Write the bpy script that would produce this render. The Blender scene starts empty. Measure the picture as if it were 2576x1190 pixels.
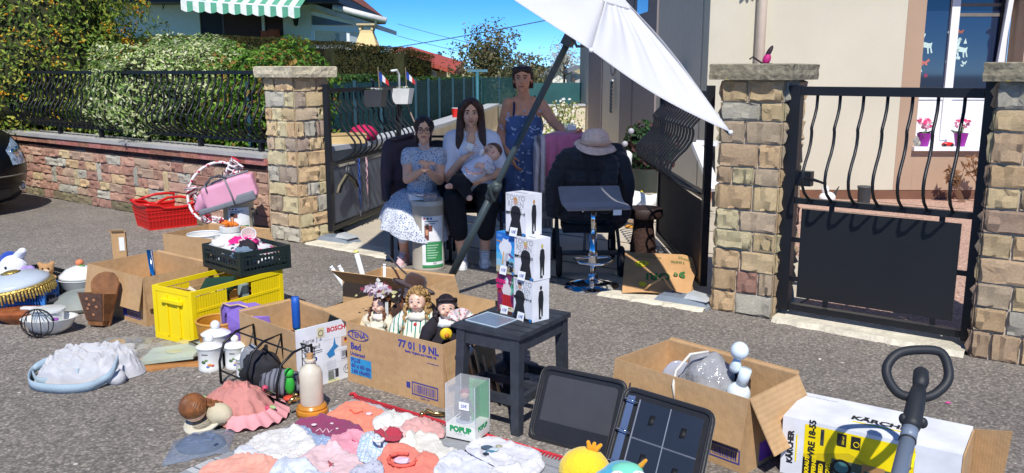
import bpy,bmesh,math,random
import numpy as np
from math import radians as R,sin,cos,pi
from mathutils import Vector as V,Matrix as M,Euler,noise
from mathutils.geometry import delaunay_2d_cdt
random.seed(7)
C=bpy.context.scene.collection
S=bpy.context.scene
# ---------------- camera, sky, sun, exposure
FPX,PW,PH=2150.0,2576.0,1190.0
CAMH,TILT=1.55,R(10.9)
cd=bpy.data.cameras.new('camera');cam=bpy.data.objects.new('camera',cd);C.objects.link(cam)
cam.location=(0,0,CAMH);cam.rotation_euler=(R(90)-TILT,0,0)
cd.sensor_width=36;cd.lens=36*FPX/PW;cd.clip_end=3000;cd.clip_start=.05
S.camera=cam
SUN_EL,SUN_X,SUN_Y=R(50),.04,-.999
w=bpy.data.worlds.new('World');S.world=w;w.use_nodes=True
nt=w.node_tree;bg=nt.nodes['Background']
sky=nt.nodes.new('ShaderNodeTexSky');sky.sky_type='NISHITA';sky.sun_disc=False
sky.sun_elevation=SUN_EL;sky.sun_rotation=math.atan2(SUN_X,SUN_Y)
sky.air_density=.33;sky.dust_density=.0;sky.ozone_density=5.0;sky.altitude=300
hs=nt.nodes.new('ShaderNodeHueSaturation');hs.inputs['Saturation'].default_value=1.26;nt.links.new(sky.outputs[0],hs.inputs['Color']);nt.links.new(hs.outputs[0],bg.inputs[0]);bg.inputs[1].default_value=.145
sd=bpy.data.lights.new('sun','SUN');sd.energy=3.45;sd.angle=R(.53);sd.color=(1,.965,.9)
so=bpy.data.objects.new('sun',sd);C.objects.link(so)
sdir=V((SUN_X,SUN_Y,0)).normalized()*cos(SUN_EL)+V((0,0,sin(SUN_EL)))
so.rotation_euler=sdir.to_track_quat('Z','Y').to_euler();so.location=(2,-6,9)
S.view_settings.view_transform='Standard';S.view_settings.look='None'
S.view_settings.exposure=.5;S.view_settings.gamma=1;S.view_settings.use_curve_mapping=False
S.cycles.max_bounces=7;S.cycles.transparent_max_bounces=24
# ---------------- placing by sight line on a known plane (picture 2576 x 1190)
def ray(px,py):
 x=(px-PW/2)/FPX;u=-(py-PH/2)/FPX
 return V((x,cos(TILT)+u*sin(TILT),-sin(TILT)+u*cos(TILT)))
def G(px,py,z=0.0):
 d=ray(px,py);t=(z-CAMH)/d.z
 return V((0,0,CAMH))+d*t
def Yp(px,py,Y):
 d=ray(px,py);return V((0,0,CAMH))+d*(Y/d.y)
# ---------------- materials
MATS={}
def lin(c):
 return tuple(((x/255)/12.92 if x/255<=.04045 else((x/255+.055)/1.055)**2.4)for x in c)
def mat(name,col,rough=.6,var=.12,vs=9.0,bump=0.0,bs=60.0,metal=0.0,alpha=1.0,trans=0.0,objcol=False,
  coat=0.0,sheen=0.0,fine=0.0,attr=False,spots=None,stripes=None,spec=.5,ior=1.45,rndobj=0.0,emit=None,sss=0.0,coord='Object'):
 if name in MATS:return MATS[name]
 m=bpy.data.materials.new(name);MATS[name]=m;m.use_nodes=True
 n=m.node_tree.nodes;l=m.node_tree.links;b=n['Principled BSDF']
 tc=n.new('ShaderNodeTexCoord');co=tc.outputs[coord]
 def nz(scale,det=3.0):
  t=n.new('ShaderNodeTexNoise');t.inputs['Scale'].default_value=scale;t.inputs['Detail'].default_value=det
  l.new(co,t.inputs['Vector']);return t.outputs['Fac']
 def mixc(f,a,bb,mode='MIX'):
  mx=n.new('ShaderNodeMix');mx.data_type='RGBA';mx.blend_type=mode
  for s,k in((f,0),(a,6),(bb,7)):
   if hasattr(s,'node'):l.new(s,mx.inputs[k])
   elif k==0:mx.inputs[0].default_value=s
   else:mx.inputs[k].default_value=(*s[:3],1)
  return mx.outputs[2]
 def ramp(f,p0,p1,v0=0.0,v1=1.0):
  r=n.new('ShaderNodeMapRange');r.inputs[1].default_value=p0;r.inputs[2].default_value=p1
  r.inputs[3].default_value=v0;r.inputs[4].default_value=v1;l.new(f,r.inputs[0]);return r.outputs[0]
 if objcol:
  oi=n.new('ShaderNodeObjectInfo');c=oi.outputs['Color']
 elif attr:
  at=n.new('ShaderNodeAttribute');at.attribute_name='tint'
  c=mixc(1.0,col,at.outputs['Color'],'MULTIPLY')
 else:
  c=mixc(0.0,col,col)
 if rndobj:
  oi2=n.new('ShaderNodeObjectInfo')
  c=mixc(1.0,c,_grey(n,l,ramp(oi2.outputs['Random'],0,1,1-rndobj,1+rndobj)),'MULTIPLY')
 if stripes:
  for(ax,fr,c2,duty)in stripes:
   sx=n.new('ShaderNodeSeparateXYZ');l.new(co,sx.inputs[0])
   a=n.new('ShaderNodeMath');a.operation='MULTIPLY';l.new(sx.outputs[ax],a.inputs[0]);a.inputs[1].default_value=fr
   f=n.new('ShaderNodeMath');f.operation='FRACT';l.new(a.outputs[0],f.inputs[0])
   g=n.new('ShaderNodeMath');g.operation='LESS_THAN';l.new(f.outputs[0],g.inputs[0]);g.inputs[1].default_value=duty
   c=mixc(g.outputs[0],c,c2)
 if spots:
  for(sc,th,c2)in spots:
   vo=n.new('ShaderNodeTexVoronoi');vo.inputs['Scale'].default_value=sc;l.new(co,vo.inputs['Vector'])
   g=n.new('ShaderNodeMath');g.operation='LESS_THAN';l.new(vo.outputs['Distance'],g.inputs[0]);g.inputs[1].default_value=th
   c=mixc(g.outputs[0],c,c2)
 if var:
  f=ramp(nz(vs),.3,.7,1-var,1+var);c=mixc(1.0,c,_grey(n,l,f),'MULTIPLY')
 if fine:
  f=ramp(nz(bs*1.3,2),.3,.7,1-fine,1+fine);c=mixc(1.0,c,_grey(n,l,f),'MULTIPLY')
 l.new(c,b.inputs['Base Color'])
 b.inputs['Roughness'].default_value=rough;b.inputs['Metallic'].default_value=metal
 b.inputs['Alpha'].default_value=alpha;b.inputs['Transmission Weight'].default_value=trans
 b.inputs['Coat Weight'].default_value=coat;b.inputs['Sheen Weight'].default_value=sheen
 b.inputs['Specular IOR Level'].default_value=spec;b.inputs['IOR'].default_value=ior
 if sss:
  b.inputs['Subsurface Weight'].default_value=sss;b.inputs['Subsurface Radius'].default_value=(.01,.004,.002)
 if bump:
  bp=n.new('ShaderNodeBump');bp.inputs['Strength'].default_value=min(1,bump);bp.inputs['Distance'].default_value=.01*max(1,bump)
  l.new(nz(bs,4),bp.inputs['Height']);l.new(bp.outputs[0],b.inputs['Normal'])
 return m
def _grey(n,l,f):
 cb=n.new('ShaderNodeCombineColor')
 for i in range(3):l.new(f,cb.inputs[i])
 return cb.outputs[0]
def rgb(r,g,b,**k):
 nm=k.pop('name','tone_%d_%d_%d_%s'%(r,g,b,'_'.join('%s%s'%kv for kv in sorted(k.items())if kv[0]in('rough','metal','bump','sheen','alpha','trans','coat','attr','var'))))
 return mat(nm,lin((r,g,b)),**k)
# ---------------- mesh building
class MB:
 def __init__(s):s.v=[];s.f=[];s.m=[];s.mi=0;s.tint=None;s.t=[]
 def add(s,vs,fs):
  o=len(s.v);s.v+=[V(p)for p in vs]
  for f in fs:s.f.append([o+i for i in f]);s.m.append(s.mi);s.t.append(s.tint)
  return s
 def box(s,c,size,rot=None):
  h=[x/2 for x in size];c=V(c);vs=[]
  for z in(-1,1):
   for(x,y)in((-1,-1),(1,-1),(1,1),(-1,1)):
    p=V((x*h[0],y*h[1],z*h[2]))
    vs.append(c+(rot@p if rot else p))
  return s.add(vs,[(3,2,1,0),(4,5,6,7),(0,1,5,4),(1,2,6,5),(2,3,7,6),(3,0,4,7)])
 def bbox(s,lo,hi):
  return s.box([(a+b)/2 for a,b in zip(lo,hi)],[abs(b-a)for a,b in zip(lo,hi)])
 def hexa(s,p):
  return s.add(p,[(3,2,1,0),(4,5,6,7),(0,1,5,4),(1,2,6,5),(2,3,7,6),(3,0,4,7)])
 def slab(s,quad,t):
  q=[V(p)for p in quad];n=(q[1]-q[0]).cross(q[3]-q[0]).normalized()*t
  return s.hexa(q+[p+n for p in q])
 def prism(s,poly,z0,z1):
  n=len(poly);vs=[V((p[0],p[1],z0))for p in poly]+[V((p[0],p[1],z1))for p in poly]
  return s.add(vs,[tuple(range(n-1,-1,-1)),tuple(range(n,2*n))]+[(i,(i+1)%n,n+(i+1)%n,n+i)for i in range(n)])
 def tube(s,pts,r,n=6,closed=False,flat=None):
  pts=[V(p)for p in pts];k=len(pts);rs=r if isinstance(r,(list,tuple))else[r]*k
  vs=[];up=None
  for i in range(k):
   if closed:t=pts[(i+1)%k]-pts[i-1]
   else:t=pts[min(i+1,k-1)]-pts[max(i-1,0)]
   t=t.normalized()if t.length>1e-9 else V((0,0,1))
   if up is None:
    up=V((0,0,1))if abs(t.z)<.95 else V((1,0,0))
   a=t.cross(up)
   if a.length<1e-6:a=t.cross(V((0,1,0.01)))
   a.normalize();bb=a.cross(t).normalized();up=bb
   for j in range(n):
    an=2*pi*(j+.5)/n;f2=flat if flat else 1
    vs.append(pts[i]+a*cos(an)*rs[i]+bb*sin(an)*rs[i]*f2)
  fs=[(i*n+j,i*n+(j+1)%n,((i+1)%k)*n+(j+1)%n,((i+1)%k)*n+j)for i in range(k if closed else k-1)for j in range(n)]
  if not closed:fs+=[tuple(range(n-1,-1,-1)),tuple((k-1)*n+j for j in range(n))]
  return s.add(vs,fs)
 def bar(s,a,b,wd,th=None,up=(0,0,1)):
  a,b=V(a),V(b);t=(b-a).normalized();u=V(up)
  if abs(t.dot(u))>.97:u=V((0,1,0))
  x=t.cross(u).normalized();y=x.cross(t).normalized();th=th or wd
  o=[(-1,-1),(1,-1),(1,1),(-1,1)]
  return s.hexa([p+x*(i*wd/2)+y*(j*th/2)for p in(a,b)for i,j in o])
 def lathe(s,prof,n=20,c=(0,0,0),rot=None,a0=0.0,a1=2*pi,sx=1.0,sy=1.0,wav=None):
  c=V(c);full=abs(a1-a0-2*pi)<1e-6;k=n if full else n+1;vs=[]
  for i,(r,z)in enumerate(prof):
   for j in range(k):
    a=a0+(a1-a0)*j/n;q=r*(1+(wav(a,i)if wav else 0))
    p=V((q*cos(a)*sx,q*sin(a)*sy,z));vs.append(c+(rot@p if rot else p))
  fs=[(i*k+j,i*k+(j+1)%k,(i+1)*k+(j+1)%k,(i+1)*k+j)for i in range(len(prof)-1)for j in range(n)]
  if full and prof[0][0]>1e-5:fs.append(tuple(range(k-1,-1,-1)))
  if full and prof[-1][0]>1e-5:fs.append(tuple((len(prof)-1)*k+j for j in range(k)))
  return s.add(vs,fs)
 def ball(s,c,r,nu=12,nv=8,rot=None):
  r=(r,r,r)if not hasattr(r,'__len__')else r;c=V(c);vs=[]
  for i in range(nv+1):
   a=pi*i/nv
   for j in range(nu):
    b=2*pi*j/nu;p=V((r[0]*sin(a)*cos(b),r[1]*sin(a)*sin(b),-r[2]*cos(a)))
    vs.append(c+(rot@p if rot else p))
  return s.add(vs,[(i*nu+j,i*nu+(j+1)%nu,(i+1)*nu+(j+1)%nu,(i+1)*nu+j)for i in range(nv)for j in range(nu)])
 def cone(s,a,ra,b,rb,n=10):
  a,b=V(a),V(b);t=(b-a);L=t.length;t=t.normalized()if L>1e-6 else V((0,0,1))
  q=t.to_track_quat('Z','Y').to_matrix();prof=[]
  for i in range(4):an=pi/2*(1-i/3.0);prof.append((ra*cos(an),-ra*sin(an)))
  for i in range(4):an=pi/2*i/3.0;prof.append((rb*cos(an),L+rb*sin(an)))
  return s.lathe(prof,n,a,q)
 def grid(s,fn,nu,nv,wrap=False):
  k=nu if wrap else nu+1
  vs=[fn(i/nu,j/nv)for j in range(nv+1)for i in range(k)]
  return s.add(vs,[(j*k+i,j*k+(i+1)%k,(j+1)*k+(i+1)%k,(j+1)*k+i)for j in range(nv)for i in range(nu)])
 def mesh(s,name,mt,smooth=False,inv=None):
  me=bpy.data.meshes.new(name)
  me.from_pydata([tuple(inv@p)if inv else tuple(p)for p in s.v],[],s.f)
  ms=mt if isinstance(mt,(list,tuple))else[mt]
  for x in ms:me.materials.append(x)
  if len(ms)>1:me.polygons.foreach_set('material_index',s.m)
  if any(t is not None for t in s.t):
   ca=me.color_attributes.new('tint','FLOAT_COLOR','CORNER');arr=[]
   for f,t in zip(s.f,s.t):arr+=list((*(t or(1,1,1)),1))*len(f)
   ca.data.foreach_set('color',arr)
  if smooth:me.polygons.foreach_set('use_smooth',[True]*len(me.polygons))
  me.update();return me
WM={}
def link(name,data,parent=None,mtx=None):
 o=bpy.data.objects.new(name,data);C.objects.link(o)
 if parent:o.parent=parent
 mtx=mtx or M.Identity(4);o.matrix_basis=mtx
 WM[o.name]=(WM[parent.name]if parent else M.Identity(4))@mtx
 return o
def thing(name,label,cat,loc=(0,0,0),rz=0.0,group=None,rot=None):
 o=link(name,None,None,M.Translation(V(loc))@(rot.to_4x4()if rot else M.Rotation(rz,4,'Z')))
 o['label']=label;o['category']=cat
 if group:o['group']=group
 return o
def tag(o,label,cat,group=None):
 o['label']=label;o['category']=cat
 if group:o['group']=group
 return o
def part(name,mb,mt,parent=None,world=False,smooth=False,label=None,kind=None,auto=None):
 inv=WM[parent.name].inverted()if(world and parent)else None
 me=mb.mesh(name,mt,smooth,inv);o=link(name,me,parent)
 if auto and smooth:_auto(me,auto)
 if label:o['label']=label
 if kind:o['kind']=kind
 return o
def _auto(me,ang):
 bm=bmesh.new();bm.from_mesh(me)
 for e in bm.edges:
  if len(e.link_faces)==2 and e.calc_face_angle(0)>ang:e.smooth=False
 bm.to_mesh(me);bm.free()
def single(name,mb,mt,label,cat,loc=(0,0,0),rz=0.0,group=None,smooth=False,rot=None,auto=R(40),world=False):
 mtx=M.Translation(V(loc))@(rot.to_4x4()if rot else M.Rotation(rz,4,'Z'))
 me=mb.mesh(name,mt,smooth,mtx.inverted()if world else None)
 if smooth and auto:_auto(me,auto)
 o=link(name,me,None,mtx);return tag(o,label,cat,group)
def struct(name,mb,mt,smooth=False):
 o=link(name,mb.mesh(name,mt,smooth));o['kind']='structure';return o
def copy_tree(o,loc=None,rz=None,label=None,parent=None):
 c=o.copy();C.objects.link(c);c.parent=parent
 mtx=o.matrix_basis.copy()
 if loc is not None:mtx=M.Translation(V(loc))@M.Rotation(rz or 0,4,'Z');
 c.matrix_basis=mtx;WM[c.name]=(WM[parent.name]if parent else M.Identity(4))@mtx
 if label:c['label']=label
 for ch in o.children:copy_tree(ch,parent=c)
 return c
def blob(name,mb,mt,parent=None,voxel=.01,it=6,world=False,fn=None,label=None,cut=None):
 """one continuous surface grown round the overlapping limbs in mb"""
 inv=WM[parent.name].inverted()if(world and parent)else None
 me=mb.mesh(name+'_raw',rgb(128,128,128),False);o=bpy.data.objects.new('raw',me);C.objects.link(o)
 md=o.modifiers.new('r','REMESH');md.mode='VOXEL';md.voxel_size=voxel;md.use_smooth_shade=True
 sm=o.modifiers.new('s','SMOOTH');sm.factor=.5;sm.iterations=it
 dg=bpy.context.evaluated_depsgraph_get();dg.update()
 e=bpy.data.meshes.new_from_object(o.evaluated_get(dg));bpy.data.objects.remove(o);e.name=name
 if cut:
  bm=bmesh.new();bm.from_mesh(e)
  for(co,no)in cut:
   bmesh.ops.bisect_plane(bm,geom=bm.verts[:]+bm.edges[:]+bm.faces[:],plane_co=co,plane_no=no,clear_outer=True)
  bm.to_mesh(e);bm.free()
 if fn:
  n=len(e.vertices);a=np.empty(n*3);e.vertices.foreach_get('co',a);a=a.reshape(-1,3)
  fn(e,a)
 e.materials.clear()
 for x in(mt if isinstance(mt,(list,tuple))else[mt]):e.materials.append(x)
 if inv:e.transform(inv)
 e.polygons.foreach_set('use_smooth',[True]*len(e.polygons));e.update()
 ob=link(name,e,parent)
 if label:ob['label']=label
 return ob
def vcol(e,cols):
 ca=e.color_attributes.new('tint','FLOAT_COLOR','POINT')
 ca.data.foreach_set('color',np.concatenate([cols,np.ones((len(cols),1))],1).astype(np.float32).ravel())
JP=None
def lettering(txt,size,mtx,mt,parent,name='lettering',thick=0.0004,align='CENTER',bold=0.0,shear=0.0,world=True,sx=1.0,spacing=1.0):
 cu=bpy.data.curves.new('txt','FONT');cu.body=txt;cu.size=size;cu.align_x=align;cu.align_y='CENTER'
 cu.extrude=thick;cu.offset=bold;cu.shear=shear;cu.resolution_u=2;cu.space_line=.85;cu.space_character=spacing
 o=bpy.data.objects.new('txt',cu);C.objects.link(o)
 dg=bpy.context.evaluated_depsgraph_get();dg.update()
 me=bpy.data.meshes.new_from_object(o.evaluated_get(dg));bpy.data.objects.remove(o)
 me.name=name;me.materials.clear();me.materials.append(mt)
 if sx!=1:me.transform(M.Diagonal((sx,1,1,1)))
 me.transform((WM[parent.name].inverted()@mtx)if world else mtx)
 return link(name,me,parent)
def face_mtx(o,ux,uy,lift=.001):
 ux=V(ux).normalized();n=ux.cross(V(uy)).normalized();uy=n.cross(ux)
 m=M.Identity(4)
 for i in range(3):m[i][0]=ux[i];m[i][1]=uy[i];m[i][2]=n[i];m[i][3]=(V(o)+n*lift)[i]
 return m
def rotm(x=0,y=0,z=0):return Euler((x,y,z)).to_matrix()
def nz3(p,s=1.0):return noise.noise(V(p)*s)
# ================= SETTING =================
def asphalt():
 m=bpy.data.materials.new('asphalt');m.use_nodes=True;n=m.node_tree.nodes;l=m.node_tree.links;b=n['Principled BSDF']
 tc=n.new('ShaderNodeTexCoord');co=tc.outputs['Object']
 def math_(op,a,v):
  x=n.new('ShaderNodeMath');x.operation=op;l.new(a,x.inputs[0])
  if hasattr(v,'node'):l.new(v,x.inputs[1])
  else:x.inputs[1].default_value=v
  return x.outputs[0]
 vo=n.new('ShaderNodeTexVoronoi');vo.inputs['Scale'].default_value=78;l.new(co,vo.inputs['Vector'])
 v2=n.new('ShaderNodeTexVoronoi');v2.inputs['Scale'].default_value=31;l.new(co,v2.inputs['Vector'])
 v3=n.new('ShaderNodeTexVoronoi');v3.inputs['Scale'].default_value=9;l.new(co,v3.inputs['Vector'])
 r=n.new('ShaderNodeValToRGB');l.new(vo.outputs['Color'],r.inputs[0])
 e=r.color_ramp.elements;e[0].position=.1;e[0].color=(.175,.156,.139,1);e[1].position=.95;e[1].color=(.42,.37,.32,1)
 x=e.new(.55);x.color=(.262,.232,.205,1);x=e.new(.8);x.color=(.335,.296,.258,1)
 edge=n.new('ShaderNodeMapRange');l.new(vo.outputs['Distance'],edge.inputs[0]);edge.inputs[1].default_value=.25;edge.inputs[2].default_value=.75
 edge.inputs[3].default_value=1.1;edge.inputs[4].default_value=.68
 def mul(c,f):
  mx=n.new('ShaderNodeMix');mx.data_type='RGBA';mx.blend_type='MULTIPLY';mx.inputs[0].default_value=1
  l.new(c,mx.inputs[6]);l.new(_grey(n,l,f),mx.inputs[7]);return mx.outputs[2]
 c=mul(r.outputs[0],edge.outputs[0])
 # bigger pale chips
 chip=math_('LESS_THAN',v2.outputs['Distance'],.17);rr=n.new('ShaderNodeSeparateColor');l.new(v2.outputs['Color'],rr.inputs[0])
 sel=math_('GREATER_THAN',rr.outputs[0],.80);ch=math_('MULTIPLY',chip,sel)
 mx=n.new('ShaderNodeMix');mx.data_type='RGBA';l.new(ch,mx.inputs[0]);l.new(c,mx.inputs[6]);mx.inputs[7].default_value=(.52,.48,.43,1);c=mx.outputs[2]
 chip=math_('LESS_THAN',v3.outputs['Distance'],.085);rr=n.new('ShaderNodeSeparateColor');l.new(v3.outputs['Color'],rr.inputs[0])
 sel=math_('GREATER_THAN',rr.outputs[1],.80);ch=math_('MULTIPLY',chip,sel)
 mx=n.new('ShaderNodeMix');mx.data_type='RGBA';l.new(ch,mx.inputs[0]);l.new(c,mx.inputs[6]);mx.inputs[7].default_value=(.62,.58,.53,1);c=mx.outputs[2]
 for sc,lo,hi in((.45,.84,1.13),(1.9,.9,1.1),(7.0,.95,1.05)):
  t=n.new('ShaderNodeTexNoise');t.inputs['Scale'].default_value=sc;t.inputs['Detail'].default_value=4;l.new(co,t.inputs['Vector'])
  mr=n.new('ShaderNodeMapRange');l.new(t.outputs['Fac'],mr.inputs[0]);mr.inputs[1].default_value=.3;mr.inputs[2].default_value=.7;mr.inputs[3].default_value=lo;mr.inputs[4].default_value=hi
  c=mul(c,mr.outputs[0])
 t=n.new('ShaderNodeTexNoise');t.inputs['Scale'].default_value=.8;t.inputs['Detail'].default_value=6;t.inputs['Roughness'].default_value=.65;l.new(co,t.inputs['Vector'])
 mr=n.new('ShaderNodeMapRange');l.new(t.outputs['Fac'],mr.inputs[0]);mr.inputs[1].default_value=.58;mr.inputs[2].default_value=.66;mr.inputs[3].default_value=1.0;mr.inputs[4].default_value=.86;c=mul(c,mr.outputs[0])
 l.new(c,b.inputs['Base Color']);b.inputs['Roughness'].default_value=.85;b.inputs['Specular IOR Level'].default_value=.3
 bp=n.new('ShaderNodeBump');bp.inputs['Strength'].default_value=.4;bp.inputs['Distance'].default_value=.004;bp.invert=True
 l.new(vo.outputs['Distance'],bp.inputs['Height']);l.new(bp.outputs[0],b.inputs['Normal'])
 return m
ASPH=asphalt()
U=V((.8115,-.5843,0));N=V((.5843,.8115,0))
PLc=V((-1.945,7.72,0))
PRc=V((1.655,5.262,0));PFc=V((2.86,4.30,0))
IRON=mat('iron',lin((26,28,33)),rough=.42,var=.15,bump=.05,bs=200)
PAVE=mat('paving_concrete',lin((196,184,164)),rough=.9,var=.14,vs=1.6,bump=.3,bs=60,fine=.12)
mb=MB();mb.add([(-400,-400,-.02),(400,-400,-.02),(400,900,-.02),(-400,900,-.02)],[(0,1,2,3)])
struct('ground',mb,mat('meadow',lin((112,118,68)),rough=.95,var=.3,vs=.12,fine=.1,bs=2))
wl0=PLc-U*40+N*.2;wl1=PRc+U*40+N*.2
mb=MB();mb.add([wl0,V((-36,-30,0)),V((36,-30,0)),wl1],[(0,1,2,3)]);struct('road',mb,ASPH)
a,b=PLc+N*.2,PRc+N*.2
mb=MB();mb.add([a-V((0,0,-.004)),b+V((0,0,.004)),V((2.45,6.2,.004)),V((2.4,10.5,.004)),V((1.8,25,.004)),V((-.2,25,.004)),V((-.9,13,.004)),V((-1.62,8.8,.004))],[tuple(range(8))]);struct('driveway',mb,PAVE)
mb=MB();mb.add([b+U*.02+V((0,0,.004)),PFc+U*6+N*.2+V((0,0,.004)),V((9,10.5,.004)),V((2.4,10.5,.004)),V((2.45,6.2,.004))],[(0,1,2,3,4)])
struct('gravel_yard',mb,mat('pink_gravel',lin((186,150,132)),rough=.95,var=.1,fine=.3,bs=45,bump=.8,spots=[(38,.28,lin((215,190,170))),(29,.22,lin((132,92,78)))]))
mb=MB();mb.add([PLc-U*9+N*.55+V((0,0,.004)),PLc+N*.6+V((0,0,.004)),V((-1.9,8.8,.004)),V((-1.1,13,.004)),V((-.5,24,.004)),V((-14,24,.004))],[tuple(range(6))])
struct('lawn',mb,mat('lawn_grass',lin((70,110,48)),rough=.95,var=.35,vs=1.3,fine=.35,bs=40,bump=.6))
# joints of the drive, cut as thin darker strips of mortar a few millimetres above
mb=MB()
for k in range(6):
 p=PLc+N*(.75+1.0*k)+U*.5;q=p+U*(2.9+.25*k);mb.bar(p+V((0,0,.006)),q+V((0,0,.006)),.02,.004)
struct('driveway_joints',mb,mat('mortar_dark',lin((120,110,98)),rough=.95))
# ---------- rough stones: shared unit meshes, scaled and tinted per object
STONE=mat('stone',(1,1,1),rough=.92,objcol=True,var=.16,vs=14,bump=1.3,bs=42,fine=.14,coord='Object')
GA_,GB_=(0,.05,.3,.52,.75,.95,1),(0,.09,.4,.68,.91,1)
def stone_meshes(n,amp,nu=6,nv=5,split=True):
 out=[]
 for k in range(n):
  mb=MB();rng=random.Random(100+k)
  def fn(a,b):
   a,b=GA_[round(a*nu)],GB_[round(b*nv)];e=min(a,1-a,.999);g=min(b,1-b)
   edge=e<1e-6 or g<1e-6
   d=(.1+.12*rng.random()if edge else.42+.75*nz3((a*3.6+k*7.3,b*2.6,k*3.7),1.2)+.28*rng.uniform(-1,1))*amp
   ja=rng.uniform(-.012,.012)if edge else rng.uniform(-.04,.04);jb=rng.uniform(-.02,.02)if edge else rng.uniform(-.05,.05)
   return V((a-.5+ja,-d,b+jb))
  mb.grid(fn,nu,nv)
  # sides going back to the bed
  ring=[(-.5,0),(.5,0),(.5,1),(-.5,1)]
  o=[V((x,-.05,z))for x,z in ring]+[V((x,1,z))for x,z in ring]
  mb.add(o,[(0,4,5,1),(1,5,6,2),(2,6,7,3),(3,7,4,0),(4,7,6,5)])
  me=mb.mesh('stone',STONE,True);_auto(me,R(38));out.append(me)
 return out
SM=stone_meshes(18,.62)
def stone(parent,org,ux,uy,s,h,L,H,depth,col,name='stone',gap=.006):
 """one stone of a face: org + ux*s at height h; uy points into the wall"""
 m=M.Identity(4);c=org+ux*(s+L/2)+V((0,0,h+gap/2))
 sx,sy,sz=L-gap,depth,H-gap
 for i in range(3):m[i][0]=ux[i]*sx;m[i][1]=uy[i]*sy;m[i][2]=(0,0,sz)[i];m[i][3]=c[i]
 o=bpy.data.objects.new(name,random.choice(SM));C.objects.link(o);o.parent=parent
 o.matrix_basis=WM[parent.name].inverted()@m
 j=random.uniform(.86,1.1);o.color=(*[min(1,x*j)for x in col],1);return o
BUFF=[lin(c)for c in((222,204,160),(214,194,152),(230,214,172),(206,188,154),(226,202,160),(200,190,162))]
PINK=[lin(c)for c in((212,164,140),(218,170,146),(200,150,130),(214,182,156),(196,150,132),(220,180,156))]
PALE=[lin(c)for c in((212,206,188),(222,214,196),(198,194,178),(224,206,164))]
MORT=mat('mortar',lin((206,192,172)),rough=.95,var=.12,fine=.15,bump=.4)
CAPM=mat('cap_stone',lin((206,194,166)),rough=.92,var=.2,vs=12,bump=1.2,bs=28,fine=.15)
CAPG=mat('cap_stone_weathered',lin((140,132,112)),rough=.95,var=.35,vs=10,bump=1.6,bs=26,fine=.2,spots=[(9,.16,lin((168,152,70)))])
def pillar(corner,label,cols,capmat,wd=.40,h=1.50,rows=9,rot=0.0,base='left'):
 u=(M.Rotation(rot,3,'Z')@U);n=(M.Rotation(rot,3,'Z')@N)
 # corner = right street corner of the pillar; front runs back along -u, side along +n
 t=thing('stone_pillar',label,'pillar',corner-u*wd/2+n*wd/2)
 mb=MB();q=[corner-u*(wd-.006)+n*.006,corner-u*.006+n*.006,corner-u*.006+n*(wd-.006),corner-u*(wd-.006)+n*(wd-.006)]
 mb.hexa([p.copy()for p in q]+[p+V((0,0,h))for p in q]);part('mortar_core',mb,MORT,t,True)
 hs_=[random.uniform(.8,1.25)for _ in range(rows)];hs_=[x*h/sum(hs_)for x in hs_]
 for r in range(rows):
  hh=hs_[r];z_=sum(hs_[:r])
  f=.36 if r%2 else.60
  f+=random.uniform(-.06,.06)
  big=r==rows-1
  for(o,ux,uy)in((corner-u*wd,u,n),(corner,n,-u),(corner+n*wd,-u,-n),(corner+n*wd-u*wd,-n,u)):
   ff=f if(o-corner).length<1e-6 or(o-corner-n*wd+u*wd).length<1e-6 else 1-f
   sp_=[0,ff,1]if random.random()<.62 else[0,ff*.62,ff*.62+.36,1]
   for s0_,s1_ in zip(sp_[:-1],sp_[1:]):stone(t,o,ux,uy,s0_*wd+.004,z_,(s1_-s0_)*wd-.004,hh,.05,random.choice(cols),gap=.009)
 mb=MB();e=.065;z0,z1=h+.002,h+.1
 def fn(k):
  a=[corner-u*(wd+e)-n*e,corner+u*e-n*e,corner+u*e+n*(wd+e),corner-u*(wd+e)+n*(wd+e)]
  return a
 a=fn(0);pts=[]
 for i in range(4):
  for j in range(8):pts.append(a[i].lerp(a[(i+1)%4],j/8))
 k=len(pts);vs=[]
 for z,dd in((z0,.006),(z0+.03,0),(z0+.06,.003),(z1-.006,0)):
  for i,p in enumerate(pts):
   c=corner-u*wd/2+n*wd/2;d=(c-p).normalized();vs.append(p+d*(dd+.007*nz3((p.x*9,p.y*9,z*40)))+V((0,0,z)))
 top=[p+(corner-u*wd/2+n*wd/2-p).normalized()*.015+V((0,0,z1))for p in pts]
 vs+=top;fs=[]
 for L in range(4):
  for i in range(k):fs.append((L*k+i,L*k+(i+1)%k,(L+1)*k+(i+1)%k,(L+1)*k+i))
 fs+=[tuple(range(k-1,-1,-1)),tuple(4*k+i for i in range(k))]
 mb.add(vs,fs);part('cap',mb,capmat,t,True)
 return t
BUFF=[(min(.85,c[0]*1.24),c[1]*1.08,c[2]*1.06)for c in BUFF]
pillar(PLc,'cream stone gate pillar with a pale slab cap, between the long fence and the open drive',BUFF[:3]+BUFF+PALE[:2]+[(.62,.46,.36),(.55,.44,.33)],CAPM,rows=11)
pillar(PRc,'stone pillar with a weathered grey cap between the drive and the closed small gate',[tuple(x*.88 for x in c)for c in BUFF+BUFF+PALE[:1]+[PINK[4]]],CAPG,rows=11)
pillar(PFc,'stone pillar cut by the picture edge, on the hinge side of the small gate',[tuple(x*.88 for x in c)for c in BUFF+BUFF[:3]+PALE[:1]+[PINK[3]]],CAPG,rows=11)
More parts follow.
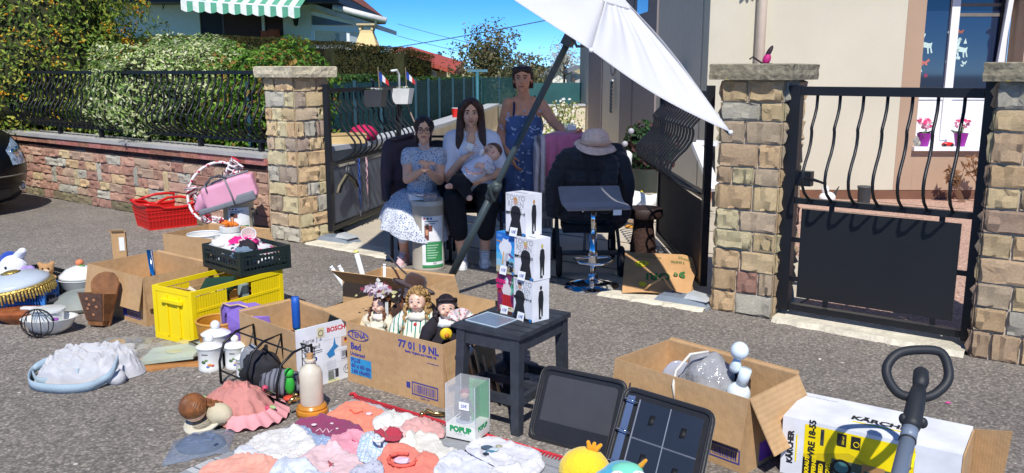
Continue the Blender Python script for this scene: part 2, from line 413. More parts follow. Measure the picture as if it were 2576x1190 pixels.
# ---------- the low wall on the left
wdir=V((-.796,.605,0));wn=V((.605,.796,0));w0=PLc-U*.40+wdir*.02
wall=thing('stone_wall','low wall of pink and buff rough stones under the long black fence','wall',w0+wdir*3)
WL=8.6;mb=MB()
q=[w0+wdir*WL+wn*.006,w0+wn*.006,w0+wn*.3,w0+wdir*WL+wn*.3]
mb.hexa(q+[p+V((0,0,.755))for p in q]);part('mortar_core',mb,MORT,wall,True)
rowz=[0,.105,.205,.305,.415,.52,.625];jump={}
x=.0;occupied=[]
for k in range(13):
 s=.35+k*.66+random.uniform(-.15,.15);r0=random.choice((1,2,2,3));nr=random.choice((2,2,3));r1=min(6,r0+nr)
 wdt=random.uniform(.075,.12);occupied.append((s,s+wdt,r0,r1))
 stone(wall,w0+wdir*WL,-wdir,wn,WL-s-wdt,rowz[r0],wdt,rowz[r1]-rowz[r0],.045,random.choice(PINK[:3]+BUFF[:2]+PALE))
for r in range(6):
 blk=sorted((a,b)for a,b,r0,r1 in occupied if r0<=r<r1);s=0.0
 while s<WL-.05:
  L=random.uniform(.15,.34);nxt=[a for a,b in blk if a>s-1e-6]
  ins=[b for a,b in blk if a-1e-6<=s<b]
  if ins:s=ins[0];continue
  if nxt and s+L>nxt[0]-.07:L=nxt[0]-s
  L=min(L,WL-s)
  if L>.02:
   col=random.choice(PINK+PINK+PINK+PALE[:2]+BUFF[:2])if r else random.choice([lin((150,140,108)),lin((160,146,116)),lin((140,126,100)),PINK[4]])
   stone(wall,w0+wdir*WL,-wdir,wn,WL-s-L,rowz[r],L,rowz[r+1]-rowz[r],.05,col)
  s+=L
# dark course and proud red course
def smooth_brick(parent,name,s,L,z0,z1,out,col,nm):
 mb=MB();p0=w0+wdir*s-wn*out;p1=w0+wdir*(s+L-.006)-wn*out;b=wn*(out+.2)
 mb.hexa([p1+V((0,0,z0)),p0+V((0,0,z0)),p0+b+V((0,0,z0)),p1+b+V((0,0,z0)),p1+V((0,0,z1)),p0+V((0,0,z1)),p0+b+V((0,0,z1)),p1+b+V((0,0,z1))])
 o=part(name,mb,STONE,parent,True);j=random.uniform(.8,1.15);o.color=(*[min(1,x*j)for x in col],1)
s=0
while s<WL:
 L=random.uniform(.2,.26);smooth_brick(wall,'brick',s,L,.627,.69,.001+random.uniform(-.003,.003),random.choice([lin(c)for c in((70,50,46),(60,48,48),(84,54,48),(76,74,80),(58,46,44))]),'d');s+=L
s=0
while s<WL:
 L=random.uniform(.22,.34);smooth_brick(wall,'brick',s,L,.692,.755,.034+random.uniform(-.004,.004),random.choice([lin(c)for c in((188,128,108),(178,112,98),(196,142,116),(184,120,112),(168,116,96))]),'r');s+=L
s=0
SLAB=mat('coping_slab',lin((176,174,170)),rough=.85,var=.12,vs=3,fine=.08,bump=.2)
while s<WL:
 L=1.0;mb=MB();p0=w0+wdir*s-wn*.05;p1=w0+wdir*(s+L-.005)-wn*.05;b=wn*.38
 mb.hexa([p+V((0,0,.757))for p in(p1,p0,p0+b,p1+b)]+[p+V((0,0,.797))for p in(p1,p0,p0+b,p1+b)])
 part('coping_slab',mb,SLAB,wall,True);s+=L
# ---------- wrought iron: belly bars
PROF=[(0,0),(.06,0),(.12,.006),(.2,.04),(.27,.083),(.305,.098),(.325,.088),(.37,.085),(.44,.095),(.52,.13),(.6,.185),(.68,.228),(.75,.24),(.82,.225),(.89,.175),(.95,.085),(.985,.02),(1,0)]
def belly_bar(h,amp,r):
 mb=MB();mb.tube([(0,-d*amp,h*(1-t))for t,d in PROF],r,6);return mb
ft=thing('iron_fence','long black wrought iron fence of wavy bars standing on the low stone wall','fence',w0+wdir*3+V((0,0,.797)))
fo=w0+wn*.13;FB,FT=.90,1.545
mb=MB();mb.bar(fo+V((0,0,FT)),fo+wdir*WL+V((0,0,FT)),.045,.035);part('top_rail',mb,IRON,ft,True)
mb=MB();mb.bar(fo+V((0,0,FB)),fo+wdir*WL+V((0,0,FB)),.04,.03);part('bottom_rail',mb,IRON,ft,True)
bm_=belly_bar(FT-FB-.03,.62,.0105).mesh('bar',IRON,True)
mtx0=M.Identity(4)
for i in range(3):mtx0[i][0]=wdir[i];mtx0[i][1]=wn[i]
k=0;s=.06
while s<WL-.05:
 m=M.Translation(fo+wdir*s+V((0,0,FB+.013)))@mtx0
 link('bar',bm_,ft,WM[ft.name].inverted()@m);s+=.108
mb=MB();mb.box((0,0,0),(.045,.045,.09));foot=mb.mesh('foot',IRON)
for k in range(9):
 link('foot',foot,ft,WM[ft.name].inverted()@M.Translation(fo+wdir*(.25+k*1.0)+V((0,0,.842)))@mtx0)
# ---------- the drive's two leaves and the small gate
PANEL=mat('gate_panel',lin((96,102,112)),rough=.55,var=.12,vs=3,bump=.05,coat=0)
WEATH=mat('weathered_panel',lin((52,46,42)),rough=.8,var=.25,vs=4,stripes=None,fine=.2,bs=20)
def leaf(name,label,org,x,side,W,H,mid,nb,pmat,panels=4,amp=1.0,cat='gate'):
 y=V((-x.y,x.x,0));m=M.Identity(4)
 for i in range(3):m[i][0]=x[i];m[i][1]=y[i];m[i][3]=org[i]
 t=link(name,None,None,m);tag(t,label,cat)
 z0=.07
 for(nm,a,b,wd)in(('post',(.03,0,z0),(.03,0,H+.04),.055),('post',(W-.03,0,z0),(W-.03,0,H),.05),('top_rail',(.06,0,H-.02),(W-.055,0,H-.02),.045),
                           ('middle_rail',(.06,0,mid),(W-.055,0,mid),.04),('bottom_rail',(.06,0,z0+.025),(W-.055,0,z0+.025),.05)):
  mb=MB();mb.bar(a,b,wd,wd*.9);part(nm,mb,IRON,t)
 bmsh=belly_bar(H-.045-mid,amp,.0095).mesh('bar',IRON,True)
 for k in range(nb):
  xx=.06+(W-.12)*(k+.7)/(nb+.4)
  mm=M.Translation((xx,0,mid))@(M.Rotation(pi,4,'Z')if side>0 else M.Identity(4));link('bar',bmsh,t,mm)
 pw=(W-.12)/panels
 for k in range(panels):
  mb=MB();mb.bbox((.06+k*pw+.004,-.008,z0+.06),(.06+(k+1)*pw-.004,.008,mid-.05));part('panel',mb,pmat,t)
 return t
gl=leaf('drive_gate','open left leaf of the black drive gate, hung with coat hangers and lanyards',V((-1.715,7.93,0)),V((.22,.975,0)).normalized(),-1,1.95,1.40,.70,13,PANEL,4,.92)
gr=leaf('drive_gate','open right leaf of the black drive gate with bulging bars over a dark weathered panel',V((1.345,5.83,0)),V((.0,1,0)),1,1.92,1.42,.70,16,WEATH,1,1.0)
# small gate
ga,gb=V((1.735,5.30,0)),V((2.60,4.655,0));gx=(gb-ga).normalized();GW=(gb-ga).length
gy=V((-gx.y,gx.x,0));m=M.Identity(4)
for i in range(3):m[i][0]=gx[i];m[i][1]=gy[i];m[i][3]=ga[i]
pg=link('small_gate',None,None,m);tag(pg,'closed black small gate with seven wavy bars over a solid black panel','gate')
Hh=1.47;md=.765
BLACKP=mat('black_sheet',lin((34,36,40)),rough=.38,var=.08,vs=2)
for(nm,a,b,wd)in(('post',(0,0,.06),(0,0,Hh),.085),('post',(GW-.01,0,.05),(GW-.01,0,Hh+.03),.075),('top_rail',(.044,0,Hh-.033),(GW-.05,0,Hh-.033),.066),
                       ('middle_rail',(.044,0,md),(GW-.05,0,md),.045),('bottom_rail',(.044,0,.085),(GW-.05,0,.085),.05)):
 mb=MB();mb.bar(a,b,wd,wd*.8);part(nm,mb,IRON,pg)
bmsh=belly_bar(Hh-.066-md+.01,.8,.0095).mesh('bar',IRON,True)
for k in range(7):link('bar',bmsh,pg,M.Translation((.135+k*(GW-.24)/6.3,0,md)))
mb=MB();mb.bbox((.085,-.006,.15),(GW-.10,.006,md-.05));part('panel',mb,BLACKP,pg)
for(x0,z0,x1,z1)in((.25,.11,.28,.15),(GW*.8,.11,GW*.8+.03,.15),(.25,md-.05,.28,md-.02),(GW*.8,md-.05,GW*.8+.03,md-.02),(.042,.5,.085,.53),(GW-.1,.42,GW-.046,.45),(.042,.25,.085,.28)):
 mb=MB();mb.bbox((x0,-.005,z0),(x1,.005,z1));part('lug',mb,IRON,pg)
mb=MB();mb.bbox((.045,-.03,.86),(.135,.03,.95));part('lock_case',mb,IRON,pg)
mb=MB();mb.tube([(.10,-.035,.92),(.10,-.07,.92),(.2,-.07,.90)],.008);part('handle',mb,IRON,pg)
mb=MB();mb.tube([(.10,.035,.90),(.10,.07,.90),(.2,.07,.87)],.008);part('handle',mb,IRON,pg)
mb=MB();mb.bbox((GW-.04,-.02,Hh+.032),(GW+.12,.02,Hh+.055));part('hinge',mb,IRON,pg)
# thresholds
KERB=mat('worn_concrete',lin((214,206,186)),rough=.92,var=.18,vs=5,bump=.8,bs=30,fine=.12)
def threshold(a,b,d0,d1,seed,z=.03):
 mb=MB();ax=(b-a);n=26;t=[]
 for i in range(n+1):
  p=a+ax*(i/n);o=-N*(d0+.03*nz3((i*.6,seed,0))+.012*nz3((i*2.3,seed,3)))
  t.append((p+o,p+o*.8+V((0,0,z)),p+N*d1+V((0,0,z))))
 vs=[q for tt in t for q in tt];fs=[]
 for i in range(n):
  for j in range(2):fs.append((i*3+j,i*3+3+j,i*3+4+j,i*3+1+j))
 mb.add(vs,fs);return mb
struct('threshold',threshold(PRc+U*.02+N*.06,PFc-U*.42+N*.06,.12,.25,1),KERB)
struct('threshold',threshold(PLc+U*.05+N*.1,PLc+U*1.6+N*.05,.1,.2,5,.012),KERB)
struct('threshold',threshold(PRc-U*1.2+N*.0,PRc-U*.42+N*.02,.14,.25,9,.015),KERB)
def gate_stop(corner,ang,label):
 t=thing('gate_stop',label,'gate stop',corner,ang)
 mb=MB();mb.hexa([V(p)for p in((-.2,-.1,.0),(.2,-.1,.0),(.2,.1,.0),(-.2,.1,.0),(-.16,-.07,.05),(.16,-.07,.05),(.16,.07,.05),(-.16,.07,.05))])
 part('plate',mb,rgb(126,136,148,rough=.5),t)
 mb=MB();mb.hexa([V(p)for p in((.02,-.07,.051),(.19,-.09,.051),(.19,.09,.051),(.02,.07,.051),(.04,-.05,.085),(.15,-.06,.06),(.15,.06,.06),(.04,.05,.085))])
 part('cover',mb,rgb(176,180,182,rough=.45),t)
gate_stop(G(852,607),-.55,'grey metal gate motor plate on the ground beside the cream pillar')
gate_stop(G(1722,762),-.6,'grey metal gate motor plate beside the paper bag')
# ---------- foliage
LEAF=mat('leaf',(1,1,1),rough=.5,var=0,attr=True,spec=.4)
LEAFM=mat('leaf_matte',(1,1,1),rough=.8,var=0,attr=True,spec=.2)
for lm_ in(LEAF,LEAFM):
 n_,l_=lm_.node_tree.nodes,lm_.node_tree.links;pb_=n_['Principled BSDF'];tr_=n_.new('ShaderNodeBsdfTranslucent');ms_=n_.new('ShaderNodeMixShader');ms_.inputs[0].default_value=.42
 l_.new(pb_.inputs['Base Color'].links[0].from_socket,tr_.inputs[0]);l_.new(pb_.outputs[0],ms_.inputs[1]);l_.new(tr_.outputs[0],ms_.inputs[2]);l_.new(ms_.outputs[0],n_['Material Output'].inputs[0])
BARK=mat('bark',lin((92,74,58)),rough=.95,var=.25,vs=14,bump=1,bs=30)
def rcol(cols):c=random.choice(cols);j=random.uniform(.75,1.25);return tuple(min(.9,x*j*1.45)for x in lin(c))
def leaves(pts,size,cols,asp=2.0,jit=.5,up=.3):
 """pts: (position, outward normal); one pointed, folded leaf each"""
 mb=MB()
 for p,n in pts:
  d=V((random.gauss(0,1),random.gauss(0,1),random.gauss(up,1))).normalized()
  nn=(V(n)+V((random.gauss(0,jit),random.gauss(0,jit),random.gauss(.25,jit)))).normalized()
  x=(d-nn*d.dot(nn))
  if x.length<1e-3:continue
  x.normalize();y=nn.cross(x);s=size*random.uniform(.6,1.3);p=V(p)
  mb.tint=rcol(cols)
  mb.add([p-x*s*.5,p+y*s/asp*.5+nn*s*.08,p+x*s*.5,p-y*s/asp*.5+nn*s*.08],[(0,1,2),(0,2,3)])
 mb.tint=None;return mb
def pts_box(lo,hi,n,ex=5.0,depth=.2,lump=.12,seed=0):
 """points in the outer layer of a rounded, lumpy clipped volume"""
 lo,hi=V(lo),V(hi);c=(lo+hi)/2;h=(hi-lo)/2;out=[]
 while len(out)<n:
  d=V((random.gauss(0,1),random.gauss(0,1),random.gauss(0,1))).normalized()
  k=(abs(d.x)**ex+abs(d.y)**ex+abs(d.z)**ex)**(-1/ex)
  q=d*k;lum=1+lump*nz3((q.x*h.x*2.2+seed,q.y*h.y*2.2,q.z*h.z*2.2))*2
  r=lum*(1-depth*random.random()**1.5)
  p=c+V((q.x*h.x,q.y*h.y,q.z*h.z))*r
  if p.z<.02:continue
  nn=V((math.copysign(abs(q.x)**(ex-1),q.x)/h.x,math.copysign(abs(q.y)**(ex-1),q.y)/h.y,math.copysign(abs(q.z)**(ex-1),q.z)/h.z)).normalized()
  out.append((p,nn))
 return out
def trunkmb(p,h,r,limbs=5,spread=.5):
 mb=MB();p=V(p);mb.tube([p,p+V((.02,.01,h*.5)),p+V((-.01,.02,h))],[r,r*.8,r*.5],8)
 for k in range(limbs):
  a=k*2.4+.3;z=h*(.45+.1*k/limbs*4);q=p+V((0,0,min(z,h*.95)))
  e=q+V((cos(a)*spread,sin(a)*spread,spread*.9));mb.tube([q,q.lerp(e,.5)+V((0,0,-.03)),e],[r*.45,r*.3,r*.12],6)
 return mb
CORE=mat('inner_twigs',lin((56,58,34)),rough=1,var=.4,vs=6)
def shrub(name,label,cat,lo,hi,n,size,cols,ex=5,lump=.12,base=None,core=True,seed=0,asp=2.0,m=None,depth=.25,fruit=None,group=None,limbs=6,jit=.5):
 lo,hi=V(lo),V(hi);c=(lo+hi)/2;t=thing(name,label,cat,(c.x,c.y,0),0,group)
 hgt=hi.z*.8;part('trunk',trunkmb((c.x,c.y,0),hgt,.05+hgt*.012,limbs,min(hi.x-lo.x,hi.y-lo.y)*.3),BARK,t,True,True)
 pts=pts_box(lo,hi,n,ex,depth,lump,seed)
 part('crown',leaves(pts,size,cols,asp,jit),m or LEAF,t,True)
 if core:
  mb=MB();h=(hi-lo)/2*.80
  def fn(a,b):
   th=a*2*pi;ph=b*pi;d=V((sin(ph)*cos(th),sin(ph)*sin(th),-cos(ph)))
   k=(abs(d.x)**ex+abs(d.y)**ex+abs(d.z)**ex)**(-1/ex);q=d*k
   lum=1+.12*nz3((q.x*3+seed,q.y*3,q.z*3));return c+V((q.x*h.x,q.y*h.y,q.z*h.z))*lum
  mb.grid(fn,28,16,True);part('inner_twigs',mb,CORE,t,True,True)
 if fruit:
  mb=MB();cc,fs,fn_=fruit
  cl=pts_box(lo,hi,fn_//7,ex,.06,lump,seed)
  for p,nn in cl:
   for j in range(7):
    q=p+V((random.gauss(0,.04),random.gauss(0,.04),random.gauss(0,.04)))+nn*.03;mb.tint=rcol(cc);s=fs*random.uniform(.7,1.2)
    mb.add([q+V((s,0,0)),q+V((-s,0,0)),q+V((0,s,0)),q+V((0,-s,0)),q+V((0,0,s)),q+V((0,0,-s))],[(0,2,4),(2,1,4),(1,3,4),(3,0,4),(2,0,5),(1,2,5),(3,1,5),(0,3,5)])
  o=part('berries',mb,LEAFM,t,True);o['kind']='stuff'
 return t
shrub('berry_shrub','tall clipped shrub covered in orange yellow berries behind the fence','shrub',(-9.6,10.9,.5),(-5.2,13.2,3.4),34000,.07,[(112,138,52),(138,152,60),(90,114,44),(164,160,66),(72,92,40)],4.5,.10,seed=3,fruit=([(214,158,44),(224,176,60),(196,130,36)],.016,3600),asp=2.4)
shrub('variegated_shrub','spreading shrub with cream edged pale leaves rising above the fence','shrub',(-4.85,9.3,.7),(-2.75,11.4,1.93),17000,.062,[(190,198,142),(160,176,108),(206,210,166),(112,140,68),(88,116,50)],2.3,.18,seed=8,asp=2.6)
for i,(a,b,c0,lab)in enumerate(((7.6,4.9,[(70,88,36),(96,112,44),(52,66,30),(140,140,54)],'dark leafy hedge shrub behind the fence below the orange berries'),
        (4.9,3.0,[(84,104,46),(112,128,60),(170,180,128),(60,76,36)],'mixed pale and green hedge shrub behind the middle of the fence'),
        (3.1,.9,[(84,120,40),(114,146,54),(62,92,34),(138,156,70),(92,84,40)],'glossy green laurel shrub behind the fence, middle of the run'),
        (1.6,.6,[(80,118,40),(108,144,54),(58,90,34),(96,130,48),(140,110,56)],'glossy green laurel shrub behind the fence next to the cream pillar'))):
 p,q=w0+wdir*a+wn*.42,w0+wdir*b+wn*1.5
 lo=V((min(p.x,q.x)-.1,min(p.y,q.y),.35));hi=V((max(p.x,q.x)+.1,max(p.y,q.y)+.1,(1.75,1.7,1.72,1.86)[i]))
 c=(w0+wdir*(a+b)/2+wn*.95);L=(a-b)/2+.1
 t=thing('hedge_shrub',lab,'shrub',(c.x,c.y,0),0)
 part('trunk',trunkmb((c.x,c.y,0),1.1,.05,6,.4),BARK,t,True,True)
 pts=pts_box((-L,-.5,.4),(L,.5,(1.72,1.62,1.66,1.86)[i]),int(8200*L)+1500,5,.4,.12,i*5)
 pts=[(c+(-wdir)*p.x+wn*p.y+V((0,0,p.z)),(-wdir)*nn.x+wn*nn.y+V((0,0,nn.z)))for p,nn in pts]
 part('crown',leaves(pts,.072,c0,2.1),LEAF,t,True)
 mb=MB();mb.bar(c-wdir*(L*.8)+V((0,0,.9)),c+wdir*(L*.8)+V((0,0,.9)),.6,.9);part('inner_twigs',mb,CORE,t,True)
# dark clipped conifer hedge of the neighbour
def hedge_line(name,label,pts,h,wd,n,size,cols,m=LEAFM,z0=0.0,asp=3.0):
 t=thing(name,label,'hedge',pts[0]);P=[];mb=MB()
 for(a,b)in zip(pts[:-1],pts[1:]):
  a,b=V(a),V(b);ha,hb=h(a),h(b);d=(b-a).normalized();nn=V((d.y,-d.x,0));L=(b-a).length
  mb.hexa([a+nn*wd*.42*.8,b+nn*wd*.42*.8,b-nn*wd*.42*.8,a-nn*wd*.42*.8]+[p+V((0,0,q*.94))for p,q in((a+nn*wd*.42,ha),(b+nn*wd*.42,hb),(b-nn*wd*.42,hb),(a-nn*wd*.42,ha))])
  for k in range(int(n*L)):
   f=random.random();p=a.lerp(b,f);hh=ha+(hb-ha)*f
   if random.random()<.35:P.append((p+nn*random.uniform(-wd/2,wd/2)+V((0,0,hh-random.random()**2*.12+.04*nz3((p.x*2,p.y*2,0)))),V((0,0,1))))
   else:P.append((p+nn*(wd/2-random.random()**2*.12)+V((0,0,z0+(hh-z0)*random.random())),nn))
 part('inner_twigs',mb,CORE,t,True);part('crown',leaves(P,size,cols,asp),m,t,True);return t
hp=[V((-9.5,15.2,0)),V((-4.6,14.6,0)),V((-3.1,14.4,0)),V((-2.2,15.0,0)),V((-1.85,16.2,0))]
hedge_line('conifer_hedge','dark brownish clipped conifer hedge in front of the white house',hp,lambda p:2.13 if p.x<-4 else(2.05 if p.x<-3 else(1.96 if p.x<-2 else 1.85)),.9,7500,.045,[(58,58,30),(78,74,40),(54,58,32),(88,78,46),(60,72,38)])
hedge_line('green_hedge','bright green low hedge behind the teal netting beyond the left gate leaf',[V((-2.95,9.6,0)),V((-2.2,13,0)),V((-1.45,17,0)),V((-.9,22,0))],lambda p:1.50 if p.y<14 else 1.42,.5,2400,.055,[(48,78,40),(64,96,44),(40,64,34),(84,112,54)],LEAF,asp=2)
shrub('round_bush','round clipped bush with yellow green and reddish leaves above the teal netting','bush',(-2.72,15.2,1.2),(-1.62,16.3,1.86),3600,.075,[(150,160,56),(176,176,70),(120,130,50),(150,108,66),(96,104,44)],2.6,.06,seed=2)
TC=[(86,94,58),(104,108,72),(70,78,50),(128,118,90),(96,82,60)]
shrub('orchard_tree','small bushy garden tree with dusty green leaves against the sky','tree',(-1.8,26,.8),(.3,28.2,2.98),4200,.12,TC,2.0,.35,seed=11,depth=.8,core=False,limbs=9,jit=1)
shrub('orchard_tree','low dull green tree at the right of the dusty garden tree','tree',(-.5,28,.6),(1.3,30,2.2),2600,.12,TC,2.0,.3,seed=17,depth=.8,core=False,limbs=9,jit=1)
shrub('pale_tree','pale thin leaved tree above the far white house','tree',(2.0,52,1.0),(4.4,55,3.5),1300,.16,[(176,172,160),(150,146,126),(190,184,172)],2,.4,seed=23,depth=.9,core=False,jit=1)
for i,(px,top,Y,lab)in enumerate(((1105,133,70,'taller of two small dark cypress trees on the skyline'),(1145,148,70,'shorter of two small dark cypress trees on the skyline'))):
 c=Yp(px,180,Y);zt=Yp(px,top,Y).z;shrub('cypress_tree',lab,'tree',(c.x-.4,Y-.4,.5),(c.x+.4,Y+.4,zt),500,.3,[(48,78,44),(60,92,50)],2,.1,core=True)
for i,(px,lab)in enumerate(((1335,'round dark tree on the far hill just left of a woman'),(1352,'round dark tree on the far hill behind a woman'),(1385,'round dark tree on the far hill right of a woman'))):
 c=Yp(px,180,160);shrub('far_tree',lab,'tree',(c.x-1.6,158.5,.3),(c.x+1.6,161.5,2.6+(i==1)*.5),260,.5,[(46,66,36),(60,80,44)],2,.1,limbs=4)
# far field rising
mb=MB();mb.add([(-60,90,-.019),(80,90,-.019),(80,170,1.6),(-60,170,1.6),(80,400,3),(-60,400,3)],[(0,1,2,3),(3,2,4,5)]);struct('hill',mb,mat('dry_field',lin((176,164,116)),rough=1,var=.15,vs=.05))
# ================= BUILDINGS AND GARDEN BEHIND =================
REND=mat('cream_render',lin((212,205,184)),rough=.95,var=.05,vs=1.1,bump=.6,bs=210,fine=.07)
BEIGE=mat('beige_render',lin((182,154,130)),rough=.95,var=.05,vs=1.3,bump=.6,bs=210,fine=.07)
GREYB=mat('grey_band',lin((142,134,134)),rough=.95,var=.04,bump=.3,bs=260)
SIDER=mat('grey_render',lin((205,198,182)),rough=.95,var=.03,bump=.35,bs=260)
PVC=mat('white_pvc',lin((236,238,240)),rough=.35,var=.02)
GLASS=mat('window_glass',lin((30,44,72)),rough=.04,var=.0,spec=1.0,coat=.6)
SLATEM=mat('dark_plinth',lin((120,84,66)),rough=.9,var=.1)
rh=thing('render_house','cream and beige rendered house with a tall white window behind the small gate','house',(4.5,10.5,0))
HC=V((2.36,10.5,0));FD=V((1,-.012,0)).normalized();SD=V((-.041,1,0)).normalized();FN=V((-FD.y,FD.x,0))
def fr(x,d,z):return HC+FD*(x-2.36)+FN*d+V((0,0,z))
def fbox(x0,x1,d0,d1,z0,z1,nm,mt,par,**k):
 mb=MB();mb.hexa([fr(x0,d0,z0),fr(x1,d0,z0),fr(x1,d1,z0),fr(x0,d1,z0),fr(x0,d0,z1),fr(x1,d0,z1),fr(x1,d1,z1),fr(x0,d1,z1)]);return part(nm,mb,mt,par,True,**k)
BX,WX0,WX1,SZ,WT=4.70,4.92,6.12,.655,2.75
fbox(2.36,BX,0,.35,.12,6,'wall',REND,rh)
fbox(BX+.001,WX0,-.003,.35,.12,6,'painted_surround',BEIGE,rh)
fbox(WX0+.001,WX1-.001,-.003,.35,.12,SZ-.05,'painted_surround',BEIGE,rh)
fbox(WX0+.001,WX1-.001,-.003,.35,WT,6,'painted_surround',BEIGE,rh)
fbox(WX1,9.5,-.003,.35,.12,6,'painted_surround',BEIGE,rh)
fbox(2.36,9.5,.004,.33,0,.118,'plinth',SLATEM,rh)
fbox(WX0-.03,WX1+.02,-.07,.36,SZ-.048,SZ,'window_sill',PVC,rh)
# window: frame, sashes, mullion, panes, lower panel
wt=part('window',MB().hexa([fr(x,d,z)for z in(SZ+.002,SZ+.05)for x,d in((WX0+.002,.36),(WX1-.002,.36),(WX1-.002,.42),(WX0+.002,.42))]),PVC,rh,True)
def wbox(x0,x1,d0,d1,z0,z1,nm,mt):return fbox(x0,x1,d0,d1,z0,z1,nm,mt,wt)
wbox(WX0+.002,WX0+.07,.355,.43,SZ+.052,WT,'frame',PVC);wbox(WX1-.07,WX1-.002,.355,.43,SZ+.052,WT,'frame',PVC)
wbox(WX0+.072,WX1-.072,.355,.43,WT-.07,WT,'frame',PVC)
WMX=5.44
wbox(WMX-.05,WMX+.05,.345,.42,SZ+.052,WT-.072,'mullion',PVC)
wbox(WX0+.072,WMX-.052,.36,.42,1.21,1.33,'rail',PVC);wbox(WMX+.052,WX1-.072,.36,.42,1.21,1.33,'rail',PVC)
wbox(WX0+.072,WMX-.052,.375,.40,SZ+.054,1.208,'lower_panel',PVC);wbox(WMX+.052,WX1-.20,.375,.40,SZ+.054,1.208,'lower_panel',PVC)
wbox(WMX+.1,WX1-.25,.371,.3745,SZ+.12,1.15,'panel_moulding',PVC)
wbox(WX0+.072,WMX-.052,.385,.40,1.332,WT-.075,'pane',GLASS);wbox(WMX+.052,WX1-.072,.385,.40,1.332,WT-.075,'pane',GLASS)
# slats of the blind seen behind the panes' top
for k in range(4):wbox(WMX+.06,WX1-.08,.376,.3845,WT-.17-k*.12,WT-.13-k*.12,'blind_slat',rgb(120,112,104))
# opened inner sash leaning inwards at the right
mb=MB();a,bq=fr(WX1-.17,.33,SZ+.06),fr(WX1-.08,.22,WT-.05);mb.bar(a,bq,.06,.05,up=(0,1,0));part('tilted_sash',mb,PVC,wt,True)
wbox(WX1-.125,WX1-.105,.34,.37,SZ+.06,WT-.08,'seal',rgb(40,40,46));wbox(WMX+.45,WMX+.53,.348,.36,1.275,1.295,'handle',PVC)
# stickers on the panes
STK=rgb(196,220,214,rough=.6);
def spoly(cx,cz,pts,mt,nm='sticker',s=1.0):
 mb=MB();d=.3835;f=[fr(cx+x*s,d,cz+z*s)for x,z in pts];b=[fr(cx+x*s,d+.001,cz+z*s)for x,z in pts];n=len(pts)
 mb.add(f+b,[tuple(range(n)),tuple(range(2*n-1,n-1,-1))]+[(i,n+i,n+(i+1)%n,(i+1)%n)for i in range(n)]);return part(nm,mb,mt,wt,True)
BUT=[(0,-.3),(.1,.05),(.5,-.1),(.55,-.45),(.2,-.45)];BUTF=[(0,.1),(.15,.15),(.6,.55),(.75,.2),(.35,-.05),(.5,-.35),(.2,-.45),(0,-.15),(-.2,-.45),(-.5,-.35),(-.35,-.05),(-.75,.2),(-.6,.55),(-.15,.15)]
DEER=[(-.55,.42),(-.3,.62),(-.38,.95),(-.28,.95),(-.22,.68),(-.1,.98),(0,.95),(-.12,.62),(-.18,.35),(.35,.22),(.55,.3),(.5,-.05),(.62,-.5),(.5,-.5),(.4,-.1),(.3,-.15),(.34,-.55),(.24,-.55),(.18,-.12),(-.2,-.05),(-.12,-.4),(-.3,-.7),(-.38,-.66),(-.24,-.38),(-.42,0),(-.4,.3)]
FLK=[(cos(k*pi/6)*(.5 if k%2==0 else.3),sin(k*pi/6)*(.5 if k%2==0 else.3))for k in range(12)]
def at_pane(px,py):p=Yp(px,py,10.88);return p.x,p.z
for px,py,sh,sz,c in((2323,117,DEER,.16,STK),(2322,157,BUTF,.085,rgb(190,110,100)),(2303,183,BUTF,.085,STK),(2325,190,FLK,.06,rgb(150,60,90)),(2392,86,BUTF,.085,STK),(2413,80,BUTF,.05,rgb(176,92,60)),(2410,100,FLK,.06,STK),(2424,105,[(0,.7),(.35,-.4),(-.35,-.4)],.06,STK),
                     (2412,128,DEER,.15,STK),(2400,128,BUTF,.06,STK),(2387,141,BUTF,.04,STK),(2407,146,FLK,.05,STK),(2379,158,BUTF,.04,STK),(2421,158,BUTF,.045,STK),(2416,165,BUTF,.03,STK),
                     (2391,168,[(0,.55),(.2,.3),(.12,-.6),(-.05,-1.0),(-.12,-.4),(-.2,.2)],.12,rgb(64,190,190))):
 x,z=at_pane(px,py);spoly(x,z,sh,c,s=sz)
# side wall with darker pilaster bands, plinth, small high window
def sd(s,d,z):return HC+SD*s+V((SD.y,-SD.x,0))*d+V((0,0,z))
def sbox(s0,s1,d0,d1,z0,z1,nm,mt,par=None):
 mb=MB();mb.hexa([sd(s0,d0,z0),sd(s0,d1,z0),sd(s1,d1,z0),sd(s1,d0,z0),sd(s0,d0,z1),sd(s0,d1,z1),sd(s1,d1,z1),sd(s1,d0,z1)]);return part(nm,mb,mt,par or rh,True)
sbox(.36,13,.004,.3,0,6,'side_wall',SIDER)
for(a,b_)in((.002,.3),):sbox(.36,.8,-.0,.003,0,6,'corner_strip',SIDER)
for(pa,pb)in((1483,1515),(1563,1592),(1597,1652)):
 def s_of(px):
  k=(px-PW/2)/FPX*.985;return(HC.x-k*HC.y)/(k*SD.y-SD.x)
 s1,s0=s_of(pa),s_of(pb);sbox(min(s0,s1),max(s0,s1),-.03,.0035,0,6,'pilaster_band',GREYB)
s0=s_of(1616);sbox(s0-.5,s0+.45,-.04,-.031,2.5,3.4,'side_window',GLASS)
mb=MB();mb.tube([(2.95,10.40,0),(2.95,10.40,6)],.055,12);part('downpipe',mb,mat('pipe_cream',lin((224,208,188)),rough=.5,var=.04),rh,False and True,True)
# put downpipe in house frame
bpy.data.objects['downpipe'].matrix_basis=WM[rh.name].inverted()
mb=MB()
for z in(1.2,3.0,4.8):mb.lathe([(.062,0),(.062,.03)],12,(2.95,10.40,z))
o=part('pipe_clip',mb,rgb(190,176,160),rh,True);o['kind']='stuff'
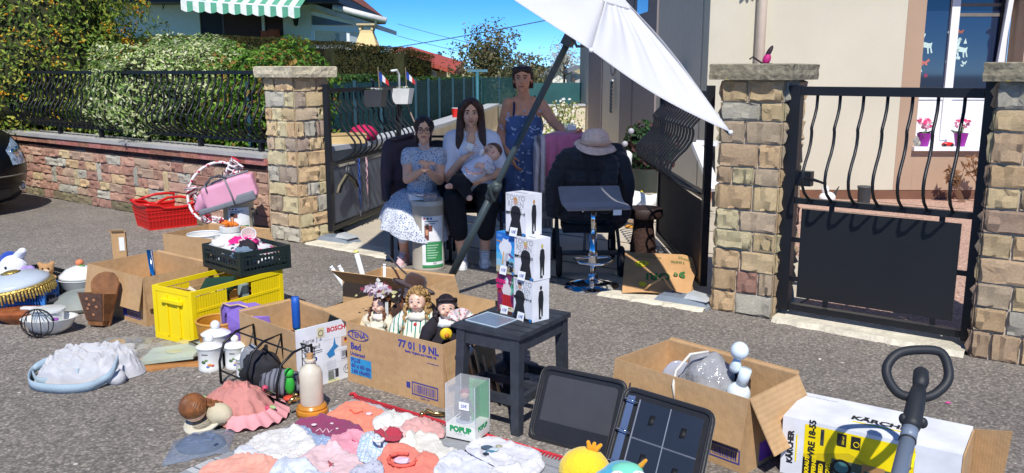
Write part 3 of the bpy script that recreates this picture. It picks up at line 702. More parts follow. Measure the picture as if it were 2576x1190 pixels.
# -- things at the right house
def pot_orchid(px,py,label):
 p=V((Yp(px,py,10.52).x,10.52,SZ+.001));t=thing('orchid_pot',label,'potted plant',p,0,'orchids on the window sill')
 part('pot',MB().lathe([(.0,.004),(.055,0),(.085,.16),(.075,.16),(.06,.13),(0,.13)],18),rgb(150,44,150,rough=.35),t,smooth=True,auto=.6)
 mb=MB();mb.tube([(0,0,.13),(.01,.0,.22),(-.02,0,.3)],.005,5);mb.tube([(0.01,0,.13),(.03,0,.25),(.09,0,.29)],.005,5);part('stem',mb,rgb(96,120,60),t)
 P=[(V((random.uniform(-.09,.1),random.uniform(-.04,.04),random.uniform(.22,.33))),V((0,-1,.3)))for _ in range(34)]
 part('blossom',leaves(P,.055,[(222,150,170),(230,190,200),(190,70,110)],1.2),LEAFM,t)
 P=[(V((random.uniform(-.05,.05),random.uniform(-.04,.04),.15)),V((0,-.3,1)))for _ in range(8)]
 part('foliage',leaves(P,.13,[(70,84,60),(90,100,74)],2.2),LEAF,t)
pot_orchid(2325,340,'pink orchid in the left purple pot on the white sill');pot_orchid(2417,345,'pink orchid in the right purple pot, beside a red toy car')
p=V((Yp(2383,352,10.5).x,10.48,SZ+.001));t=thing('toy_car','small red toy car between two purple pots on the sill','toy',p)
part('body',MB().ball((0,0,.028),(.075,.03,.026),14,8),rgb(206,36,30,rough=.3),t,smooth=True)
for sx in(-.045,.045):part('wheel',MB().lathe([(0,-.032),(.016,-.032),(.016,.032),(0,.032)],12,(sx,0,.017),rotm(R(90))),rgb(24,24,26),t,smooth=True,auto=.5)
def stoneball(px,r,c,lab,nm,cat):
 p=V((Yp(px,350,10.5).x,10.52,SZ+.001));mb=MB();mb.ball((0,0,r*.9),(r,r*.8,r*.9),14,10);single(nm,mb,mat(nm+'_m',lin(c),rough=.8,var=.35,vs=40),lab,cat,p,smooth=True)
stoneball(2299,.075,(150,148,140),'grey stone ornament with a dark top left of the purple pots','stone_ornament','ornament')
stoneball(2313,.045,(166,168,150),'small speckled stone ball on the sill beside the left purple pot','stone_ball','ornament')
# parrot ornament on the reveal
pp=fr(WX1+.06,-.04,1.93);t=thing('bird_ornament','blue grey parrot ornament with white head on the beige window surround','ornament',pp)
part('body',MB().ball((0,0,0),(.055,.05,.14),14,10,rotm(0,R(8),0)),rgb(72,108,118),t,smooth=True);part('head',MB().ball((-.03,-.02,.13),(.05,.045,.05),12,8),rgb(220,220,214),t,smooth=True)
part('wing',MB().ball((-.02,-.045,-.02),(.03,.012,.09),10,8),rgb(86,176,200),t,smooth=True);part('tail',MB().hexa([V(q)for q in((-.01,0,-.3),(.03,0,-.3),(.03,.02,-.3),(-.01,.02,-.3),(-.02,0,-.1),(.03,0,-.1),(.03,.03,-.1),(-.02,.03,-.1))]),rgb(64,98,110),t)
part('beak',MB().cone((-.07,-.03,.13),.016,(-.085,-.035,.105),.004,8),rgb(40,40,44),t,smooth=True)
# dark planter and white figure at the foot of the wall
p=G(2172,514);t=thing('planter','dark cylindrical planter standing by the wall behind the small gate','planter',(p.x,p.y,.004));pz=2150/p.y
part('pot',MB().lathe([(0,.0),(.07,0),(.078,.21),(.066,.21),(.06,.17),(0,.17)],20),rgb(56,60,62,rough=.5),t,smooth=True,auto=.5)
part('rim',MB().lathe([(.079,.19),(.084,.195),(.084,.215),(.066,.214)],20),rgb(70,74,76),t,smooth=True)
p=G(2080,512);t=thing('garden_figure','small white bird shaped garden figure on the gravel behind the small gate','figure',(p.x,p.y,.004))
part('body',MB().ball((0,0,.07),(.1,.07,.07),14,10),PVC,t,smooth=True);part('head',MB().ball((-.03,0,.16),(.045,.045,.06),12,8),PVC,t,smooth=True);part('tail',MB().cone((.08,0,.1),.02,(.13,0,.2),.006,8),rgb(60,60,58),t,smooth=True)
# plant shadow on the beige wall, built as thin stems with shadow brown leaves
def stems(px,pyb,pyt,n,lab,Y=10.2,cols=((112,84,62),(132,100,74))):
 p=V((Yp(px,480,Y).x,Y,.004));top=Yp(px,pyt,Y).z;t=thing('plant_shadow',lab,'shadow',p);mb=MB();P=[]
 for k in range(n):
  a=random.uniform(-.28,.28);q=[V((0.02*k-.03,0,0)),V((a*.3,0,top*.4)),V((a,random.uniform(-.05,.05),top*random.uniform(.7,1)))];mb.tube(q,.006,5)
  for j in range(16):f=random.uniform(.3,1);P.append((q[1].lerp(q[2],f)+V((random.uniform(-.05,.05),0,random.uniform(-.02,.04))),V((0,-1,.2))))
 part('stem',mb,rgb(120,90,66),t);part('foliage',leaves(P,.09,list(cols),3.2,.5),LEAFM,t)
stems(2420,490,425,5,'brown plant shadow built as thin leafy stems under the window sill');stems(2468,490,380,6,'taller brown plant shadow built as leafy stems beside the small gate hinge post')
# pink metal bird on the grey capped pillar, hanging leaf ornament
t=thing('metal_bird','pink and black metal bird ornament on the weathered pillar cap','ornament',PRc-U*.24+N*.36+V((0,0,1.601)))
part('body',MB().ball((0,.03,.03),(.026,.03,.042),12,8,rotm(0,.3,0)),rgb(190,40,120),t,smooth=True);part('wing',MB().ball((.012,.03,.075),(.016,.02,.05),10,8,rotm(0,.5,0)),rgb(44,24,38),t,smooth=True)
part('foot',MB().tube([(-.12,0,.03),(-.1,0,.045),(-.03,0,.0),(.03,0,.0)],.006,6),rgb(40,34,36),t)
t=thing('hanging_ornament','grey metal leaf ornament hanging beside the cream downpipe','ornament',fr(2.78,-.05,2.55))
part('chain',MB().tube([(0.03,0,.8),(.05,0,.3),(0.03,0,.02)],.008,5),rgb(70,68,66),t)
for a in(-.5,.1,.6):part('leaf',MB().ball((sin(a)*.07,0,-.06+.02*a),(.025,.01,.085),8,8,rotm(0,-a,0)),rgb(82,80,78,metal=.4),t,smooth=True)
# stair rail behind the right leaf
t=thing('stair_rail','white stair handrail on black brackets by the cream house corner','railing',(2.55,9.4,0))
mb=MB();mb.bar(Yp(1752,362,9.4),Yp(1800,478,8.9),.11,.05);part('handrail',mb,PVC,t,True)
mb=MB();mb.bar(Yp(1752,358,9.4),Yp(1806,362,9.3),.05,.05);part('top_rail',mb,PVC,t,True)
for a,b_ in(((1752,372),(1790,470)),((1783,425),(1783,520)),((1795,365),(1795,520))):
 mb=MB();p,q=Yp(*a,9.45),Yp(*b_,9.45);q.z=max(q.z,.0);mb.bar(p,q,.03);part('bracket',mb,rgb(30,32,38),t,True)
# decorations on the shaded side wall
sp=s_of(1548);t=thing('wall_hanging','hanging string of dark and teal beads on the shaded house wall','decoration',sd(sp,-.06,1.0))
part('plaque',MB().ball((0,0,.62),(.05,.07,.16),10,8),rgb(96,98,110),t,smooth=True)
part('hook_rail',MB().bbox((-.03,-.18,.37),(.0,.18,.4)),PVC,t)
for k in range(3):
 mb=MB()
 for j in range(9):mb.ball((-.02,-.1+k*.1,.33-j*.07-.0),(.02,.025,.036),8,6)
 o=part('bead_string',mb,rgb(*((52,50,60),(64,110,110),(90,70,74))[k]),t,smooth=True);o['kind']='stuff'
t=thing('house_letterbox','grey meter box on the shaded house wall behind the bulging gate bars','box',sd(1.2,-.1,1.2));part('case',MB().bbox((-.08,-.15,0),(.098,.15,.35)),rgb(120,124,130),t);part('dial',MB().ball((-.085,0,.2),(.02,.08,.08),10,8),rgb(180,184,188),t,smooth=True)
# wreath-like plant on a yellow stand, goose, yellow pot
p=V((1.42,9.0,.004));t=thing('potted_plant','leafy dark green plant with white bauble ornaments on a yellow stand behind the black coats','potted plant',p)
part('pot',MB().lathe([(0,.3),(.12,.3),(.17,.55),(.15,.55),(0,.5)],16),rgb(60,66,60,rough=.4),t,smooth=True,auto=.5)
for k in range(3):part('leg',MB().cone((cos(k*2.1)*.1,sin(k*2.1)*.1,.32),.025,(cos(k*2.1)*.17,sin(k*2.1)*.17,0.02),.018,8),rgb(222,196,40,rough=.4),t,smooth=True)
part('foliage',leaves(pts_box((-.28,-.22,.5),(.28,.22,1.05),900,2.2,.6,.2),.09,[(40,66,38),(56,84,46),(90,60,60)],2),LEAF,t)
for q in((-.3,-.15,.62),(-.26,-.2,.82),(-.2,-.2,.95)):part('bauble',MB().ball(q,.032,12,8),rgb(176,172,176,rough=.4),t,smooth=True)
p=V((1.20,8.55,.004));t=thing('goose_statue','white goose statue with an orange beak beside the black coats','statue',p)
mb=MB();mb.ball((.05,0,.2),(.17,.13,.17));mb.cone((-.04,0,.25),.1,(-.06,0,.5),.06);mb.cone((-.06,0,.48),.06,(-.05,0,.7),.052);mb.ball((-.06,0,.72),(.07,.055,.06));mb.cone((.17,0,.24),.08,(.3,0,.33),.03)
blob('body',mb,rgb(232,232,228,rough=.6),t,.014,5);part('beak',MB().cone((-.1,-.03,.70),.028,(-.13,-.06,.64),.012,8),rgb(226,160,60),t,smooth=True)
for sx in(-.04,.04):part('foot',MB().ball((sx+.03,-.06,.015),(.05,.06,.015),8,6),rgb(226,160,60),t,smooth=True)
t=thing('toy_mat','white and red folded toy mat on the drive behind the brown stool','mat',(1.62,9.2,.004));part('cloth',MB().bbox((-.25,-.2,0),(.25,.2,.03)),PVC,t);part('red_strip',MB().bbox((-.25,-.06,.031),(.0,.06,.05)),rgb(200,40,40),t);part('green_strip',MB().bbox((.02,-.06,.031),(.25,.06,.05)),rgb(70,150,80),t)
t=thing('folded_trolley','black folded trolley frame lying along the foot of the dark gate panel','trolley',(1.22,6.4,0))
for a,b_ in(((1.28,7.2,.06),(1.25,5.95,.05)),((1.14,7.2,.09),(1.12,6.1,.05))):part('rail',MB().tube([a,b_],.018,8),rgb(34,34,38,rough=.35),t,True,True)
for y in(6.2,6.6,7.0):part('crossbar',MB().tube([(1.27,y,.06),(1.13,y,.075)],.012,6),rgb(150,152,156,metal=.6),t,True,True)
# -- the white house on the left, far
WHT=mat('white_render',lin((232,229,218)),rough=.95,var=.03,bump=.2,bs=120);DKB=mat('brown_shutter',lin((70,44,40)),rough=.7,var=.1)
LY=22.0
def lp(px,py,Y=LY):return Yp(px,py,Y)
lh=thing('white_house','white house with dark shutters and a striped awning behind the hedges','house',(-7.5,LY,0))
xl,xr=-14.0,lp(783,60).x;ez=lp(780,12).z
def hb(x0,x1,y0,y1,z0,z1,nm,mt,par=lh):mb=MB();mb.bbox((x0,y0,z0),(x1,y1,z1));return part(nm,mb,mt,par,True)
d0,d1=lp(503,60).x,lp(668,60).x;e0,e1=lp(664,60).x,lp(712,60).x;dz=lp(600,24).z
hb(xl,d0,LY,LY+.3,0,ez,'wall',WHT);hb(d0+.001,e1,LY,LY+.3,dz,ez,'wall',WHT);hb(e1+.001,xr,LY,LY+.3,0,ez,'wall',WHT)
hb(xr-.3,xr,LY+.301,LY+9,0,ez,'wall',WHT)
f1=lp(560,60).x
hb(d0+.002,f1,LY+.05,LY+.12,0,dz-.002,'shutter',rgb(44,38,40));hb(f1+.03,lp(657,60).x,LY+.03,LY+.1,0,dz-.002,'shutter',DKB)
hb(lp(658,60).x,lp(665,60).x,LY+.01,LY+.2,0,dz-.002,'door_frame',WHT);hb(lp(666,60).x,e1-.002,LY+.06,LY+.14,0,dz-.002,'door',DKB)
hb(f1-.02,f1+.028,LY+.02,LY+.1,0,dz-.002,'door_frame',rgb(96,90,92))
mb=MB();rx=lp(852,5,21.2).x
mb.hexa([V((xl,21.2,ez-.0)),V((rx,21.2,ez)),V((rx-.3,LY+9,ez)),V((xl,LY+9,ez)),V((xl,21.2,ez+.2)),V((rx,21.2,ez+.2)),V((rx-.3,LY+9,ez+.2)),V((xl,LY+9,ez+.2))]);part('eave',mb,rgb(58,54,60),lh,True)
mb=MB();mb.hexa([V((xl,21.15,ez+.21)),V((rx+.05,21.15,ez+.21)),V((rx-.3,LY+9,ez+.21)),V((xl,LY+9,ez+.21)),V((xl,26,5.6)),V((rx-2.6,26,5.6)),V((rx-2.6,26.4,5.6)),V((xl,26.4,5.6))]);part('roof',mb,mat('roof_tile',lin((140,80,62)),rough=.9,var=.2,vs=3,stripes=[(0,4,lin((110,60,48)),.15)]),lh,True)
mb=MB();mb.tube([V((xl,21.1,ez+.2)),V((rx+.05,21.1,ez+.2))],.07,8);part('gutter',mb,rgb(70,66,70),lh,True,True)
# awning with striped scalloped valance
aw=thing('awning','green and white striped awning with a scalloped edge on the white house','awning',(-7,21,3))
ax0,ax1=lp(455,10,20.6).x,lp(755,30,20.6).x;zt0,zt1=lp(455,2,20.6).z,lp(755,20,20.6).z
ST=[rgb(236,240,236,rough=.8),rgb(96,170,140,rough=.8)];n=40
mbv=MB();mbt=MB()
for k in range(n):
 f0,f1_=k/n,(k+1)/n;x0=ax0+(ax1-ax0)*f0;x1=ax0+(ax1-ax0)*f1_;za=zt0+(zt1-zt0)*f0;zb=zt0+(zt1-zt0)*f1_
 s=lambda f:.2+.045*abs(sin(f*n/4*pi))
 mbv.mi=mbt.mi=(k//2)%2
 mbv.slab([V((x0,20.6,za-s(f0))),V((x1,20.6,zb-s(f1_))),V((x1,20.6,zb)),V((x0,20.6,za))],.01)
 mbt.slab([V((x0,20.61,za)),V((x1,20.61,zb)),V((x1,LY,zb+.55)),V((x0,LY,za+.55))],.012)
part('valance',mbv,ST,aw,True);part('canopy',mbt,ST,aw,True)
mb=MB();mb.tube([V((ax0,20.63,zt0+.01)),V((ax1,20.63,zt1+.01))],.03,8);part('front_bar',mb,PVC,aw,True,True)
p=lp(744,50,21.85);t=thing('wall_lantern','black lantern on the white house wall right of the awning','lamp',p)
part('body',MB().lathe([(0,-.16),(.05,-.12),(.085,.08),(.1,.1),(.02,.2),(0,.22)],6),rgb(26,26,30),t);part('bracket',MB().tube([(0,0,.2),(0,.1,.24),(0,.15,.1)],.015,6),rgb(26,26,30),t)
p=lp(413,8,21.9);t=thing('wall_bracket','dark triangular bracket on the white house wall left of the awning','bracket',p)
part('arm',MB().tube([(-.1,.1,.3),(0,-.1,-.15),(.1,.1,.3)],.018,6),rgb(40,40,44),t)
for px,s in((672,1),(690,1.1)):
 p=lp(px,104,21.7);t=thing('terracotta_jar',('left' if px<680 else 'right')+' one of two terracotta jars by the dark door of the white house','jar',(p.x,21.7,p.z-.15),0)
 part('body',MB().lathe([(0,0),(.1,0),(.17,.2*s),(.13,.36*s),(.15,.4*s),(.11,.4*s),(0,.3)],14),rgb(170,84,60,rough=.9),t,smooth=True);part('pedestal',MB().bbox((-.12,-.12,-p.z+.15),(.12,.12,-.002)),rgb(150,140,130),t)
# conservatory
cv=thing('conservatory','white framed glass conservatory at the right end of the white house','conservatory',(-4.4,LY,0))
GLS=mat('clear_glass',(.75,.85,.92),rough=.03,var=0,alpha=.28,spec=1)
def cb(a,b_,wd,nm='frame_bar',mt=PVC,d=None):mb=MB();mb.bar(a,b_,wd,d or wd);return part(nm,mb,mt,cv,True)
cx0,cx1=xr+.02,lp(955,60).x;cpost=lp(876,80).x;zr0,zr1=lp(785,33).z,lp(955,74).z;zt=lp(860,70).z
cb(V((cx0,LY,zr0)),V((lp(932,60).x,LY,lp(932,68).z)),.09);cb(V((cx0,LY,zt)),V((lp(935,70).x,LY,lp(935,76).z)),.13)
for px in(787,876,927):x=lp(px,90).x;cb(V((x,LY,0)),V((x,LY,zt-.06)),.085)
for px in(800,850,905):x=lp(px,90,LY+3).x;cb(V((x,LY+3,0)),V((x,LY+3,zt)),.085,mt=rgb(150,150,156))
mb=MB();mb.hexa([V((cx0,LY-.25,zr0+.12)),V((cx1,LY-.25,zr1-.02)),V((cx1,LY+3.2,zr1-.02)),V((cx0,LY+3.2,zr0+.12)),V((cx0,LY-.25,zr0+.24)),V((cx1,LY-.25,zr1+.1)),V((cx1,LY+3.2,zr1+.1)),V((cx0,LY+3.2,zr0+.24))]);part('roof',mb,rgb(206,204,200),cv,True)
for a,b_ in((787,876),(876,927)):
 mb=MB();mb.bbox((lp(a,90).x+.045,LY-.01,0),(lp(b_,90).x-.045,LY+.01,zt-.07));part('pane',mb,GLS,cv,True)
mb=MB();mb.add([V((cx0,LY+.0,zt+.07)),V((lp(927,70).x,LY,zt+.07)),V((lp(927,70).x,LY,lp(927,70).z)),V((cx0,LY,zr0-.05))],[(0,1,2,3)]);part('pane',mb,mat('grey_glass',lin((110,116,130)),rough=.1,var=0),cv,True)
mb=MB();mb.tube([lp(838,17,21.6),lp(972,52,21.6)],.075,10);part('rolled_blind',mb,rgb(220,220,218),cv,True,True)
mb=MB();mb.bar(lp(945,46,21.6),lp(945,60,21.7),.05);part('bracket',mb,PVC,cv,True)
# barbecue chimney
p=lp(925,125,19.5);t=thing('barbecue_chimney','cream garden barbecue chimney with a brick collar above the conifer hedge','chimney',(p.x,19.5,0));z=p.z
part('base',MB().bbox((-.27,-.27,0),(.27,.27,z-.07)),rgb(226,206,160),t);
for k in range(6):part('brick',MB().bbox((-.25+k*.084,-.275,z-.069),(-.25+k*.084+.08,.27,z-.002)),rgb((186,170,196)[k%3],132,100,rough=.9),t)
part('ledge',MB().bbox((-.31,-.31,z),(.31,.31,z+.05)),rgb(228,206,156,rough=.9),t)
part('hood',MB().lathe([(.35,z+.052),(.33,z+.1),(.2,z+.36),(.2,z+.42)],4,(0,0,0),rotm(0,0,pi/4)),mat('hood_cream',lin((232,206,150)),rough=.9,var=.05),t)
for sx,sy in((-1,-1),(1,-1),(1,1),(-1,1)):part('post',MB().bbox((sx*.13-.025,sy*.13-.025,z+.42),(sx*.13+.025,sy*.13+.025,z+.52)),rgb(224,200,150),t)
part('cap_plate',MB().bbox((-.2,-.2,z+.521),(.2,.2,z+.56)),rgb(210,190,150),t)
# red roofed stone house, chimneys, dish
Y=45.0;q=lambda px,py,yy=Y:Yp(px,py,yy)
t=thing('red_roof_house','long stone house with a red tile roof behind the round bush','house',(q(1060,180).x,Y,0));rx0,rx1=q(1003,150).x,q(1147,180).x;gz=q(1060,152).z
zl,zr=q(1005,135).z,q(1150,182).z
mb=MB();mb.hexa([V((rx0,Y,0)),V((rx1-1,Y,0)),V((rx1-1,Y+7,0)),V((rx0,Y+7,0)),V((rx0,Y,zl-.15)),V((rx1-1,Y,zr+.05)),V((rx1-1,Y+7,zr+.05)),V((rx0,Y+7,zl-.15))]);part('wall',mb,mat('grey_stone_wall',lin((176,160,148)),rough=.95,var=.2,vs=2,bump=.5,bs=8),t,True)
mb=MB();mb.hexa([V((rx0-.3,Y-.4,zl-.1)),V((rx1,Y-.4,zr-.1)),V((rx1,Y+8,zr-.1)),V((rx0-.3,Y+8,zl-.1)),V((rx0-.3,Y-.4,zl+.12)),V((rx1,Y-.4,zr+.12)),V((rx1,Y+8,zr+.6)),V((rx0-.3,Y+8,zl+.6))]);part('roof',mb,mat('red_tile',lin((176,80,66)),rough=.9,var=.12,vs=2),t,True)
for px,top in((1003,118),(991,120)):
 a=q(px,142,Y+2);mb=MB();mb.bbox((a.x-.25,Y+1.8,a.z-.4),(a.x+.25,Y+2.3,q(px,top,Y+2).z));part('chimney',mb,rgb(150,96,80)if px>1000 else rgb(200,196,190),t,True)
a=q(1009,148,Y-.5);t2=thing('satellite_dish','white satellite dish on the stone gable left of the red roof','dish',a);part('dish',MB().lathe([(0,0),(.2,.03),(.36,.12)],16,(0,0,0),rotm(R(75),0,R(20))),rgb(214,212,210),t2,smooth=True);part('arm',MB().tube([(0,0,0),(0,.4,-.15)],.03,6),rgb(120,120,120),t2)
# far white houses right
Y=60.0;t=thing('far_white_house','small far white house with a grey roof edge behind the standing woman','house',(q(1410,210,Y).x,Y,0))
hx0,hx1=q(1378,200,Y).x,q(1446,200,Y).x;pk=q(1408,168,Y)
mb=MB();mb.prism([(hx0,0),(hx1,0),(hx1,q(1446,186,Y).z),(pk.x,pk.z),(hx0,q(1378,190,Y).z)],0,6);
for v in mb.v:v.x,v.y,v.z=v.x,Y+v.z,v.y
part('wall',mb,WHT,t,True)
for a_,b_ in(((1362,204),(1410,164)),((1404,166),(1452,192))):
 mb=MB();p0,p1=q(*a_,Y-.5),q(*b_,Y-.5);mb.hexa([p0,p1,p1+V((0,8,0)),p0+V((0,8,0))]+[p+V((0,0,.22))for p in(p0,p1,p1+V((0,8,0)),p0+V((0,8,0)))]);part('roof',mb,rgb(110,108,112),t,True)
t=thing('far_annex','far low annex with an open carport and grey roof beside the cream house','house',(q(1445,210,50).x,50,0));p0,p1=q(1428,184,50),q(1462,172,50)
mb=MB();mb.hexa([p0,p1,p1+V((0,5,0)),p0+V((0,5,0))]+[p+V((0,0,.2))for p in(p0,p1,p1+V((0,5,0)),p0+V((0,5,0)))]);part('roof',mb,rgb(116,118,126),t,True)
mb=MB();mb.bbox((q(1436,190,50).x,50.5,0),(q(1470,190,50).x,54,q(1440,186,50).z));part('wall',mb,rgb(190,186,180),t,True);mb=MB();mb.bbox((q(1440,190,50).x,50.3,0),(q(1448,190,50).x,50.49,q(1440,194,50).z));part('doorway',mb,rgb(84,72,72),t,True)
t=thing('red_gable_house','far red gabled roof peeking above the white house','house',(q(1408,170,75).x,75,0));mb=MB();p0,p1,p2=q(1398,182,75),q(1432,182,75),q(1410,160,75)
mb.add([p0,p1,p2,p0+V((0,6,0)),p1+V((0,6,0)),p2+V((0,6,0))],[(0,1,2),(5,4,3),(1,4,5,2),(0,2,5,3),(0,3,4,1)]);part('roof',mb,rgb(170,92,74,rough=.9),t,True);mb=MB();mb.bbox((p0.x+.2,75.2,0),(p1.x-.2,80,p0.z));part('wall',mb,WHT,t,True)
# power lines
for i,(a,b_,c_)in enumerate((((700,156,40),(1170,112,34),(2000,-90,26)),((1000,60,60),(1300,150,52),(1700,205,70)),((1000,90,60),(1300,176,52),(1700,225,70)))):
 p0,p1,p2=Yp(*a),Yp(*b_),Yp(*c_);mb=MB();mb.tube([p0*((1-f)**2)+p1*(2*f*(1-f))+p2*f*f for f in[k/16 for k in range(17)]],.018,5)
 single('power_line',mb,rgb(84,96,110),('upper','middle','lowest')[i]+' thin overhead power line crossing the blue sky','cable',p1,smooth=True,world=True)
# -- garden wall with coping, curving away behind the drive, and teal netting
COPE=mat('coping_grey',lin((186,190,196)),rough=.8,var=.08,vs=4)
GW_=[V((-1.95,8.75,0)),V((-1.62,9.6,0)),V((-1.30,11.2,0)),V((-1.05,13,0)),V((-.86,15,0)),V((-.6,18,0)),V((-.35,21,0))]
t=thing('garden_wall','curving cream garden wall with a grey coping behind the seated people','wall',GW_[2]);GWH=.74
mbw=MB();mbc=MB()
def rib(pts,z0,z1,wd,off=0.0,world=None):
 mb=MB();vs=[]
 for i,p in enumerate(pts):
  d=(pts[min(i+1,len(pts)-1)]-pts[max(i-1,0)]).normalized();n=V((-d.y,d.x,0))
  a,b_=p+n*(off-wd/2),p+n*(off+wd/2);vs+=[a+V((0,0,z0)),b_+V((0,0,z0)),b_+V((0,0,z1)),a+V((0,0,z1))]
 k=len(pts);fs=[(i*4+j,i*4+(j+1)%4,i*4+4+(j+1)%4,i*4+4+j)for i in range(k-1)for j in range(4)]+[(3,2,1,0),tuple(4*k-4+j for j in range(4))]
 return mb.add(vs,fs)
part('wall',rib(GW_,0,GWH,.2,.1),mat('cream_wall',lin((214,204,182)),rough=.95,var=.1,vs=3,bump=.3,bs=20),t,True)
part('coping',rib(GW_,GWH+.002,GWH+.055,.3,.1),COPE,t,True)
nt_=thing('netting_fence','teal windbreak netting on blue green posts along the garden wall','fence',GW_[3]);NET=mat('teal_net',lin((30,84,92)),rough=.85,var=.15,vs=2.2,alpha=.62,stripes=[(2,40,lin((20,62,70)),.35)])
NP=[p+V((-.42,.1,0))for p in GW_];NP[0]=V((-2.75,9.0,0));NP[1]=V((-2.15,9.9,0));NP+=[V((0.1,22.2,0))]
part('net',rib(NP,.35,1.42,.008),NET,nt_,True)
for p in[a.lerp(b_,f)for a,b_ in zip(NP[:-1],NP[1:])for f in(0,.5)]:
 mb=MB();mb.bar(p+V((.02,-.05,0)),p+V((.02,-.05,1.45)),.035,.035);part('post',mb,rgb(34,72,88),nt_,True)
bn=thing('netting_fence','teal netting across the end of the drive above a low cream wall','fence',(1.0,23,0));part('net',rib([V((.15,22.3,0)),V((2.6,23.5,0))],.72,1.27,.01),mat('teal_net_solid',lin((52,100,104)),rough=.85,var=.15,vs=1.5),bn,True)
for x in(.9,1.6,2.3):part('post',MB().bar(V((x,22.6+(x-.2)*.5,0)),V((x,22.6+(x-.2)*.5,1.3)),.05),rgb(42,92,96),bn,True)
t=thing('end_wall','low cream wall at the end of the drive below teal netting','wall',(1.2,22,0));part('wall',rib([V((-.3,21.3,0)),V((2.4,22.2,0))],0,.70,.2),MATS['cream_wall'],t,True);part('coping',rib([V((-.3,21.3,0)),V((2.4,22.2,0))],.702,.75,.28),COPE,t,True)
p=Yp(1201,230,17);t=thing('washing_post','teal T shaped washing line post standing above the netting','post',(p.x,17,0));zt_=Yp(1200,178,17).z
part('pole',MB().tube([(0,0,0),(0,0,zt_-.03)],.035,10),rgb(44,104,120),t,smooth=True);part('crossbar',MB().bar((-.2,0,zt_),(.2,0,zt_),.05),rgb(86,130,150),t)
# rose bushes beyond the woman
for i,(px,Y,h,lab)in enumerate(((1392,15.5,.95,'rose bush with white blooms nearest the standing woman'),(1425,16.5,1.0,'rose bush between the white bloomed rose and the cream house'),(1412,14.5,.6,'low rose bush in front of the two taller ones'))):
 p=Yp(px,300,Y);t=thing('rose_bush',lab,'bush',(p.x,Y,.004));mb=MB()
 for k in range(6):a=k*1.05;mb.tube([V((0,0,0)),V((cos(a)*.1,sin(a)*.1,h*.5)),V((cos(a)*.22,sin(a)*.22,h))],.008,5)
 part('stem',mb,rgb(100,96,60),t);P=[(V((random.gauss(0,.16),random.gauss(0,.16),random.uniform(.2,h))),V((random.gauss(0,1),-1,.6)))for _ in range(420)]
 part('foliage',leaves(P,.06,[(112,128,62),(140,150,84),(84,100,50)],1.8),LEAF,t)
 P=[(V((random.gauss(0,.17),-.15,random.uniform(.4,h+.05))),V((0,-1,.4)))for _ in range(30)]
 part('blossom',leaves(P,.07,[(236,228,206),(228,214,190)],1.2,.3),LEAFM,t)
# garden bits beside the left leaf
t=thing('edging_fence','low white ribbed edging fence on the lawn behind the left gate leaf','fence',(-1.9,9.8,0));mb=MB()
for k in range(46):
 p=V((-2.35+.0*k,9.0,0)).lerp(V((-1.55,12.2,0)),k/45);mb.tube([p+V((0,0,.0)),p+V((-.02,0,.34)),p+V((.02,.02,.37))],.011,5)
o=part('picket',mb,rgb(220,220,206),t,True,True);o['kind']='stuff'
cp=lambda f:(GW_[0].lerp(GW_[1],f/.5)if f<.5 else GW_[1].lerp(GW_[2],(f-.5)/.5))+V((-.05,0.02,GWH+.056))
def lump(name,label,cat,p,r,c,seed=0,wr=.18,rz=0,rough=.85):
 mb=MB()
 def fn(a,b_):
  th,ph=a*2*pi,b_*pi;d=V((sin(ph)*cos(th),sin(ph)*sin(th),-cos(ph)));k=1+wr*nz3(d*2.2+V((seed,0,0)))+wr*.5*nz3(d*5+V((0,seed,0)))
  q=V((d.x*r[0]*k,d.y*r[1]*k,max(d.z*r[2]*k,-r[2]*.7)));return q+V((0,0,r[2]*.7))
 mb.grid(fn,26,16,True);return single(name,mb,c if not isinstance(c,tuple)else rgb(*c,rough=rough,bump=.15),label,cat,p,rz,smooth=True,auto=None)
lump('cloth_bundle','crimson pink cloth bundle lying on the garden wall behind the gate bars','bundle',cp(.5),(.16,.14,.1),(190,30,90),3)
0 and lump('plastic_bag','white plastic bag on the garden wall right of the pink bundle','bag',cp(.66),(.12,.12,.08),(196,192,184),5)
0 and lump('plastic_bag','pale blue plastic bag at the far side of the white bag on the garden wall','bag',cp(.82),(.11,.11,.07),(150,160,180),9)
t=thing('cardboard_tray','flat cardboard tray on the garden wall left of the pink bundle','box',cp(.3),.4);part('tray',MB().bbox((-.2,-.14,0),(.2,.14,.09)),rgb(214,186,134),t);part('lid',MB().bbox((-.21,-.15,.091),(.21,.15,.10)),rgb(200,170,120),t)
p=Yp(1113,281,14.6);t=thing('mug','red enamel mug standing on the coping of the garden wall','mug',(-.95,14.6,GWH+.056));part('body',MB().lathe([(0,0),(.06,0),(.07,.15),(.062,.15),(.055,.02),(0,.02)],16),rgb(210,44,40,rough=.3),t,smooth=True,auto=.5);part('rim',MB().lathe([(.071,.15),(.074,.158),(.06,.158)],16),PVC,t,smooth=True)
part('handle',MB().tube([(.068,0,.13),(.11,0,.12),(.11,0,.05),(.066,0,.04)],.009,6),rgb(210,44,40,rough=.3),t,smooth=True)
p=G(1128,350);t=thing('garden_bird','small white and grey bird figure on a white cloth by the garden wall','figure',(-.72,10.4,.6));part('body',MB().ball((0,0,.06),(.1,.05,.055),12,8),PVC,t,smooth=True);part('head',MB().ball((.07,0,.14),.035,10,8),rgb(90,96,104),t,smooth=True);part('tail',MB().cone((-.08,0,.07),.02,(-.17,0,.05),.006,8),rgb(70,76,84),t,smooth=True)
mb=MB()
def fn(a,b_):
 x,y=(a-.5)*1.1,(b_-.5)*.8;return V((x,y,.58+.02*nz3((x*4,y*4,1))-(.3*max(0,abs(x)-.42)+.3*max(0,abs(y)-.3))*2.5))
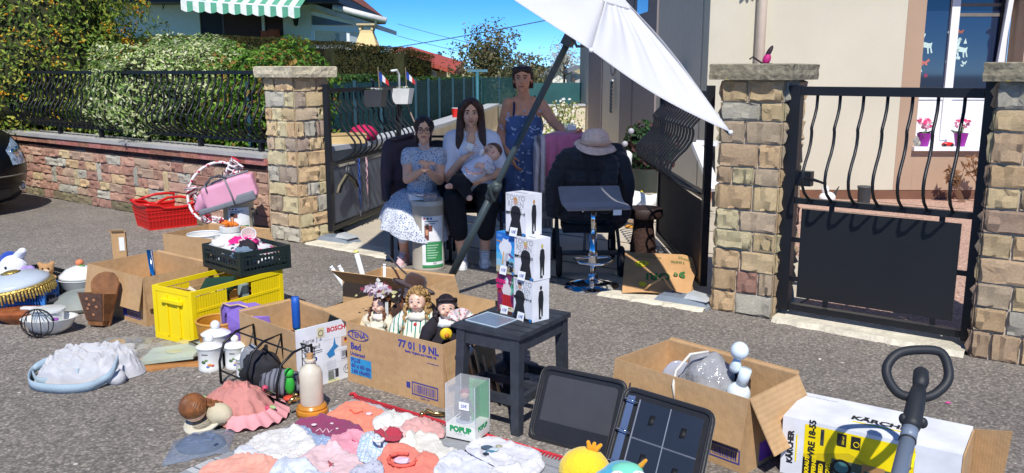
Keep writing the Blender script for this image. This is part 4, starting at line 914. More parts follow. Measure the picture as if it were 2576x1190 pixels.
mb.grid(fn,20,16);t=thing('garden_table','small garden table under a white cloth behind the seated woman','table',(-.68,10.4,0));part('cloth',mb,rgb(232,234,236,rough=.9),t,smooth=True)
part('tabletop',MB().bbox((-.4,-.28,.53),(.4,.28,.56)),rgb(120,100,80),t)
for sx in(-.35,.35):
 for sy in(-.22,.22):part('leg',MB().bar((sx,sy,0),(sx,sy,.529),.04),rgb(120,100,80),t)
# planter trough with flags on the left leaf, hangers, lanyards
gm=WM[gl.name];GP=lambda x,y,z:gm@V((x,y,z))
def flagpot(x,label,flag_lab,dark):
 o=GP(x,-.10,1.22);t=thing('hanging_planter',label,'planter',o,-.2)
 part('trough',MB().hexa([V(q_)for q_ in((-.08,-.07,-.02),(.08,-.07,-.02),(.08,.07,-.02),(-.08,.07,-.02),(-.11,-.09,.15),(.11,-.09,.15),(.11,.09,.15),(-.11,.09,.15))]),rgb(*((70,72,78)if dark else(226,228,226)),rough=.4),t)
 part('hook',MB().tube([(-.07,.09,.1),(-.07,.1,.3),(-.08,.05,.35),(-.12,-.02,.34)]if not dark else[(-.05,.09,.1),(-.05,.1,.24),(-.05,.03,.25)],.014,8),rgb(214,218,216)if not dark else rgb(44,60,76),t,smooth=True)
 P=[(V((random.uniform(-.08,.08),random.uniform(-.05,.05),.16)),V((0,0,1)))for _ in range(20)];part('blossom',leaves(P,.05,[(230,230,224),(110,130,80)],1.3),LEAFM,t)
 f=thing('flag',flag_lab,'flag',o+V((.05,-.02,.14)),.35)
 part('stick',MB().tube([(0,0,0),(-.01,0,.24)],.005,5),rgb(150,130,100),f)
 for k,c in enumerate(((40,74,170),(236,236,236),(206,54,56))):
  mb=MB();mb.slab([V((.0+k*.032,.0,.20-k*.035)),V((.032+k*.032,.01,.165-k*.035)),V((.038+k*.032,.01,.09-k*.02)),V((.0+k*.032,0,.12-k*.025))][::-1],.003);part('stripe',mb,rgb(*c,rough=.8),f)
flagpot(1.80,'white hanging planter hooked over the end of the left gate leaf','small French tricolour flag in the white hanging planter',False)
flagpot(.98,'dark hanging planter behind the middle of the left gate leaf','small French tricolour flag above the dark hanging planter',True)
t=thing('thin_cane','thin wooden cane leaning beside the white hanging planter','cane',GP(1.9,-.25,.6));part('rod',MB().tube([GP(1.87,-.12,1.2),GP(2.05,-.42,.35)],.009,6),rgb(140,120,110),t,True,True)
def hanger(x,c,lab):
 t=thing('coat_hanger',lab,'hanger',GP(x,-.06,.66),math.atan2(gm[1][0],gm[0][0]));part('hook',MB().tube([(0,0,-.08),(0,0,-.03),(.02,0,.0),(.0,0,.02),(-.015,0,.01)],.005,6),rgb(150,150,154,metal=.7),t,smooth=True)
 part('shoulder_bar',MB().tube([(-.22,0,-.23),(-.17,0,-.17),(0,0,-.08),(.17,0,-.17),(.22,0,-.23)],.013,8),c,t,smooth=True)
hanger(.28,rgb(120,112,92),'pale wooden coat hanger on the left gate leaf, nearer the hinge');hanger(.34,rgb(26,28,32),'black coat hanger hooked below the pale one on the left gate leaf')
for x,c,ln,lab in((.62,(46,84,168),.52,'blue lanyard hanging on the left gate leaf'),(.82,(214,170,178),.48,'pink and white lanyard hanging on the left gate leaf')):
 t=thing('lanyard',lab,'lanyard',GP(x,-.05,.7));mb=MB();o=V((0,0,0));dx=gm.to_3x3()@V((.012,0,0));mb.tube([o-dx,o-dx*1.4+V((0,0,-ln*.5)),V((0,0,-ln)),o+dx*1.2+V((0,0,-ln*.5)),o+dx],.009,6,flat=.4);part('strap',mb,rgb(*c,rough=.8),t,smooth=True)
 part('clip',MB().tube([(0,0,-ln),(0,0,-ln-.06)],.007,6),rgb(120,122,126,metal=.8),t)
# ================= PEOPLE AND THE THINGS AT THE GATE =================
SKIN=mat('skin',lin((246,188,152)),rough=.55,var=.06,vs=20,sss=.1);SKINB=mat('skin_pale',lin((244,192,164)),rough=.55,var=.06,vs=20,sss=.1);SKIND=mat('skin_tanned',lin((232,164,126)),rough=.55,var=.1,vs=20,sss=.1)
def hand(mb,w,d,pn,curl=.5,s=1.0,side=1):
 """palm and five fingers: w wrist, d towards the fingers, pn palm normal (where the fingers close)"""
 d=V(d).normalized();pn=(V(pn)-d*V(pn).dot(d)).normalized();x=d.cross(pn)*side
 mb.cone(w,.024*s,w+d*.03*s,.026*s)
 for k in(-1,-.33,.33,1):mb.cone(w+d*.02*s+x*.016*k*s,.015*s,w+d*.088*s+x*.026*k*s,.012*s,8)
 for k,ln in((-1,.058),(-.33,.074),(.33,.080),(1,.070)):
  p=w+d*.09*s+x*.027*k*s;dd=d+x*.10*k;dd.normalize()
  for j,f in enumerate((.45,.32,.23)):
   a=curl*(.5+.45*j);q=dd*cos(a)+pn*sin(a);e=p+q*ln*f*s;mb.cone(p,(.0092-.0008*j)*s,e,(.0086-.001*j)*s,7);p=e;dd=q
 p=w+d*.028*s+x*.026*s;q=(d*.62+x*.62+pn*.45).normalized();e=p+q*.042*s;mb.cone(p,.0125*s,e,.0105*s,7);q=(d*.85+x*.1+pn*.5).normalized();mb.cone(e,.0105*s,e+q*.034*s,.0085*s,7)
def head(mb,c,rt,s=1.0):
 f=lambda x,y,z:V(c)+rt@V((x,y,z))*s
 mb.ball(f(0,.012,.03),[q*s for q in(.074,.092,.088)],18,12,rt)
 mb.ball(f(0,-.018,-.03),[q*s for q in(.060,.066,.072)],16,12,rt)
 mb.cone(f(0,-.048,-.082),.026*s,f(0,-.055,-.09),.02*s)
 for k in(-1,1):
  mb.ball(f(k*.034,-.055,-.018),[q*s for q in(.026,.02,.024)],10,8,rt)
  mb.ball(f(k*.076,.012,-.008),[q*s for q in(.009,.019,.031)],8,8,rt)
  mb.ball(f(k*.03,-.066,.034),[q*s for q in(.024,.014,.009)],8,6,rt)
 mb.cone(f(0,-.078,.018),.009*s,f(0,-.098,-.018),.0125*s,8);mb.cone(f(-.012,-.084,-.022),.009*s,f(.012,-.084,-.022),.009*s,8)
 mb.cone(f(-.014,-.072,-.052),.011*s,f(.014,-.072,-.052),.011*s,8)
 return f
def face(f,t,s,brow=(60,40,30),iris=(70,60,46),lip=(176,96,92),rt=None,smile=.004,lips=1.0):
 for k in(-1,1):
  e=part('eye',MB().ball(f(k*.030,-.0735,.012),[q*s for q in(.0125,.0075,.0065)],10,8,rt),rgb(226,220,216,rough=.3),t,True,True)
  part('iris',MB().ball(f(k*.030,-.0800,.012),[q*s for q in(.0062,.003,.0062)],8,6,rt),rgb(*iris,rough=.2),e,True,True)
  part('eyelid',MB().tube([f(k*.030+x,-.0812+abs(x)*.25,.0195-x*x*22)for x in(-.013,-.006,0,.006,.013)],.0019*s,5),rgb(56,38,32),e,True,True)
  part('eyebrow',MB().tube([f(k*(.030+x),-.0825+max(0,x)*.7,.036-x*x*18+.002*1)for x in(-.018,-.009,0,.009,.018)],[.003*s,.004*s,.004*s,.0035*s,.002*s],5),rgb(*brow),t,True,True)
 part('mouth',MB().tube([f(x,-.0845+x*x*9,-.0515+(abs(x)/.022)*smile)for x in(-.024,-.013,0,.013,.024)],[.002*s,.0045*s*lips,.0058*s*lips,.0045*s*lips,.002*s],6),rgb(*lip,rough=.4),t,True,True)
 part('mouth_line',MB().tube([f(x,-.0892+x*x*9,-.0515+(abs(x)/.022)*smile)for x in(-.024,-.013,0,.013,.024)],.0011*s,5),rgb(110,54,50),t,True,True)
def arm(mb,sh,el,wr,r=(.052,.040,.027)):
 mb.cone(sh,r[0],sh.lerp(el,.5),r[0]*.92);mb.cone(sh.lerp(el,.5),r[0]*.92,el,r[1]);mb.cone(el,r[1],el.lerp(wr,.35),r[1]*1.02);mb.cone(el.lerp(wr,.35),r[1]*1.02,wr,r[2])
def leg(mb,hp,kn,an,r=(.085,.058,.038)):
 mb.cone(hp,r[0],kn,r[1]);mb.cone(kn,r[1],kn.lerp(an,.35),r[1]*1.0);mb.cone(kn.lerp(an,.35),r[1],an,r[2])
def hairmat(n,c):
 m=mat(n,lin(c),rough=.42,var=.3,vs=30,bump=0);nn=m.node_tree.nodes;l=m.node_tree.links;b=nn['Principled BSDF'];src=b.inputs['Base Color'].links[0].from_socket
 tc=nn.new('ShaderNodeTexCoord');w_=nn.new('ShaderNodeTexWave');w_.inputs['Scale'].default_value=55;w_.inputs['Distortion'].default_value=6;w_.inputs['Detail'].default_value=2;l.new(tc.outputs['Object'],w_.inputs['Vector'])
 mr=nn.new('ShaderNodeMapRange');mr.inputs[3].default_value=.78;mr.inputs[4].default_value=1.22;l.new(w_.outputs['Fac'],mr.inputs[0]);mx=nn.new('ShaderNodeMix');mx.data_type='RGBA';mx.blend_type='MULTIPLY';mx.inputs[0].default_value=1
 l.new(src,mx.inputs[6]);l.new(_grey(nn,l,mr.outputs[0]),mx.inputs[7]);l.new(mx.outputs[2],b.inputs['Base Color']);bp=nn.new('ShaderNodeBump');bp.inputs['Strength'].default_value=.5;bp.inputs['Distance'].default_value=.004;l.new(w_.outputs['Fac'],bp.inputs['Height']);l.new(bp.outputs[0],b.inputs['Normal']);return m
def shoe(t,a,d,c,sole,s=1.0,lab=None):
 d=V(d).normalized();x=V((0,0,1)).cross(d);a=V(a);g=V((a.x,a.y,0))
 mb=MB();mb.cone(g-d*.05*s+V((0,0,.05*s)),.04*s,g+d*.13*s+V((0,0,.036*s)),.036*s);mb.cone(g-d*.04*s+V((0,0,.05*s)),.04*s,g-d*.03*s+V((0,0,.10*s)),.042*s);mb.cone(g+d*.02*s+V((0,0,.075*s)),.036*s,g+d*.1*s+V((0,0,.05*s)),.034*s)
 sh=blob('shoe',mb,c,t,.008,3,True,cut=[(V((0,0,.012)),V((0,0,-1)))])
 so_=MB();P=[]
 for k in range(16):
  an=2*pi*k/16;P.append((g+d*(.04+.135*cos(an))*s+x*.044*s*sin(an)*(1.05+.1*cos(an))))
 n=16;so_.add([p+V((0,0,.001))for p in P]+[p+V((0,0,.026*s))for p in P],[tuple(range(n-1,-1,-1)),tuple(range(n,2*n))]+[(i,(i+1)%n,n+(i+1)%n,n+i)for i in range(n)]);part('sole',so_,sole,sh,True)
 for j in range(3):
  q=g+d*(.05+.03*j)*s+V((0,0,(.108-.013*j)*s));part('lace',MB().tube([q-x*.026*s,q+V((0,0,.006)),q+x*.026*s],.005*s,5),PVC,sh,True)
# ---- chairs
def chair(loc,rz,label,c=(34,34,38)):
 t=thing('garden_chair',label,'chair',loc,rz,'chairs of the seated people');m=rgb(*c,rough=.6)
 part('seat',MB().bbox((-.24,-.22,.40),(.24,.22,.43)),m,t);part('backrest',MB().hexa([V(p)for p in((-.24,.21,.47),(.24,.21,.47),(.24,.24,.47),(-.24,.24,.47),(-.24,.32,.86),(.24,.32,.86),(.24,.35,.86),(-.24,.35,.86))]),m,t)
 for sx in(-.24,.24):
  part('leg',MB().tube([(sx,-.21,.0),(sx,-.2,.40)],.014,8),rgb(60,62,68,metal=.6),t,smooth=True);part('leg',MB().tube([(sx,.24,.0),(sx,.20,.45),(sx,.35,.88)],.014,8),rgb(60,62,68,metal=.6),t,smooth=True)
  part('armrest',MB().tube([(sx*1.06,-.2,.41),(sx*1.1,-.2,.62),(sx*1.1,.24,.64)],.015,8),m,t,smooth=True)
chair((-.75,7.12,.004),0,'dark garden chair under the girl in the flowered dress');chair((-.33,7.2,.004),0,'dark garden chair under the woman feeding a baby')
# ---- seated woman
t=thing('person','seated woman with long brown hair in a white blouse and black trousers, feeding a baby','person',(-.33,7.1,0))
hc=V((-.338,7.07,1.215));rt=rotm(R(6),0,R(4))
SL,SR=V((-.505,7.13,1.005)),V((-.165,7.13,1.005));EL,ER=Yp(1128,448,6.93),Yp(1262,432,6.93);HL,HR=Yp(1165,398,6.72),Yp(1222,448,6.70)
KL,KR=Yp(1141,497,6.70),Yp(1228,500,6.72);AL,AR=V((-.405,6.80,.10)),V((-.225,6.86,.10))
mb=MB();f=head(mb,hc,rt);mb.cone((-.335,7.12,1.02),.056,hc+V((0,.02,-.06)),.05);mb.cone(SL+V((.08,0,.03)),.06,SR+V((-.08,0,.03)),.06)
mb.ball((-.335,7.14,.88),(.15,.105,.19));mb.ball((-.335,7.16,.56),(.16,.12,.14))
arm(mb,SL,EL,HL);arm(mb,SR,ER,HR);leg(mb,V((-.42,7.14,.53)),KL,AL);leg(mb,V((-.25,7.14,.53)),KR,AR)
bd=Yp(1196,388,6.71);hand(mb,HL,bd-HL+V((0,0,.02)),(.3,0,1),.75,.95,-1);hand(mb,HR,Yp(1178,470,6.68)-HR,(0,.5,.85),.35,.98,1)
mb.cone(AL,.036,AL+V((0,-.08,-.05)),.03);mb.cone(AR,.036,AR+V((0,-.08,-.05)),.03)
blob('body',mb,SKIN,t,.0062,3,True);face(f,t,1,rt=rt)
HB=hairmat('brown_hair',(74,50,40))
mb=MB();mb.ball(hc+V((0,.022,.038)),(.092,.098,.095));
for k in(-1,1):
 mb.cone(f(k*.072,-.01,.05),.036,f(k*.088,.0,-.06),.032);mb.cone(f(k*.088,0,-.06),.032,f(k*.096,-.045,-.25),.036);mb.cone(f(k*.096,-.045,-.25),.036,f(k*.085,-.075,-.37),.020)
 mb.cone(f(k*.035,-.055,.098),.028,f(k*.074,-.035,.03),.024)
mb.cone(f(0,.08,.02),.08,f(0,.1,-.22),.08)
def hair_cut(e,a):pass
blob('hair',mb,HB,t,.009,3,True)
BLS=mat('white_blouse',lin((234,236,246)),rough=.85,var=.06,vs=10,bump=.35,bs=14,sheen=.2)
mb=MB();mb.cone(SL+V((.05,.0,.012)),.076,SR+V((-.05,0,.012)),.076);mb.ball((-.335,7.13,.86),(.178,.135,.22));mb.ball((-.335,7.14,.62),(.185,.15,.16));mb.ball((-.335,7.06,.90),(.13,.09,.12))
mb.cone(SL+V((.01,0,-.01)),.082,SL.lerp(EL,.85),.066);mb.cone(SR+V((-.01,0,-.01)),.082,SR.lerp(ER,.85),.070)
bl=blob('blouse',mb,BLS,t,.011,4,True)
part('neckline',MB().ball((-.336,7.035,.985),(.042,.055,.085),14,10),SKIN,bl,True,True);part('lapel',MB().tube([f(-.052,-.02,-.15),f(-.036,-.075,-.22),f(0,-.10,-.31)],.009,6),BLS,bl,True,True);part('lapel',MB().tube([f(.052,-.02,-.15),f(.036,-.075,-.22),f(0,-.10,-.31)],.009,6),BLS,bl,True,True)
TRS=mat('black_trousers',lin((28,28,33)),rough=.9,var=.2,vs=10,bump=.4,bs=18)
mb=MB();leg(mb,V((-.42,7.12,.545)),KL,KL.lerp(AL,.62),(.105,.088,.075));leg(mb,V((-.25,7.12,.545)),KR,KR.lerp(AR,.62),(.105,.088,.075));mb.ball((-.335,7.16,.54),(.18,.14,.12))
blob('trousers',mb,TRS,t,.011,4,True)
for a in(AL,AR):
 part('sock',MB().cone(a+V((0,0,.10)),.042,a+V((0,0,-.02)),.042,10),rgb(220,220,224,rough=.9),t,True,True);shoe(t,a,(0.05,-1,0),rgb(222,220,220,rough=.6),PVC,1.05)
# ---- baby
t=thing('person','baby in a white bib drinking a bottle in the arm of the seated woman','person',Yp(1205,430,6.72))
bc=Yp(1237,387,6.72);brt=rotm(R(-48),R(-38),R(20));by=.70
mb=MB();bf=head(mb,bc,brt,.74);ch=Yp(1207,416,6.70);hp=Yp(1168,452,6.70);mb.ball(bc+V((.005,.03,.01)),(.072,.075,.068))
mb.cone(bc+V((-.02,-.0,-.03)),.035,ch,.07);mb.cone(ch,.075,hp,.07);k1,k2=Yp(1150,455,6.64),Yp(1165,470,6.62);a1,a2=Yp(1136,467,6.60),Yp(1180,497,6.58)
for k,a in((k1,a1),(k2,a2)):mb.cone(hp,.05,k,.042);mb.cone(k,.042,a,.028);mb.cone(a,.026,a+V((-.03 if a is a1 else.01,-.05,0)),.02)
ba=Yp(1222,417,6.62);be=Yp(1232,425,6.66);mb.cone(ch+V((.02,-.02,.02)),.036,be,.032);mb.cone(be,.032,ba,.026);hand(mb,ba,Yp(1204,414,6.6)-ba,(0,.6,-.5),1.0,.6)
blob('body',mb,SKINB,t,.0062,3,True)
face(bf,t,.74,rt=brt,brow=(150,110,90),smile=0)
mb=MB();mb.ball(bc+V((.012,.034,.020)),(.073,.072,.066));blob('hair',mb,hairmat('baby_hair',(92,62,50)),t,.007,3,True,cut=[(bc+V((.012,.005,.02)),V((-.5,-.72,-.25)).normalized())])
mb=MB();mb.cone(ch+V((.03,0,.02)),.082,ch.lerp(hp,.55),.088);bibm=mat('bib_white',lin((226,224,236)),rough=.9,var=.05,spots=[(26,.16,lin((190,170,180)))])
o=blob('bib',mb,bibm,t,.009,3,True);part('bib_edge',MB().tube([Yp(1170,420,6.605),Yp(1176,433,6.6),Yp(1196,438,6.6),Yp(1216,432,6.605)],.005,6),rgb(222,150,120),o,True,True)
mb=MB();mb.cone(ch+V((.02,-.03,.02)),.048,be,.046);mb.cone(be,.046,ba.lerp(be,.25),.04);blob('sleeve',mb,mat('baby_print',lin((214,212,222)),rough=.9,var=.05,spots=[(70,.3,lin((110,104,120)))]),t,.008,3,True)
mb=MB();mb.ball(hp,(.085,.085,.085))
for k,a in((k1,a1),(k2,a2)):mb.cone(hp,.066,k,.054);mb.cone(k,.054,k.lerp(a,.75),.042)
blob('leggings',mb,rgb(30,30,34,rough=.9),t,.009,3,True)
# ---- bottle
b0,b1=Yp(1172,366,6.64),Yp(1214,384,6.66);d=(b1-b0).normalized();qm=d.to_track_quat('Z','Y').to_matrix();L=(b1-b0).length
t=thing('baby_bottle','baby bottle with a white cap held to the mouth of the baby','bottle',b0)
part('cap',MB().lathe([(0,0),(.03,.0),(.033,.05),(.031,.052)],14,b0,qm),PVC,t,True,True,auto=.6)
part('body',MB().lathe([(.028,.053),(.029,.06),(.027,L-.03),(.03,L-.024)],14,b0,qm),mat('milk_plastic',lin((206,206,216)),rough=.25,var=.03,stripes=[(2,60,lin((150,150,170)),.2)]),t,True,True,auto=.6)
part('collar',MB().lathe([(.031,L-.024),(.032,L),(.012,L+.006)],14,b0,qm),PVC,t,True,True,auto=.6);part('teat',MB().lathe([(.014,L+.006),(.008,L+.018),(0,L+.024)],12,b0,qm),rgb(222,190,150,rough=.3),t,True,True)
# ---- girl
t=thing('person','girl with round glasses and pinned dark hair in a blue flowered dress, hands clasped','person',(-.75,7.0,0))
hc=Yp(1066,328,6.93);rt=rotm(R(5),R(2),R(6));gs=.88
SL,SR=Yp(1027,388,6.98),Yp(1107,388,6.98);EL,ER=Yp(1024,452,6.86),Yp(1106,455,6.86);HL,HR=Yp(1062,428,6.72),Yp(1079,432,6.72)
KL,KR=Yp(1012,543,6.72),Yp(1062,545,6.72);AL,AR=V((-.885,6.86,.09)),V((-.72,6.9,.09));hp=V((-.765,7.08,.50));chs=(SL+SR)/2
mb=MB();f=head(mb,hc,rt,gs);mb.cone(chs+V((0,0,.03)),.045,hc+V((0,.02,-.05)),.040);mb.cone(SL+V((.06,0,.01)),.048,SR+V((-.06,0,.01)),.048);mb.ball(chs+V((0,.0,-.12)),(.115,.085,.15));mb.ball(hp,(.125,.1,.11));mb.cone(chs+V((0,0,-.15)),.09,hp,.1)
arm(mb,SL,EL,HL,(.046,.036,.023));arm(mb,SR,ER,HR,(.046,.036,.023));leg(mb,hp+V((-.06,0,0)),KL,AL,(.07,.05,.032));leg(mb,hp+V((.06,0,0)),KR,AR,(.07,.05,.032))
hand(mb,HL,V((.12,-.05,.14)),(1,.2,-.2),1.0,.8,-1);hand(mb,HR,V((-.05,-.1,.16)),(-1,.3,0),.9,.8,1)
for a in(AL,AR):mb.cone(a,.03,a+V((0,-.06,-.04)),.025)
blob('body',mb,SKIN,t,.0060,3,True);face(f,t,gs,rt=rt,smile=.007)
HD=hairmat('dark_hair',(48,36,36));mb=MB();mb.ball(hc+V((0,.022,.032)),(.086,.092,.086))
for k in(-1,1):mb.cone(f(k*.05,-.03,.085),.024,f(k*.076,.02,.03),.022);mb.cone(f(k*.05,.075,-.03),.026,f(k*.06,.07,-.13),.014)
def keep_face(c,n):return[(c,n)]
blob('hair',mb,HD,t,.008,3,True)
for k in(-1,1):
 o=part('glasses',MB().tube([f(k*.033+cos(a)*.027,-.094,.010+sin(a)*.027)for a in[2*pi*j/20 for j in range(20)]],.0022,5,True),rgb(84,50,52,rough=.3),t,True,True)
 part('temple',MB().tube([f(k*.060,-.092,.014),f(k*.078,.0,.014)],.002,5),rgb(84,50,52,rough=.3),o,True,True)
part('bridge',MB().tube([f(-.007,-.096,.016),f(0,-.098,.019),f(.007,-.096,.016)],.002,5),rgb(84,50,52,rough=.3),t,True,True)
FLOR=mat('blue_floral',lin((204,208,216)),rough=.9,var=.08,bump=.3,bs=16,spots=[(62,.30,lin((84,100,140))),(84,.26,lin((62,74,108))),(40,.18,lin((226,226,228)))])
mb=MB();mb.cone(SL+V((.03,0,.0)),.062,SR+V((-.03,0,0)),.062);mb.ball(chs+V((0,0,-.12)),(.135,.11,.17));mb.cone(SL,.06,SL.lerp(EL,.28),.062);mb.cone(SR,.06,SR.lerp(ER,.28),.062);mb.cone(chs+V((0,0,-.2)),.115,hp+V((0,0,.05)),.13)
dr=blob('dress',mb,FLOR,t,.010,4,True)
mb=MB();top=hp+V((0,-.01,.10))
def sk(a,b_):
 th=a*2*pi;cx,cy=V((cos(th),sin(th),0)),0
 r0=.125;fold=1+.06*sin(th*9)*b_+.03*sin(th*17+1)*b_
 fr_=V((top.x+.128*cos(th),top.y+.12*sin(th),top.z))
 ex=V((hp.x-.025+.285*cos(th)*fold,6.87+.30*sin(th)*fold,.30+.055*sin(th)-.06*cos(th)))
 mid=fr_.lerp(ex,.5)+V((cos(th)*.06,sin(th)*.09-.06,.085));return fr_*((1-b_)**2)+mid*(2*b_*(1-b_))+ex*b_*b_
mb.grid(sk,54,12,True);part('skirt',mb,FLOR,dr,True,True)
part('collar',MB().tube([f(-.045,-.03,-.12),f(-.02,-.06,-.14),f(0,-.065,-.155),f(.02,-.06,-.14),f(.045,-.03,-.12)],.006,6),FLOR,dr,True,True)
for j in range(3):part('button',MB().ball(chs+V((0,-.115-.008*j,-.06-.05*j)),.007,8,6),PVC,dr,True,True)
part('bracelet',MB().tube([EL.lerp(HL,.7)+V((cos(a)*.012,sin(a)*.03,cos(a+.8)*.03))for a in[2*pi*j/12 for j in range(12)]],.004,5,True),rgb(220,150,130),t,True,True)
mb=MB();leg(mb,hp+V((-.06,0,0)),KL,KL.lerp(AL,.62),(.075,.056,.046));leg(mb,hp+V((.06,0,0)),KR,KR.lerp(AR,.62),(.075,.056,.046));blob('leggings',mb,rgb(224,224,232,rough=.9),t,.010,3,True)
for a in(AL,AR):shoe(t,a,(-.18,-1,0),rgb(232,190,192,rough=.7),rgb(226,206,204,rough=.6),.92)
# ---- standing woman
t=thing('person','standing older woman with short dark hair in a blue sundress, holding a food tub','person',(.09,7.45,0))
hc=Yp(1315,200,7.40);rt=rotm(R(2),0,R(-8));X0=hc.x
SL,SR=Yp(1279,262,7.46),Yp(1360,262,7.46);EL,ER=Yp(1260,335,7.5),Yp(1394,310,7.36);HL,HR=Yp(1285,392,7.30),Yp(1424,334,7.16)
chs=(SL+SR)/2;hp=V((X0+.0,7.46,.90));KL,KR=V((X0-.08,7.44,.48)),V((X0+.09,7.44,.48));AL,AR=V((X0-.08,7.47,.09)),V((X0+.10,7.47,.09))
mb=MB();f=head(mb,hc,rt,1.0);mb.cone(chs+V((0,0,.02)),.056,hc+V((0,.02,-.06)),.050);mb.cone(SL+V((.07,0,.015)),.056,SR+V((-.07,0,.015)),.056);mb.ball(chs+V((0,0,-.16)),(.155,.11,.21));mb.cone(chs+V((0,0,-.25)),.125,hp,.15);mb.ball(hp,(.18,.13,.15))
arm(mb,SL,EL,HL,(.055,.042,.028));arm(mb,SR,ER,HR,(.055,.042,.028));leg(mb,hp+V((-.09,0,-.03)),KL,AL,(.1,.062,.04));leg(mb,hp+V((.09,0,-.03)),KR,AR,(.1,.062,.04))
hand(mb,HL,V((.3,-.35,-.75)),(.8,.2,.2),.5,1.0,1);hand(mb,HR,V((.6,-.55,-.02)),(0,-.1,1),.55,1.0,-1)
for a in(AL,AR):mb.cone(a,.036,a+V((0,-.12,-.055)),.03)
blob('body',mb,SKIND,t,.0065,3,True);face(f,t,1,rt=rt,smile=-.003,iris=(60,54,46),lip=(150,88,80),lips=.8)
HS=hairmat('short_dark_hair',(62,44,38));mb=MB();mb.ball(hc+V((0,.028,.034)),(.086,.092,.09));mb.cone(f(-.06,-.045,.08),.03,f(.06,-.045,.085),.03)
for k in(-1,1):mb.cone(f(k*.066,.01,.05),.03,f(k*.074,.035,-.065),.018)
mb.cone(f(0,.06,.0),.07,f(0,.06,-.09),.05);blob('hair',mb,HS,t,.009,3,True)
DEN=mat('blue_dress',lin((92,114,160)),rough=.9,var=.22,vs=7,bump=.4,bs=14,fine=.08)
mb=MB();mb.ball(chs+V((0,.0,-.19)),(.172,.130,.17));mb.cone(chs+V((0,0,-.26)),.145,hp,.19);mb.cone(hp,.195,V((X0,7.45,.5)),.22);mb.cone(V((X0,7.45,.5)),.22,V((X0,7.45,.30)),.235)
dr=blob('dress',mb,DEN,t,.013,5,True,cut=[(V((0,0,.26)),V((0,0,-1)))])
for S_,k in((SL,1),(SR,-1)):part('strap',MB().tube([S_+V((k*.045,-.075,-.10)),S_+V((k*.05,-.055,.0)),S_+V((k*.05,.0,.062)),S_+V((k*.05,.07,-.04))],.016,6,flat=.6),rgb(40,54,92),dr,True,True)
for j in range(11):z=chs.z-.10-j*.075;part('button',MB().ball((X0+.0,7.45-(.142 if j<2 else.15+.018*min(j,5)),z),.009,8,6),rgb(214,216,224,rough=.3),dr,True,True)
part('placket',MB().tube([(X0,7.45-(.13 if j<2 else.140+.018*min(j,5)),chs.z-.09-j*.075)for j in range(11)],.014,6,flat=.5),rgb(84,108,156),dr,True,True)
mb=MB()
for(cx,cz,n,sp)in((-.10,-.14,12,.055),(.09,-.13,12,.055),(.09,-.2,8,.05),(-.05,-.45,8,.07),(.07,-.5,10,.08),(0,-.75,8,.1)):
 for k in range(n):
  x=X0+cx+random.gauss(0,sp*.6);z=chs.z+cz+random.gauss(0,sp);yy=7.45-(.155 if z>chs.z-.3 else.20)*(max(.05,1-((x-X0)/.2)**2))**.5
  a=random.uniform(0,6);s=random.uniform(.012,.022);u=V((cos(a),0,sin(a)))*s;v2=V((-sin(a),0,cos(a)))*s*.45;c_=V((x,yy-.012,z));mb.add([c_-u,c_-v2,c_+u,c_+v2],[(0,1,2,3)])
o=part('petal_print',mb,rgb(176,192,224,rough=.9),dr,True);o['kind']='stuff'
part('pendant',MB().ball(chs+V((0,-.118,-.055)),.011,8,6),rgb(220,220,226,metal=.6,rough=.3),t,True,True)
for a in(AL,AR):shoe(t,a,(0,-1,0),rgb(60,50,48),rgb(40,36,34),1.0)
# food tub in her hand
o=Yp(1434,322,7.08);t=thing('food_tub','clear plastic food tub held out in the hand of the standing woman','tub',o,.2)
tubm=mat('clear_plastic',(.9,.92,.95),rough=.08,var=0,alpha=.35,spec=.8)
part('tub',MB().lathe([(.0,-.035),(.045,-.035),(.062,.03),(.068,.032)],4,(0,0,0),rotm(0,0,pi/4)),tubm,t);part('food',MB().ball((0,0,-.018),(.042,.03,.018),10,6),rgb(214,196,120),t,smooth=True)
part('label',MB().bbox((-.035,-.062,-.012),(.035,-.058,.02)),rgb(232,226,236),t)
